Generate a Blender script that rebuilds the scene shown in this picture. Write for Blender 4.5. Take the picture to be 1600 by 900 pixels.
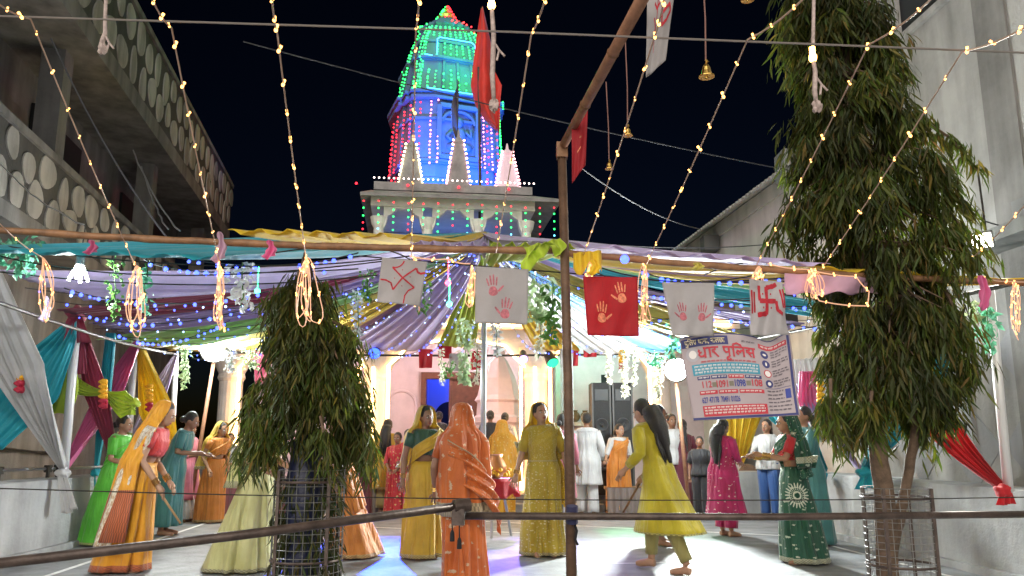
import bpy, math, random
import numpy as np
from mathutils import Vector, Matrix
R = math.radians
PI = math.pi
scene = bpy.context.scene
col = scene.collection
for o in list(bpy.data.objects):
    bpy.data.objects.remove(o)

# ------------------------------------------------------------------ camera
PITCH = R(10.9); FPX = 1250.0; CAMZ = 1.2
cam_d = bpy.data.cameras.new('camera'); cam = bpy.data.objects.new('camera', cam_d)
col.objects.link(cam); scene.camera = cam
cam_d.sensor_width = 36; cam_d.lens = 36*FPX/1600; cam_d.clip_end = 600; cam_d.clip_start = 0.05
cam.location = (0, 0, CAMZ); cam.rotation_euler = (PI/2+PITCH, 0, 0)

# ------------------------------------------------------------------ sky
world = bpy.data.worlds.new('World'); scene.world = world; world.use_nodes = True
nt = world.node_tree; nt.nodes.clear()
out = nt.nodes.new('ShaderNodeOutputWorld'); bg = nt.nodes.new('ShaderNodeBackground')
sky = nt.nodes.new('ShaderNodeTexSky'); sky.sky_type = 'NISHITA'; sky.sun_disc = False
sky.sun_elevation = R(-4.3); sky.sun_rotation = R(10); sky.altitude = 300
bg.inputs['Strength'].default_value = 0.04
tint = nt.nodes.new('ShaderNodeMix'); tint.data_type = 'RGBA'; tint.blend_type = 'MULTIPLY'; tint.inputs['Factor'].default_value = 1.0; tint.inputs['B'].default_value = (.45, .75, 1.5, 1)
nt.links.new(sky.outputs[0], tint.inputs['A']); nt.links.new(tint.outputs['Result'], bg.inputs['Color']); nt.links.new(bg.outputs[0], out.inputs['Surface'])

# ------------------------------------------------------------------ the night's one distant light (street side, behind the camera)
sun_d = bpy.data.lights.new('sun', 'SUN'); sun = bpy.data.objects.new('sun', sun_d); col.objects.link(sun)
sun_d.energy = 3.5; sun_d.angle = R(90); sun_d.color = (1.0, 0.93, 0.84)
sun.rotation_euler = (R(90-13), 0, R(-13))
# exposure
vs = scene.view_settings
vs.view_transform = 'Standard'; vs.look = 'None'; vs.exposure = 0.4; vs.gamma = 1.0; vs.use_curve_mapping = False
cy = scene.cycles
cy.use_denoising = True; cy.denoiser = 'OPENIMAGEDENOISE'
cy.max_bounces = 6; cy.diffuse_bounces = 3; cy.glossy_bounces = 3; cy.transparent_max_bounces = 12
cy.sample_clamp_indirect = 3.0; cy.sample_clamp_direct = 40.0
cy.use_light_tree = True

# ------------------------------------------------------------------ helpers
CP, SP = math.cos(PITCH), math.sin(PITCH)
def at(px, py, Y):
    """world point at depth Y seen at photo pixel (px,py); used once, to measure the place"""
    a = (px-800)/FPX; b = (450-py)/FPX
    dy = CP-b*SP; t = Y/dy
    return Vector((a*t, Y, CAMZ+t*(SP+b*CP)))
def gnd(px, py, z=0.0):
    a = (px-800)/FPX; b = (450-py)/FPX
    dz = SP+b*CP; t = (z-CAMZ)/dz
    return Vector((a*t, t*(CP-b*SP), z))
def lerp(a, b, t): return a+(b-a)*t
def sstep(t):
    t = max(0.0, min(1.0, t)); return t*t*(3-2*t)

OFF = {}
def thing(name, label, cat, loc=(0, 0, 0), group=None, rotz=0.0, scale=1.0):
    o = bpy.data.objects.new(name, None); col.objects.link(o)
    o.empty_display_size = 0.1
    o.location = loc; o.rotation_euler = (0, 0, rotz); o.scale = (scale,)*3
    o['label'] = label; o['category'] = cat
    if group: o['group'] = group
    OFF[o.name] = Vector(loc) if (rotz == 0 and scale == 1.0) else Vector((0, 0, 0))
    return o
def tag(o, label, cat, group=None):
    o['label'] = label; o['category'] = cat
    if group: o['group'] = group
    return o
def dup(root, delta, label=None, group=None):
    r = root.copy(); col.objects.link(r); r.location = root.location+Vector(delta)
    if label: r['label'] = label
    if group: r['group'] = group
    for ch in list(root.children):
        c = ch.copy(); col.objects.link(c); c.parent = r
        for g in list(ch.children):
            d = g.copy(); col.objects.link(d); d.parent = c
    return r

class MB:
    def __init__(s): s.v = []; s.f = []; s.m = []; s.uv = []; s.col = []
    def add(s, vs_, fs, mi=0, uv=None):
        b = len(s.v); s.v.extend([tuple(p) for p in vs_])
        for f in fs: s.f.append(tuple(i+b for i in f)); s.m.append(mi)
        if uv is not None:
            while len(s.uv) < b: s.uv.append((.5, .5))
            s.uv.extend(uv)
        return s
    def box(s, lo, hi, mi=0, xf=None):
        x0, y0, z0 = lo; x1, y1, z1 = hi
        p = [Vector(q) for q in ((x0,y0,z0),(x1,y0,z0),(x1,y1,z0),(x0,y1,z0),(x0,y0,z1),(x1,y0,z1),(x1,y1,z1),(x0,y1,z1))]
        if xf: p = [xf @ q for q in p]
        return s.add(p, [(0,3,2,1),(4,5,6,7),(0,1,5,4),(1,2,6,5),(2,3,7,6),(3,0,4,7)], mi)
    def cbox(s, c, size, mi=0, xf=None):
        c = Vector(c); h = Vector(size)/2
        return s.box(c-h, c+h, mi, xf)
    def bar(s, a, b, w, h, mi=0):
        a = Vector(a); b = Vector(b); d = b-a; L = d.length; d.normalize()
        up = Vector((0,0,1)) if abs(d.z) < .95 else Vector((0,1,0))
        x = d.cross(up).normalized(); z = x.cross(d).normalized()
        p = [a+x*(i*w/2)+z*(j*h/2) for i, j in ((-1,-1),(1,-1),(1,1),(-1,1))]
        p += [q+d*L for q in p]
        return s.add(p, [(0,1,2,3),(7,6,5,4),(0,4,5,1),(1,5,6,2),(2,6,7,3),(3,7,4,0)], mi)
    def tube(s, pts, r, n=6, mi=0, cap=True):
        pts = [Vector(p) for p in pts]; m = len(pts)
        rs = r if isinstance(r, (list, tuple)) else [r]*m
        V = []; x = None
        for i, p in enumerate(pts):
            d = (pts[min(i+1, m-1)]-pts[max(i-1, 0)])
            if d.length < 1e-9: d = Vector((0,0,1))
            d.normalize()
            if x is None:
                up = Vector((0,0,1)) if abs(d.z) < .9 else Vector((0,1,0))
                x = d.cross(up).normalized()
            else:
                x = (x-d*x.dot(d))
                x = x.normalized() if x.length > 1e-6 else d.orthogonal().normalized()
            y = d.cross(x)
            for k in range(n):
                a = 2*PI*k/n
                V.append(p+x*(math.cos(a)*rs[i])+y*(math.sin(a)*rs[i]))
        F = []
        for i in range(m-1):
            for k in range(n):
                k2 = (k+1) % n
                F.append((i*n+k, i*n+k2, (i+1)*n+k2, (i+1)*n+k))
        if cap:
            F.append(tuple(reversed(range(n)))); F.append(tuple(range((m-1)*n, m*n)))
        return s.add(V, F, mi)
    def ball(s, c, r, nu=8, nv=6, mi=0, fn=None):
        c = Vector(c); rr = Vector(r) if not isinstance(r, (int, float)) else Vector((r, r, r))
        V = [c+Vector((0,0,rr.z))]
        for j in range(1, nv):
            t = PI*j/nv
            for i in range(nu):
                a = 2*PI*i/nu
                V.append(c+Vector((rr.x*math.sin(t)*math.cos(a), rr.y*math.sin(t)*math.sin(a), rr.z*math.cos(t))))
        V.append(c-Vector((0,0,rr.z)))
        F = []
        for i in range(nu): F.append((0, 1+i, 1+(i+1) % nu))
        for j in range(nv-2):
            for i in range(nu):
                a = 1+j*nu+i; b = 1+j*nu+(i+1) % nu
                F.append((a, a+nu, b+nu, b))
        l = len(V)-1
        for i in range(nu): F.append((l, l-nu+(i+1) % nu, l-nu+i))
        if fn: V = [fn(p) for p in V]
        return s.add(V, F, mi)
    def lathe(s, prof, c, n=16, mi=0, ax=None):
        c = Vector(c); V = []
        for (r_, z_) in prof:
            for k in range(n):
                a = 2*PI*k/n
                V.append(c+Vector((r_*math.cos(a), r_*math.sin(a), z_)))
        F = []
        m = len(prof)
        for i in range(m-1):
            for k in range(n):
                k2 = (k+1) % n
                F.append((i*n+k, i*n+k2, (i+1)*n+k2, (i+1)*n+k))
        F.append(tuple(reversed(range(n)))); F.append(tuple(range((m-1)*n, m*n)))
        if ax: V = [ax @ (p-c)+c for p in V]
        return s.add(V, F, mi)
    def prism(s, poly, d, mi=0):
        """poly: list of 3d points (planar), extruded by vector d"""
        n = len(poly); d = Vector(d)
        V = [Vector(p) for p in poly]+[Vector(p)+d for p in poly]
        F = [tuple(reversed(range(n))), tuple(range(n, 2*n))]
        for i in range(n): F.append((i, (i+1) % n, n+(i+1) % n, n+i))
        return s.add(V, F, mi)
    def grid(s, fn, nu, nv, mi=0, uv=True):
        V = []; U = []
        for j in range(nv+1):
            for i in range(nu+1):
                V.append(fn(i/nu, j/nv)); U.append((i/nu, j/nv))
        F = [(j*(nu+1)+i, j*(nu+1)+i+1, (j+1)*(nu+1)+i+1, (j+1)*(nu+1)+i) for j in range(nv) for i in range(nu)]
        return s.add(V, F, mi, U if uv else None)
    def build(s, name, mat, parent=None, smooth=False, kind=None, thick=0.0):
        me = bpy.data.meshes.new(name)
        off = OFF.get(parent.name, Vector((0,0,0))) if parent else Vector((0,0,0))
        if s.v:
            arr = np.array([tuple(p) for p in s.v], dtype=float)-np.array(off)
        else: arr = np.zeros((0, 3))
        me.from_pydata(arr.tolist(), [], s.f)
        mats = mat if isinstance(mat, (list, tuple)) else [mat]
        for m in mats: me.materials.append(m)
        if len(mats) > 1: me.polygons.foreach_set('material_index', s.m)
        if s.uv:
            while len(s.uv) < len(s.v): s.uv.append((.5, .5))
            ul = me.uv_layers.new(name='UVMap')
            li = np.zeros(len(me.loops), dtype=np.int32); me.loops.foreach_get('vertex_index', li)
            ul.data.foreach_set('uv', np.array(s.uv, dtype=float)[li].ravel())
        if s.col:
            ca = me.color_attributes.new('tint', 'FLOAT_COLOR', 'POINT')
            ca.data.foreach_set('color', np.array(s.col, dtype=float).ravel())
        if smooth: me.polygons.foreach_set('use_smooth', [True]*len(me.polygons))
        me.update()
        o = bpy.data.objects.new(name, me); col.objects.link(o)
        if parent: o.parent = parent; OFF[o.name] = off
        else: OFF[o.name] = Vector((0,0,0))
        if kind: o['kind'] = kind
        if thick:
            md = o.modifiers.new('thickness', 'SOLIDIFY'); md.thickness = thick; md.offset = 0
        return o

# ------------------------------------------------------------------ materials
MATS = {}
def mat(name, c, rough=0.7, metal=0.0, var=0.0, scale=6.0, bump=0.0, bscale=40.0, emit=None, es=0.0, trans=0.0, sheen=0.0, c2=None, samp=None, coat=0.0, dim='obj'):
    if name in MATS: return MATS[name]
    m = bpy.data.materials.new(name); m.use_nodes = True; MATS[name] = m
    n = m.node_tree.nodes; l = m.node_tree.links
    p = n['Principled BSDF']
    p.inputs['Base Color'].default_value = (*c, 1); p.inputs['Roughness'].default_value = rough
    p.inputs['Metallic'].default_value = metal
    if coat: p.inputs['Coat Weight'].default_value = coat
    if sheen: p.inputs['Sheen Weight'].default_value = sheen
    tc = n.new('ShaderNodeTexCoord')
    src = tc.outputs['Object']
    if var > 0 or c2:
        t = n.new('ShaderNodeTexNoise'); t.inputs['Scale'].default_value = scale; t.inputs['Detail'].default_value = 8; t.inputs['Roughness'].default_value = .62
        l.new(src, t.inputs['Vector'])
        rp = n.new('ShaderNodeValToRGB')
        rp.color_ramp.elements[0].position = .33; rp.color_ramp.elements[1].position = .67
        a = tuple(x*(1-var) for x in c) if not c2 else c
        b = tuple(min(1, x*(1+var)) for x in c) if not c2 else c2
        rp.color_ramp.elements[0].color = (*a, 1); rp.color_ramp.elements[1].color = (*b, 1)
        l.new(t.outputs[0], rp.inputs[0]); l.new(rp.outputs[0], p.inputs['Base Color'])
    if bump > 0:
        t2 = n.new('ShaderNodeTexNoise'); t2.inputs['Scale'].default_value = bscale; t2.inputs['Detail'].default_value = 6
        l.new(src, t2.inputs['Vector'])
        bp = n.new('ShaderNodeBump'); bp.inputs['Strength'].default_value = bump; bp.inputs['Distance'].default_value = .02
        l.new(t2.outputs[0], bp.inputs['Height']); l.new(bp.outputs[0], p.inputs['Normal'])
    if emit:
        p.inputs['Emission Color'].default_value = (*emit, 1); p.inputs['Emission Strength'].default_value = es
        if samp: m.cycles.emission_sampling = samp
    if trans > 0:
        tr = n.new('ShaderNodeBsdfTranslucent'); mx = n.new('ShaderNodeMixShader'); mx.inputs[0].default_value = trans
        bc = p.inputs['Base Color']
        if bc.is_linked: l.new(bc.links[0].from_socket, tr.inputs[0])
        else: tr.inputs[0].default_value = (*c, 1)
        o_ = n['Material Output']
        l.new(p.outputs[0], mx.inputs[1]); l.new(tr.outputs[0], mx.inputs[2]); l.new(mx.outputs[0], o_.inputs['Surface'])
    return m
def cloth(name, c, trans=0.35, rough=.55, sheen=.3, var=.12):
    return mat('cloth_'+name, c, rough, var=var, scale=3.0, bump=.15, bscale=120, trans=trans, sheen=sheen)
EMI = {}
def emis(name, c, s, samp=None):
    return mat('glow_'+name, (0.02, 0.02, 0.02), .5, emit=c, es=s, samp=samp)

def saree_mat(name, c, c2=None, motif=None, mscale=(7, 9), msize=.2, border=None, bw=.05, rough=.5, trans=.2, pat='flower', metalm=.3):
    """fabric in UV space: v=0 hem .. 1 top; woven tone variation, woven border, embroidered motifs"""
    m = bpy.data.materials.new('fabric_'+name); m.use_nodes = True
    n = m.node_tree.nodes; l = m.node_tree.links; p = n['Principled BSDF']
    p.inputs['Roughness'].default_value = rough; p.inputs['Sheen Weight'].default_value = .3
    tc = n.new('ShaderNodeTexCoord')
    no = n.new('ShaderNodeTexNoise'); no.inputs['Scale'].default_value = 4; no.inputs['Detail'].default_value = 7
    l.new(tc.outputs['Object'], no.inputs['Vector'])
    rp = n.new('ShaderNodeValToRGB'); rp.color_ramp.elements[0].position = .35; rp.color_ramp.elements[1].position = .65
    rp.color_ramp.elements[0].color = (*[x*.85 for x in c], 1); rp.color_ramp.elements[1].color = (*(c2 or [min(1, x*1.12) for x in c]), 1)
    l.new(no.outputs[0], rp.inputs[0]); cur = rp.outputs[0]
    sep = n.new('ShaderNodeSeparateXYZ'); l.new(tc.outputs['UV'], sep.inputs[0])
    def math_(op, a, b=None, c_=None):
        x = n.new('ShaderNodeMath'); x.operation = op
        for i, v in enumerate((a, b, c_)):
            if v is None: continue
            if isinstance(v, (int, float)): x.inputs[i].default_value = v
            else: l.new(v, x.inputs[i])
        return x.outputs[0]
    def mixc(fac, a, b):
        x = n.new('ShaderNodeMix'); x.data_type = 'RGBA'
        l.new(fac, x.inputs['Factor']); l.new(a, x.inputs['A'])
        if isinstance(b, tuple): x.inputs['B'].default_value = (*b, 1)
        else: l.new(b, x.inputs['B'])
        return x.outputs['Result']
    if motif:
        mp = n.new('ShaderNodeMapping'); mp.inputs['Scale'].default_value = (mscale[0], mscale[1], 1)
        l.new(tc.outputs['UV'], mp.inputs[0])
        vo = n.new('ShaderNodeTexVoronoi'); vo.voronoi_dimensions = '2D'; vo.inputs['Scale'].default_value = 1; vo.inputs['Randomness'].default_value = .85
        l.new(mp.outputs[0], vo.inputs['Vector'])
        fine = n.new('ShaderNodeTexNoise'); fine.inputs['Scale'].default_value = 60; fine.inputs['Detail'].default_value = 3
        l.new(tc.outputs['Object'], fine.inputs['Vector'])
        d = math_('ADD', vo.outputs['Distance'], math_('MULTIPLY', math_('SUBTRACT', fine.outputs[0], .5), .55))
        sc_ = n.new('ShaderNodeSeparateColor'); l.new(vo.outputs['Color'], sc_.inputs[0]); f = math_('LESS_THAN', d, math_('MULTIPLY', math_('ADD', sc_.outputs[0], .25), msize*1.45))
        cur = mixc(f, cur, motif)
        l.new(math_('MULTIPLY', f, metalm), p.inputs['Metallic'])
    if border:
        v = sep.outputs['Y']
        f = math_('LESS_THAN', v, bw)
        wv = n.new('ShaderNodeTexChecker'); wv.inputs['Scale'].default_value = 1
        mp2 = n.new('ShaderNodeMapping'); mp2.inputs['Scale'].default_value = (90, 90, 1); l.new(tc.outputs['UV'], mp2.inputs[0]); l.new(mp2.outputs[0], wv.inputs['Vector'])
        wv.inputs['Color1'].default_value = (*border, 1); wv.inputs['Color2'].default_value = (*[x*.55 for x in border], 1)
        cur = mixc(f, cur, wv.outputs['Color'])
    l.new(cur, p.inputs['Base Color'])
    b = n.new('ShaderNodeTexNoise'); b.inputs['Scale'].default_value = 90; l.new(tc.outputs['Object'], b.inputs['Vector'])
    bp = n.new('ShaderNodeBump'); bp.inputs['Strength'].default_value = .12; bp.inputs['Distance'].default_value = .01
    l.new(b.outputs[0], bp.inputs['Height'])
    mp3 = n.new('ShaderNodeMapping'); mp3.inputs['Scale'].default_value = (15, 15, 2.2); mp3.inputs['Rotation'].default_value = (.25, .2, 0); l.new(tc.outputs['Object'], mp3.inputs[0])
    cr = n.new('ShaderNodeTexNoise'); cr.inputs['Scale'].default_value = 1; cr.inputs['Detail'].default_value = 4; cr.inputs['Distortion'].default_value = .6; l.new(mp3.outputs[0], cr.inputs['Vector'])
    bp2 = n.new('ShaderNodeBump'); bp2.inputs['Strength'].default_value = .75; bp2.inputs['Distance'].default_value = .05
    l.new(cr.outputs[0], bp2.inputs['Height']); l.new(bp.outputs[0], bp2.inputs['Normal']); l.new(bp2.outputs[0], p.inputs['Normal'])
    tr = n.new('ShaderNodeBsdfTranslucent'); l.new(cur, tr.inputs[0])
    mx = n.new('ShaderNodeMixShader'); mx.inputs[0].default_value = trans
    l.new(p.outputs[0], mx.inputs[1]); l.new(tr.outputs[0], mx.inputs[2]); l.new(mx.outputs[0], n['Material Output'].inputs['Surface'])
    return m

def concrete(name, c, stain=.35, streak=True, bump=.25, rough=.85):
    """weathered plaster: blotches, vertical rain streaks, fine relief"""
    m = bpy.data.materials.new(name); m.use_nodes = True; MATS[name] = m
    n = m.node_tree.nodes; l = m.node_tree.links; p = n['Principled BSDF']; p.inputs['Roughness'].default_value = rough
    tc = n.new('ShaderNodeTexCoord')
    a = n.new('ShaderNodeTexNoise'); a.inputs['Scale'].default_value = .9; a.inputs['Detail'].default_value = 10; a.inputs['Roughness'].default_value = .65
    l.new(tc.outputs['Object'], a.inputs['Vector'])
    mp = n.new('ShaderNodeMapping'); mp.inputs['Scale'].default_value = (3.5, 3.5, .35 if streak else 3.5); l.new(tc.outputs['Object'], mp.inputs[0])
    b = n.new('ShaderNodeTexNoise'); b.inputs['Scale'].default_value = 1; b.inputs['Detail'].default_value = 6; l.new(mp.outputs[0], b.inputs['Vector'])
    ad = n.new('ShaderNodeMath'); ad.operation = 'ADD'; l.new(a.outputs[0], ad.inputs[0]); l.new(b.outputs[0], ad.inputs[1])
    rp = n.new('ShaderNodeValToRGB'); rp.color_ramp.elements[0].position = .78/2; rp.color_ramp.elements[1].position = 1.2/2
    hv = n.new('ShaderNodeMath'); hv.operation = 'MULTIPLY'; hv.inputs[1].default_value = .5; l.new(ad.outputs[0], hv.inputs[0]); l.new(hv.outputs[0], rp.inputs[0])
    rp.color_ramp.elements[0].color = (*[x*(1-stain) for x in c], 1); rp.color_ramp.elements[1].color = (*[min(1, x*1.1) for x in c], 1)
    l.new(rp.outputs[0], p.inputs['Base Color'])
    f = n.new('ShaderNodeTexNoise'); f.inputs['Scale'].default_value = 25; f.inputs['Detail'].default_value = 8; l.new(tc.outputs['Object'], f.inputs['Vector'])
    bp = n.new('ShaderNodeBump'); bp.inputs['Strength'].default_value = bump; bp.inputs['Distance'].default_value = .03
    l.new(f.outputs[0], bp.inputs['Height']); l.new(bp.outputs[0], p.inputs['Normal'])
    return m

def lamp(name, kind, loc, energy, color, target=None, size=.2, spot=None, blend=.5, parent=None):
    d = bpy.data.lights.new(name, kind); d.energy = energy; d.color = color
    if kind == 'AREA': d.size = size
    elif kind in ('POINT', 'SPOT'): d.shadow_soft_size = size
    if kind == 'SPOT': d.spot_size = R(spot or 60); d.spot_blend = blend
    o = bpy.data.objects.new(name, d); col.objects.link(o)
    loc = Vector(loc)
    o.location = loc
    if target is not None:
        o.rotation_euler = (Vector(target)-loc).to_track_quat('-Z', 'Y').to_euler()
    if parent:
        o.parent = parent; o.location = loc-OFF.get(parent.name, Vector((0,0,0)))
    return o
# ------------------------------------------------------------------ ground
M_floor = concrete('floor_concrete', (.24, .245, .255), .45, streak=False, bump=.2, rough=.6)
def ground():
    mb = MB(); mb.box((-60, -30, -.3), (60, 120, 0))
    o = mb.build('ground', M_floor); o['kind'] = 'structure'
    wp = mat('white_line_paint', (.72, .72, .7), .6, var=.2, scale=9)
    # painted lines of the court
    for a, b in ((gnd(60, 905), gnd(330, 815)), (gnd(330, 815), gnd(900, 836)), (gnd(900, 882), gnd(1140, 878)), (gnd(1240, 838), gnd(1500, 905)), (gnd(560, 806), gnd(1240, 838))):
        d = (b-a).normalized(); s_ = Vector((-d.y, d.x, 0))*.03
        m2 = MB(); m2.add([a+s_+Vector((0,0,.004)), a-s_+Vector((0,0,.004)), b-s_+Vector((0,0,.004)), b+s_+Vector((0,0,.004))], [(0,1,2,3)])
        m2.build('painted_line', wp, o)
ground()

# ------------------------------------------------------------------ low court walls
M_par = concrete('parapet_plaster', (.40, .40, .40), .4)
M_dark = mat('dark_metal', (.05, .045, .04), .5, .6, var=.3, scale=20)
def parapet(a, b, h, out_, label, th=.28):
    a = Vector(a); b = Vector(b); d = (b-a).normalized(); nrm = Vector((-d.y, d.x, 0))*out_
    L = (b-a).length
    t = thing('low_wall', label, 'wall', a)
    rnd = random.Random(int(abs(a.x)*100))
    nseg = 40
    def fn(u, v):
        p = a+d*(L*u); bulge = (rnd.random()-.5)*.012
        if v < .34: return p+Vector((0,0,h*v/.34))+nrm*bulge
        if v < .67: return p+nrm*(th*(v-.34)/.33)+Vector((0,0,h+bulge*.6))
        return p+nrm*th+Vector((0,0,h*(1-(v-.67)/.33)))
    mb = MB(); mb.grid(fn, nseg, 15, uv=False); mb.build('wall_body', M_par, t)
    m3 = MB()
    p0 = a-nrm*.02-Vector((0,0,0)); 
    m3.bar(a-nrm*.03+Vector((0,0,.035)), b-nrm*.03+Vector((0,0,.035)), .06, .07); m3.build('skirting', M_par, t)
    return t
LA, LB = (-5.05, 3.0, 0), (-5.15, 11.6, 0)
parapet(LA, LB, .80, 1, 'low grey plastered wall along the left side of the court')
RA, RB = (4.75, 3.0, 0), (4.0, 12.2, 0)
parapet(RA, RB, .80, -1, 'low whitewashed wall along the right side of the court')

# ------------------------------------------------------------------ left concrete house with oval-pattern balconies
M_lh = concrete('house_plaster', (.20, .197, .195), .5)
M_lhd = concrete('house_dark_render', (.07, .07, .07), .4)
M_oval = concrete('oval_stone', (.42, .41, .39), .5)
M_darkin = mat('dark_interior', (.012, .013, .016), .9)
M_wood = mat('old_wood', (.16, .08, .035), .6, var=.35, scale=14, bump=.3)
def left_house():
    o0 = Vector((-5.9, 6.0, 0)); u = Vector((-.176, 1, 0)).normalized(); n_ = Vector((-u.y, u.x, 0))   # n_ points away from the court
    t = thing('concrete_house', 'grey concrete house with oval-patterned balconies behind the left wall', 'building', o0)
    def P(s, d, z): return o0+u*s+n_*d+Vector((0,0,z))
    def slab(s0, s1, d0, d1, z0, z1, name, m=M_lh):
        mb = MB(); pts = [P(s0,d0,z0),P(s1,d0,z0),P(s1,d1,z0),P(s0,d1,z0)]
        mb.prism(pts, (0,0,z1-z0)); return mb.build(name, m, t)
    L = 16.5
    slab(-3, L, .45, 6, 0, 4.0, 'ground_floor_wall')
    slab(-3, L, -.12, 6, 4.0, 4.22, 'balcony_slab')
    slab(-3, L, .8, 6, 4.22, 7.1, 'upper_wall')
    slab(-3, L+1.0, -.45, 6, 7.1, 7.42, 'roof_slab', M_lh)
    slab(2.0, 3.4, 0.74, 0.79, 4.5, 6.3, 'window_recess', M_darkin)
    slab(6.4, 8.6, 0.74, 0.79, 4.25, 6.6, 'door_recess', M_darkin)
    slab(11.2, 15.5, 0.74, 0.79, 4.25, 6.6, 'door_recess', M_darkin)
    for s in (-.4, 5.4, 10.6, 16.0):
        slab(s, s+.34, -.02, .32, 4.22, 7.1, 'column')
    # parapets with raised oval stones
    rnd = random.Random(5)
    for (z0, z1, d0, nm, Lx) in ((4.22, 5.3, -.1, 'lower', L), (7.42, 8.85, -.43, 'upper', L+1.0)):
        pp = slab(-3, Lx, d0, d0+.14, z0, z1-.08, 'balcony_parapet', M_lhd)
        slab(-3, Lx, d0-.05, d0+.2, z1-.08, z1+.03, 'coping', M_lh)
        nrow = 2; s = -2.7; k = 0
        while s < Lx-.3:
            for r_ in range(nrow):
                hh = (z1-.1-z0)/nrow
                zc = z0+hh*(r_+.5)+(-.05 if k % 2 else .05)
                rx = .17+rnd.random()*.13; rz = hh*(.38+rnd.random()*.2); zc += rnd.uniform(-.06, .06)
                poly = []
                c = P(s+(.3 if r_ else 0)+rnd.uniform(-.05, .05), d0, zc)
                for q in range(18):
                    a = 2*PI*q/18; e = 1+.07*math.sin(3*a+k*1.7)+.05*math.sin(2*a+k)
                    z_ = max(z0+.01, min(z1-.1, c.z+rz*e*math.sin(a)))
                    w = c+u*(rx*e*math.cos(a)); poly.append(Vector((w.x, w.y, z_)))
                mb = MB(); mb.prism(poly, n_*-.022); mb.build('oval_stone', M_oval, t)
            s += .62; k += 1
    # cables stapled to the wall, drain
    mb = MB()
    for dz in (0, .035, .06):
        mb.tube([P(s, .41-.02*abs(math.sin(s*3)), 1.03+dz+.05*math.sin(s*1.3+dz*20)) for s in np.linspace(-2, 9, 40)], .014, 5)
    mb.build('cable', M_dark, t)
    mb = MB(); mb.tube([P(3.9, .38, 0), P(3.9, .38, 3.9)], .04, 8); mb.build('drain_pipe', M_lh, t)
    slab(3.1, 3.5, .40, .452, .75, .95, 'vent', M_darkin)
left_house()

# pipe rail lying on the left wall
def left_rail():
    a = at(-60, 748, 8.4); b = at(165, 737, 10.2)
    b = Vector((b.x, b.y, .9)); a = Vector((a.x, a.y, .9))
    t = thing('wall_pipe', 'thin steel pipe with clamps lying along the left wall top', 'pipe', a)
    m = mat('steel_pale', (.5, .5, .5), .35, .8)
    mb = MB(); mb.tube([a, b], .017, 8); mb.build('pipe', m, t)
    for q in (.22, .55, .62):
        p = a.lerp(b, q); mb = MB(); mb.cbox(p, (.05, .09, .08)); mb.cbox(p+Vector((.0, .0, -.06)), (.03, .03, .1)); mb.build('clamp', M_dark, t)
left_rail()

# ------------------------------------------------------------------ right tall house
M_rh = concrete('right_plaster', (.33, .32, .305), .42)
def right_house():
    o0 = Vector((5.75, 3.0, 0)); u = Vector((-.075, 1, 0)).normalized(); n_ = Vector((u.y, -u.x, 0))
    t = thing('plastered_house', 'tall grey plastered house wall behind the big tree', 'building', o0)
    def P(s, d, z): return o0+u*s+n_*d+Vector((0,0,z))
    def slab(s0, s1, d0, d1, z0, z1, name, m=M_rh):
        mb = MB(); pts = [P(s0,d0,z0),P(s1,d0,z0),P(s1,d1,z0),P(s0,d1,z0)]
        mb.prism(pts, (0,0,z1-z0)); return mb.build(name, m, t)
    slab(-4, 8.6, 0, 5, 0, 11, 'wall')
    w = slab(5.5, 6.9, -.004, .02, 6.55, 8.2, 'window', M_darkin)
    mb = MB()
    for a, b in ((P(5.45,-.02,6.5),P(6.95,-.02,6.5)),(P(5.45,-.02,6.5),P(5.45,-.02,8.2)),(P(6.95,-.02,6.5),P(6.95,-.02,8.2))): mb.bar(a, b, .08, .09)
    mb.build('window_frame', M_rh, w)
    slab(5.0, 5.5, -.02, .01, 0, 11, 'rain_stain', concrete('wet_stain', (.2, .19, .18), .5))
    # raised plaster lozenges on the lower wall
    Ml = concrete('lozenge_plaster', (.26, .26, .27), .2)
    for i in range(5):
        for j in range(2):
            s = 3.2+i*1.05; z = 1.15+j*1.0
            mb = MB(); poly = [P(s-.5,0,z), P(s,0,z-.48), P(s+.5,0,z), P(s,0,z+.48)]
            mb.prism(poly, n_*-.008); mb.build('lozenge', Ml, t)
    # concrete ledge with a box on it, dark opening beneath
    slab(4.2, 5.6, -.45, .01, 3.22, 3.36, 'ledge', concrete('ledge_concrete', (.2, .2, .19), .4))
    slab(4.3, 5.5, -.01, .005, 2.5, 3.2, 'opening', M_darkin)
    slab(4.4, 4.75, -.4, -.1, 3.365, 3.56, 'meter_box', mat('grey_box', (.16, .16, .16), .6))
    mb = MB(); mb.tube([P(5.3, -.3, 3.36), P(5.32, -.3, 4.1)], .012, 6); mb.build('rod', M_dark, t)
    return P
RP = right_house()

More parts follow.
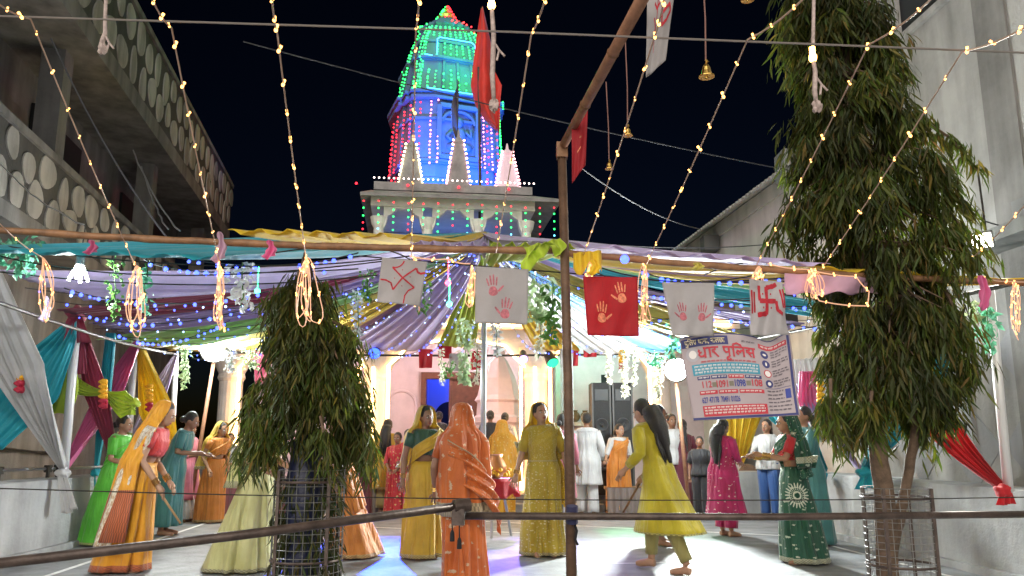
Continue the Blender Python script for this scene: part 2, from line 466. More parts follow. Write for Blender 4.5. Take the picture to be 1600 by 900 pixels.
def gable_house():
    # eave runs (4.85,13.6)->(4.1,20.5)
    e0 = Vector((4.98, 12.6, 6.02)); e1 = Vector((4.0, 21.0, 6.02)); u = (e1-e0).normalized(); n_ = Vector((u.y, -u.x, 0))
    L = (e1-e0).length
    t = thing('white_house', 'white house with corrugated sheet roof beyond the big tree', 'building', (e0.x, e0.y, 0))
    Mw = concrete('white_plaster', (.62, .59, .56), .22)
    w0 = Vector((e0.x, e0.y, 0))+n_*.5
    mb = MB(); mb.prism([w0, w0+u*L, w0+u*L+n_*6, w0+n_*6], (0,0,6.28)); mb.build('wall', Mw, t)
    # sloping fascia under the eave
    mb = MB(); mb.prism([w0+Vector((0,0,5.9)), w0-n_*.06+Vector((0,0,5.9)), w0-n_*.06+Vector((0,0,6.2)), w0+Vector((0,0,6.2))], u*L); mb.build('wall_band', Mw, t)
    # corrugated sheets, one object each
    Ms = mat('galvanised_sheet', (.55, .54, .52), .45, .35, var=.2, scale=5)
    ns = 12
    for k in range(ns):
        mb = MB(); N = 40
        def fn(a, b, k=k):
            s = (k+a*1.03)*L/ns; d = -.02+b*3.4
            return e0+u*s+n_*d+Vector((0,0, .03*math.sin(a*1.03*2*PI*4)+d*.5+.004*(k % 2)))
        mb.grid(fn, N, 2, uv=False); mb.build('roof_sheet', Ms, t, thick=.006)
    mb = MB(); mb.cbox(Vector((e0.x, e0.y, 5.75))+u*5.6+n_*.3, (.35, .4, .35)); mb.build('lamp_box', mat('grey_box2', (.1, .1, .1), .6), t)
    mb = MB(); c = Vector((e0.x, e0.y, 6.1))+u*1.2+n_*.15; mb.cbox(c, (.3, .5, .5)); mb.build('beam_end', concrete('beamend', (.2,.2,.2), .3), t)
    mb = MB(); mb.prism([w0+u*1.9+n_*-.004+Vector((0,0,3.3)), w0+u*3.0+n_*-.004+Vector((0,0,3.3)), w0+u*3.0+n_*-.004+Vector((0,0,4.3)), w0+u*1.9+n_*-.004+Vector((0,0,4.3))], n_*.1); mb.build('window', M_darkin, t)
gable_house()

# ------------------------------------------------------------------ temple
M_pink = mat('temple_pink', (.74, .58, .66), .7, var=.10, scale=2.5, bump=.15)
M_white = mat('temple_white', (.60, .54, .50), .7, var=.15, scale=2.0, bump=.2)
M_grey = mat('temple_grey', (.24, .235, .23), .8, var=.3, scale=3, bump=.2)
M_led = emis('warm_strip', (1.0, .56, .20), 16.0)
M_ledw = emis('cornice_strip', (1.0, .58, .22), 13.0)
M_brown = mat('door_wood', (.14, .045, .03), .45, var=.3, scale=10)
TY = 15.6
temple = thing('temple', 'lit temple with pillared porch and tall spire wrapped in coloured lights', 'temple', (-1, TY, 0))
def scallop_arch(mb, x0, x1, ztop, zspr, y, th, to_world, lobes=5, depth=.6):
    """spandrel with a scalloped opening between x0..x1, from ztop down to zspr"""
    n = 40; xs = []; zs = []
    w = (x1-x0)/2; xc = (x0+x1)/2
    for i in range(n+1):
        a = PI*i/n
        r_ = 1-.09*abs(math.sin(a*lobes))
        xs.append(xc-w*math.cos(a)*(1 if i in (0, n) else r_)); zs.append(zspr+(depth)*math.sin(a)*r_)
    V = []; F = []
    for yy in (y, y+th):
        for i in range(n+1):
            V.append(to_world(xs[i], yy, zs[i])); V.append(to_world(lerp(x0, x1, i/n), yy, ztop))
    m = 2*(n+1)
    for i in range(n):
        a = 2*i
        F.append((a, a+2, a+3, a+1)); F.append((m+a+1, m+a+3, m+a+2, m+a))
        F.append((a+2, a, m+a, m+a+2)); F.append((a+1, a+3, m+a+3, m+a+1))
    mb.add(V, F)
    return [to_world(xs[i], y-.03, zs[i]) for i in range(n+1)]
idw = lambda x, y, z: Vector((x, y, z))
def porch():
    t = temple
    mb = MB(); mb.box((-6.6, TY-.9, .0), (4.6, TY+5, .28)); mb.build('plinth', M_grey, t)
    mb = MB(); mb.box((-3.6, TY-1.3, .0), (1.6, TY-.9, .14)); mb.build('step', M_grey, t)
    cols = [-5.45, -2.62, .47, 2.85]
    for i, x in enumerate(cols):
        mb = MB()
        prof = [(.36, .28), (.36, .5), (.28, .56), (.24, .7), (.22, 1.5), (.22, 2.35), (.26, 2.42), (.24, 2.5), (.34, 2.72), (.38, 2.86), (.38, 3.0)]
        mb.lathe(prof, (x, TY, 0), 20)
        c = mb.build('column', M_white, t, smooth=False)
        for dx in ((-.3, -.03, .26) if i in (1, 2) else (.24,)):
            if i == 3: dx = -.22
            mb = MB(); mb.bar((x+dx, TY-.27, .32), (x+dx, TY-.27, 2.62), .055, .04); mb.build('led_strip', M_led, c)
    # lintel arches + led outlines
    for i in range(3):
        mb = MB(); x0 = cols[i]+.22; x1 = cols[i+1]-.22
        path = scallop_arch(mb, x0, x1, 3.34, 2.62, TY-.16, .32, idw, 4, .58)
        ar = mb.build('arch', M_white, t)
        mb = MB(); mb.tube(path, .026, 6); mb.build('led_strip', M_ledw, ar)
    mb = MB(); mb.box((-5.9, TY-.3, 3.341), (4.4, TY+.3, 3.7)); li = mb.build('lintel', M_white, t)
    for z in (3.42, 3.62):
        mb = MB(); mb.bar((-5.85, TY-.33, z), (4.2, TY-.33, z), .05, .04); mb.build('led_strip', M_ledw, li)
    mb = MB(); mb.prism([Vector((-6.1, TY-1.1, 3.72)), Vector((-6.1, TY+.3, 3.95)), Vector((-6.1, TY+.3, 4.08)), Vector((-6.1, TY-1.1, 3.80))], (10.7, 0, 0)); mb.build('porch_eave', M_white, t)
    mb = MB(); mb.box((-6.0, TY+.31, 3.71), (4.5, TY+5, 3.95)); mb.build('porch_roof', M_white, t)
    # inner wall with opening for the shrine door
    IY = TY+2.6
    mb = MB()
    for x0, x1, z0, z1 in ((-5.75, -2.05, .28, 3.7), (-.72, 4.4, .28, 3.7), (-2.05, -.72, 2.75, 3.7)):
        mb.box((x0, IY, z0), (x1, IY+.25, z1))
    mb.build('inner_wall', M_pink, t)
    for x0, x1 in ((4.3, 4.45),):
        mb = MB(); mb.box((x0, TY+.3, .281), (x1, TY+2.6, 3.70)); mb.build('side_wall', M_white, t)
    # sunk arched panels on the pink wall
    for xc, w in ((-2.5, .34), (-4.2, .5), (-5.3, .4), (2.2, .4)):
        mb = MB(); pts = []
        for q in range(13):
            a = PI*q/12; pts.append(Vector((xc-w*math.cos(a), IY, 2.0+w*math.sin(a))))
        pts = [Vector((xc-w, IY, .7))]+pts+[Vector((xc+w, IY, .7))]
        mb.tube(pts, .035, 6); mb.build('arch_moulding', M_pink, t)
    # door with wooden frame, one leaf open, grille in the other
    dr = MB(); dr.box((-2.05, IY-.1, .28), (-1.93, IY+.1, 2.75)); dr.box((-.84, IY-.1, .28), (-.72, IY+.1, 2.75)); dr.box((-1.93, IY-.1, 2.6), (-.84, IY+.1, 2.75)); dr.box((-1.42, IY-.06, .28), (-1.34, IY+.06, 2.6))
    fr = dr.build('door_frame', M_brown, t)
    dl = MB()
    for z0, z1 in ((.3, .9), (2.0, 2.6)): dl.box((-1.34, IY-.03, z0), (-.84, IY+.03, z1))
    dl.box((-1.34, IY-.03, .9), (-1.28, IY+.03, 2.0)); dl.box((-.9, IY-.03, .9), (-.84, IY+.03, 2.0))
    lf = dl.build('door_leaf', M_brown, fr)
    for k in range(6):
        mb = MB(); x = -1.22+k*.055; mb.tube([(x, IY, .9), (x, IY, 2.0)], .01, 5); mb.build('grille_bar', mat('grille_blue', (.3, .32, .5), .4, .4), fr)
    # shrine chamber, blue lamp inside; its light is also put into the wall colour
    mb = MB(); mb.box((-3.2, IY+1.7, .28), (.4, IY+1.9, 3.7)); mb.box((-3.2, IY+.25, .281), (-3.05, IY+1.7, 3.69)); mb.box((.25, IY+.25, .281), (.4, IY+1.7, 3.69)); mb.build('shrine_wall', mat('shrine_blue_wall', (.35, .38, .6), .6), t)
    mb = MB(); pts = [Vector((-1.55+.36*math.cos(PI-PI*q/14), IY+1.6, 1.75+.42*math.sin(PI*q/14))) for q in range(15)]
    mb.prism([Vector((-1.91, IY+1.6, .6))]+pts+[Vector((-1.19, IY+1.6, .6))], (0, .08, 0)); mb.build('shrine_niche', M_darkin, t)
    # pink pedestal shrine with dome and niche, saffron idol
    cx, cyy = -.28, TY+1.2
    mb = MB(); prof = [(.55, .28), (.55, .45), (.47, .5), (.47, 1.55), (.52, 1.6), (.52, 1.7), (.46, 1.75), (.44, 2.0), (.5, 2.05), (.44, 2.15), (.36, 2.5), (.2, 2.85), (.12, 2.95), (.14, 3.05), (.05, 3.2)]
    mb.lathe(prof, (cx, cyy, 0), 8); ped = mb.build('small_shrine', M_pink, t)
    mb = MB(); pts = [Vector((cx+.28*math.cos(PI-PI*q/14), cyy-.50, 1.2+.3*math.sin(PI*q/14))) for q in range(15)]
    mb.tube([Vector((cx-.28, cyy-.50, .6))]+pts+[Vector((cx+.28, cyy-.50, .6))], .035, 6); mb.build('niche_moulding', M_pink, ped)
    mb = MB(); mb.ball((cx+.02, cyy-.5, 1.12), (.06, .05, .16)); mb.ball((cx+.02, cyy-.5, 1.3), (.045, .045, .06)); mb.build('idol', mat('saffron', (.8, .18, .03), .6), ped)
    # side room, green light put into its wall colour: shelf, stored bundles, small window
    mb = MB(); mb.box((.95, TY+1.9, .281), (1.05, TY+2.59, 3.69)); mb.build('room_wall', mat('mint_wall', (.42, .66, .56), .7, var=.1), t)
    sh = MB(); sh.box((1.06, TY+2.1, 1.55), (2.0, TY+2.59, 1.63)); shelf = sh.build('shelf', M_white, t)
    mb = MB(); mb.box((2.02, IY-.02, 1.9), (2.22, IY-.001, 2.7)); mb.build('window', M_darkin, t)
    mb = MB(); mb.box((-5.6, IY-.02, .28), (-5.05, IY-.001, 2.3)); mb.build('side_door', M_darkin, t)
porch()
def shelf_bundles():
    rnd = random.Random(3)
    for k in range(4):
        p = Vector((1.18+k*.22, TY+2.35, 1.63)); r_ = .1+.02*rnd.random()
        t = MB(); t.ball(p+Vector((0,0,r_*1.1)), (r_, r_, r_*1.1), 10, 8); t.lathe([(r_*.45, r_*2), (r_*.6, r_*2.4)], p, 10)
        o = t.build('clay_pot', mat('clay_brown', (.16, .09, .05), .8, var=.3), None, smooth=True)
        tag(o, ['first', 'second', 'third', 'last'][k]+' brown pot from the left on the porch shelf', 'pot', 'pots on the porch shelf')
shelf_bundles()

# ---- upper pavilion
PA = R(7); pc = Vector((-1.42, 18.0, 0))
def pw(x, y, z):
    return pc+Vector((x*math.cos(PA)-y*math.sin(PA), x*math.sin(PA)+y*math.cos(PA), z-.24))
def pavilion():
    t = temple
    M_pav = mat('pavilion_white', (.72, .70, .68), .7, var=.12, scale=3)
    W = 1.78; D = 1.3; zb = 4.2; zt = 6.55
    mb = MB(); mb.prism([pw(-W, -D, zb-.3), pw(W, -D, zb-.3), pw(W, D, zb-.3), pw(-W, D, zb-.3)], (0,0,1.3)); mb.build('upper_base', M_white, t)
    xs = [-1.6, -.56, .54, 1.6]
    for x in xs:
        for y in (-D+.15, D-.15):
            mb = MB(); prof = [(.17, 5.2), (.17, 5.32), (.12, 5.38), (.11, 5.95), (.16, 6.05), (.19, 6.2)]
            mb.lathe(prof, pw(x, y, 0), 12); mb.build('pavilion_column', M_pav, t)
    for i in range(3):
        mb = MB(); scallop_arch(mb, xs[i]+.1, xs[i+1]-.1, 6.5, 5.92, -D+.05, .2, pw, 5, .5); mb.build('pavilion_arch', M_pav, t)
    mb = MB(); mb.prism([pw(-W, -D, 6.42), pw(W, -D, 6.42), pw(W, D, 6.42), pw(-W, D, 6.42)], (0,0,.22)); mb.build('pavilion_beam', M_pav, t)
    # drooping stone eave
    V = []; 
    inn = [(-W, -D), (W, -D), (W, D), (-W, D)]; outt = [(-W-.2, -D-.4), (W+.5, -D-.4), (W+.5, D+.4), (-W-.2, D+.4)]
    zi, zo = 6.72, 6.52
    lo = [pw(x, y, zi-.08) for x, y in inn]+[pw(x, y, zo) for x, y in outt]
    hi = [pw(x, y, zi+.04) for x, y in inn]+[pw(x, y, zo+.07) for x, y in outt]
    F = []
    for k in range(4):
        k2 = (k+1) % 4
        F += [(k, k2, 4+k2, 4+k), (8+k2, 8+k, 12+k, 12+k2), (4+k, 4+k2, 12+k2, 12+k)]
    F += [(3,2,1,0), (8,9,10,11)]
    mb = MB(); mb.add(lo+hi, F); mb.build('pavilion_eave', M_grey, t)
    mb = MB(); mb.prism([pw(-W+.05, -D+.05, 6.80), pw(W-.05, -D+.05, 6.80), pw(W-.05, D-.05, 6.80), pw(-W+.05, D-.05, 6.80)], (0,0,.18)); mb.build('pavilion_roof', M_grey, t)
    # pavilion back screen with blue light painted on, and small white panels between columns
    mb = MB(); mb.prism([pw(-1.6, .9, 5.2), pw(1.6, .9, 5.2), pw(1.6, .98, 5.2), pw(-1.6, .98, 5.2)], (0,0,1.2)); mb.build('back_screen', mat('blue_wash_wall', (.25, .4, .75), .6), t)
    for x in (-1.08, 0, 1.08):
        mb = MB(); p = pw(x, -D+.35, 5.2); mb.lathe([(.26, 0), (.26, .1), (.2, .3), (.06, .52), (.02, .6)], p, 10); mb.build('finial', M_white, t)
    # three little spires on the roof edge
    for x, hgt, c_ in ((-.95, 1.0, 'grey'), (.1, 1.15, 'grey'), (1.2, .92, 'pink')):
        mb = MB(); p = pw(x, -D+.35, 6.98)
        V = []; prof = [(.34, 0), (.33, .1), (.27, .35*hgt), (.2, .68*hgt), (.14, .88*hgt), (.17, .92*hgt), (.12, .97*hgt), (.05, 1.05*hgt), (.02, 1.2*hgt)]
        mb.lathe(prof, p, 4, ax=Matrix.Rotation(PA+PI/4, 3, 'Z')); sp = mb.build('turret', M_grey if c_ == 'grey' else M_pink, t)
        # bulb outlines
        lm = MB(); Rz = Matrix.Rotation(PA+PI/4, 3, 'Z')
        for k in range(4):
            for q in range(11):
                z = q/10*.95*hgt
                rr = np.interp(z, [a[1] for a in prof], [a[0] for a in prof])+.03
                v = Rz @ Vector((rr*math.cos(PI/2*k), rr*math.sin(PI/2*k), z))
                lm.ball(p+v, .026, 6, 4)
        lm.build('led_bulbs', emis('turret_pink', (1, .45, .5), 7, 'NONE') if c_ == 'pink' or x > 0-.1 else emis('turret_warm', (1, .85, .45), 6, 'NONE'), sp, kind='stuff')
pavilion()

# ---- main spire (shikhara)
TA = R(20); tc_ = Vector((-1.86, 21.0, 0))
TZ = [7.3, 8.2, 8.2, 10.05, 10.05, 10.2, 10.2, 10.35, 10.9, 11.5, 11.5, 11.6, 11.6, 12.3, 12.9, 13.2]
TW = [1.36, 1.34, 1.40, 1.31, 1.42, 1.42, 1.34, 1.29, 1.22, 1.14, 1.18, 1.18, 1.12, 1.0, .84, .70]
def tw(x, y, z):
    if z > 10.2: z = 10.2+(z-10.2)*.75
    return tc_+Vector((x*math.cos(TA)-y*math.sin(TA), x*math.sin(TA)+y*math.cos(TA), z))
def tower_plan(w):
    a, b, c = w, w*.93, w*.86
    q = [(-.45*w, -a), (.45*w, -a), (.45*w, -b), (.74*w, -b), (.74*w, -c), (c, -c)]
    pts = []
    for k in range(4):
        an = PI/2*k; cs, sn = math.cos(an), math.sin(an)
        for x, y in q: pts.append((x*cs-y*sn, x*sn+y*cs))
    return pts
def spire():
    t = temple
    mb = MB(); V = []; F = []; n = 24
    for z, w in zip(TZ, TW):
        for x, y in tower_plan(w): V.append(tw(x, y, z))
    for i in range(len(TZ)-1):
        for k in range(n):
            k2 = (k+1) % n; F.append((i*n+k, i*n+k2, (i+1)*n+k2, (i+1)*n+k))
    F.append(tuple(range((len(TZ)-1)*n, len(TZ)*n)))
    mb.add(V, F); M_tow = mat('tower_paint', (.055, .10, .20), .65, var=.18, scale=2, bump=.2); tower = mb.build('spire', M_tow, t)
    mb = MB(); mb.prism([tw(-1.6, -1.6, 3.95), tw(1.6, -1.6, 3.95), tw(1.6, 1.6, 3.95), tw(-1.6, 1.6, 3.95)], (0,0,3.36)); mb.build('spire_base', M_grey, t)
    # ribbed stone ring, cap dome and finial
    mb = MB(); N = 40
    V = []; F = []
    prof = [(.5, 13.15), (.70, 13.2), (.78, 13.32), (.72, 13.44), (.56, 13.5), (.56, 13.56), (.5, 13.7), (.36, 13.84), (.16, 13.9)]
    for i, (r_, z) in enumerate(prof):
        for k in range(N):
            rr = r_*(1+(.05*math.cos(k*PI/2*2) if 0 < i < 4 else 0)); a = 2*PI*k/N
            V.append(tw(rr*math.cos(a), rr*math.sin(a), z))
    for i in range(len(prof)-1):
        for k in range(N):
            k2 = (k+1) % N; F.append((i*N+k, i*N+k2, (i+1)*N+k2, (i+1)*N+k))
    mb.add(V, F); mb.build('ribbed_ring', M_tow, tower)
    mb = MB(); mb.lathe([(r_, 10.2+(z_-10.2)*.75) for r_, z_ in [(.16, 13.88), (.24, 13.98), (.27, 14.08), (.2, 14.2), (.1, 14.3), (.13, 14.34), (.05, 14.5), (.01, 14.6)]], tw(0, 0, 0), 14); mb.build('finial', mat('brass', (.6, .42, .14), .35, .8), tower)
    # mouldings
    for z, w in ((8.25, 1.44), (9.98, 1.46), (10.12, 1.5), (11.55, 1.24), (12.3, 1.04), (7.75, 1.42), (9.4, 1.40)):
        mb = MB(); pl = [tw(x, y, z) for x, y in tower_plan(w)]; mb.prism(pl, (0,0,.07)); mb.build('moulding', M_tow, tower)
    # framed niche with a plain seated relief
    mb = MB()
    for a, b in (((-.52, 8.4), (-.52, 9.8)), ((.52, 8.4), (.52, 9.8)), ((-.52, 9.8), (.52, 9.8)), ((-.52, 8.4), (.52, 8.4))):
        mb.bar(tw(a[0], -1.40, a[1]), tw(b[0], -1.40, b[1]), .12, .12)
    mb.tube([tw(.44*math.cos(PI-PI*q/10), -1.38, 9.35+.35*math.sin(PI*q/10)) for q in range(11)], .05, 6)
    mb.build('niche_frame', M_tow, tower)
    mb = MB(); mb.ball(tw(0, -1.36, 8.95), (.2, .1, .34), 12, 8); mb.ball(tw(0, -1.38, 9.38), (.12, .1, .15), 12, 8); mb.ball(tw(-.17, -1.37, 8.7), (.2, .1, .13)); mb.ball(tw(.17, -1.37, 8.7), (.2, .1, .13)); mb.tube([tw(-.18, -1.38, 9.15), tw(-.33, -1.42, 8.95), tw(-.2, -1.46, 8.85)], .05, 6); mb.tube([tw(.18, -1.38, 9.15), tw(.33, -1.42, 9.0), tw(.3, -1.46, 9.2)], .05, 6)
    mb.build('relief', M_tow, tower, smooth=True)
    # vertical ribs of the curving part
    for xx in (-.42, 0, .42):
        mb = MB()
        zz = np.linspace(10.35, 12.9, 8)
        pts = []
        for z in zz:
            w = np.interp(z, TZ[7:], TW[7:]); pts.append(tw(xx*w/1.3, -w-.005, z))
        mb.tube(pts, .05, 5); mb.build('rib', M_tow, tower)
    # --- curtain lights: strands hung round the tower
    rnd = random.Random(8)
    def strand_set(name, mt, specs, r_=.024):
        """specs: (side angle index, lateral fraction, z0, z1, n)"""
        lm = MB()
        for side, fr, z0, z1, nn in specs:
            for q in range(nn):
                z = lerp(z0, z1, (q+rnd.random()*.5)/max(1, nn))
                w = float(np.interp(z, TZ, TW)); x = fr*w+rnd.uniform(-.012, .012); y = -w*(1.02 if abs(fr) < .45 else (.95 if abs(fr) < .74 else .89))-.035
                an = PI/2*side; xx = x*math.cos(an)-y*math.sin(an); yy = x*math.sin(an)+y*math.cos(an)
                lm.ball(tw(xx, yy, z), r_*rnd.uniform(.8, 1.15), 6, 4)
        return lm.build('led_curtain', mt, tower, kind='stuff')
    G = emis('green_led', (.02, 1.0, .12), 5, 'NONE'); RD = emis('red_led', (1.0, .015, .03), 4.5, 'NONE'); CY = emis('cyan_led', (.1, .6, 1.0), 5, 'NONE'); PK = emis('pink_led', (1, .25, .6), 5, 'NONE')
    gs = []
    for fr in np.linspace(-.82, .82, 11):
        gs.append((0, fr, 12.6, 13.2, 5))
        if abs(fr) < .55: gs.append((0, fr, 11.6, 12.35, rnd.choice((4, 6))))
        gs.append((0, fr, 10.35, 11.2, rnd.choice((3, 5, 6, 8))))
    for side in (0, 3):
        for fr in ((-.86, -.8) if side == 0 else (.86, -.86, -.5, 0, .4)): gs.append((side, fr, 10.3, 13.1, 20))
    gs += [(0, .88, 8.4, 12.5, 60), (1, -.84, 8.6, 12.0, 40)]
    strand_set('green', G, gs)
    rs = []
    for fr in (-.86, -.7, -.5, -.2, .2, .5, .8): rs.append((3, fr, 7.4, 9.9, 20))
    for fr in (-.86, -.75): rs.append((0, fr, 7.4, 10.0, 16))
    for fr in (.82, .6): rs.append((0, fr, 7.4, 9.6, 12))
    strand_set('red', RD, rs)
    ps = []
    for fr in (-.55, -.42, .42, .52, .68): ps.append((0, fr, 8.2, 10.0, 16))
    strand_set('pink', PK, ps)
    # finial cone lights: red on one half, green on the other
    for mt, s0 in ((RD, 0.0), (G, PI)):
        lm = MB()
        for q in range(34):
            a = s0+rnd.uniform(-PI*.45, PI*.45)-.25; z = rnd.uniform(13.86, 14.55); r_ = lerp(.36, .03, (z-13.86)/.7)
            lm.ball(tw(r_*math.cos(a-TA), r_*math.sin(a-TA), z), .026, 6, 4)
        for q in range(16):
            a = s0+rnd.uniform(-PI*.4, PI*.4)-.25
            lm.ball(tw(.8*math.cos(a-TA), .8*math.sin(a-TA), 13.3+rnd.random()*.15), .026, 6, 4)
        lm.build('led_curtain', mt, tower, kind='stuff')
    # thin blue rope-light outlines
    RO = emis('blue_rope', (.05, .4, 1), 6, 'NONE')
    for z in (11.62, 10.18):
        mb = MB(); mb.tube([tw(-.9, -float(np.interp(z, TZ, TW))*1.06, z), tw(.9, -float(np.interp(z, TZ, TW))*1.06, z)], .012, 5); mb.build('rope_light', RO, tower)
    mb = MB(); w = float(np.interp(12.5, TZ, TW)); mb.tube([tw(-.55, -1.10, 11.75), tw(-.52, -w-.06, 12.42), tw(-.44, -w-.05, 12.5), tw(.44, -w-.05, 12.5), tw(.52, -w-.06, 12.42), tw(.58, -1.10, 11.75)], .012, 5)
    mb.build('rope_light', RO, tower)
    # lamps that colour the stone
    lamp('tower_blue_flood', 'SPOT', pw(-.4, -.6, 7.1)+Vector((0, .3, 0)), 1600, (.05, .22, 1.0), tw(0, -1, 10.6), .15, 110, .6)
    lamp('tower_blue_flood', 'SPOT', pw(2.4, -.2, 7.2), 1100, (.05, .22, 1.0), tw(.3, -1, 10.4), .15, 100, .6)
    lamp('tower_green_glow', 'POINT', tw(-.2, -2.0, 12.9), 120, (.02, 1, .15), None, .3)
    lamp('tower_green_glow', 'POINT', tw(.2, -2.0, 11.0), 70, (.02, 1, .15), None, .3)
    lamp('tower_red_glow', 'POINT', tw(-2.1, -.6, 8.6), 80, (1, .02, .03), None, .3)
    lamp('tower_pink_glow', 'POINT', tw(-.2, -2.0, 9.1), 5, (1, .3, .75), None, .3)
    lamp('pavilion_blue_lamp', 'POINT', pw(-.7, .2, 5.7), 5, (.05, .25, 1), None, .2)
    lamp('pavilion_blue_lamp', 'POINT', pw(.5, .3, 5.7), 4, (.05, .25, 1), None, .2)
    lamp('shrine_blue_lamp', 'POINT', (-1.4, TY+3.3, 2.9), 45, (.05, .12, 1), None, .15)
    # hanging strands along the pavilion eave
    for nm, mt, sel in (('a', G, 0), ('b', RD, 1), ('c', CY, 2)):
        lm = MB(); rr = random.Random(4)
        for k in range(14):
            x = -1.9+k*.31; nn = rr.randint(4, 9)
            for q in range(nn):
                cc = 1 if q == 0 else (0 if q < 3+k % 3 else (2 if k % 3 else 1))
                if cc == sel: lm.ball(pw(x, -1.72, 6.4-q*.15-rr.random()*.04), .019, 6, 4)
        for k in range(20):
            if sel == 1 and k % 5 == 0: lm.ball(pw(-2.1+k*.22, -1.3, 6.9), .028, 6, 4)
        lm.build('led_fringe', mt, temple, kind='stuff')
    lm = MB()
    for k in range(34): lm.ball(pw(-1.72+k*.105, -1.38, 7.02), .02, 6, 4)
    lm.build('led_fringe', emis('eave_warm', (1, .75, .7), 5, 'NONE'), temple, kind='stuff')
spire()

# temple flags
def temple_flags():
    a = Vector((-.72, 17.0, 4.2)); b = at(748, 105, 17.0)
    t = thing('temple_flag', 'large red pennant on a dark pole in front of the lit spire', 'flag', a)
    mb = MB(); mb.tube([a, a.lerp(b, .5)+Vector((.03,0,0)), b], .03, 8); mb.build('pole', M_dark, t)
    outl = [((752, 12), (755, 12)), ((744, 60), (766, 60)), ((738, 105), (772, 105)), ((735, 130), (784, 130)), ((742, 160), (781, 160)), ((758, 185), (781, 183)), ((776, 205), (781, 207))]
    def fn(u_, v):
        k = v*(len(outl)-1); i = min(int(k), len(outl)-2); f = k-i
        lx = lerp(outl[i][0][0], outl[i+1][0][0], f); ly = lerp(outl[i][0][1], outl[i+1][0][1], f)
        rx = lerp(outl[i][1][0], outl[i+1][1][0], f)
        p = at(lerp(lx, rx, u_), ly, 17.0); p.y += .18*math.sin(u_*7+v*3)*(.3+v); return p
    mb = MB(); mb.grid(fn, 14, 40); mb.build('pennant', cloth('red_flag', (.72, .035, .02), .35), t, smooth=True, thick=.006)
    p0 = pw(.1, -.3, 6.98)
    t = thing('dark_pennant', 'narrow dark pennant on a thin pole before the spire', 'flag', p0)
    tip = at(716, 125, p0.y)
    mb = MB(); mb.tube([p0, tip], .018, 6); mb.build('pole', M_dark, t)
    mb = MB(); q0 = p0.lerp(tip, .98); q1 = p0.lerp(tip, .42)
    def fn2(u_, v): 
        p = q0.lerp(q1, v); return p+Vector((-.16*u_*math.sin(PI*min(1, v*1.1)), .05*math.sin(v*8+u_*3), -.05*u_))
    mb.grid(fn2, 5, 14); mb.build('pennant', cloth('dark_flag', (.04, .03, .04), .2), t, smooth=True, thick=.006)
temple_flags()
# ================================================================== the tent over the court
M_beam = mat('bamboo_beam', (.24, .12, .055), .55, var=.4, scale=9, bump=.35, bscale=18)
M_poleW = mat('white_pole', (.75, .75, .75), .4, .2)
C = {k: cloth(k, v) for k, v in dict(teal=(.02, .42, .52), yellow=(.85, .62, .03), lav=(.62, .52, .76), maroon=(.34, .04, .09), purple=(.44, .34, .60), green=(.40, .68, .26), lime=(.52, .66, .05), white=(.72, .72, .72), pink=(.75, .16, .36), red=(.60, .02, .03), blue=(.08, .34, .62), olive=(.66, .58, .14), rose=(.62, .40, .52)).items()}
PEAK = at(757, 366, 10.0)
BEAM = [at(-60, 356, 4.75), at(400, 373, 4.82), at(880, 392, 4.95), at(1375, 431, 5.25), at(1660, 444, 5.5)]
def beam_pt(px):
    xs = [-60, 400, 880, 1375, 1660]
    i = max(0, min(3, sum(px > x for x in xs)-1)); return BEAM[i].lerp(BEAM[i+1], (px-xs[i])/(xs[i+1]-xs[i]))
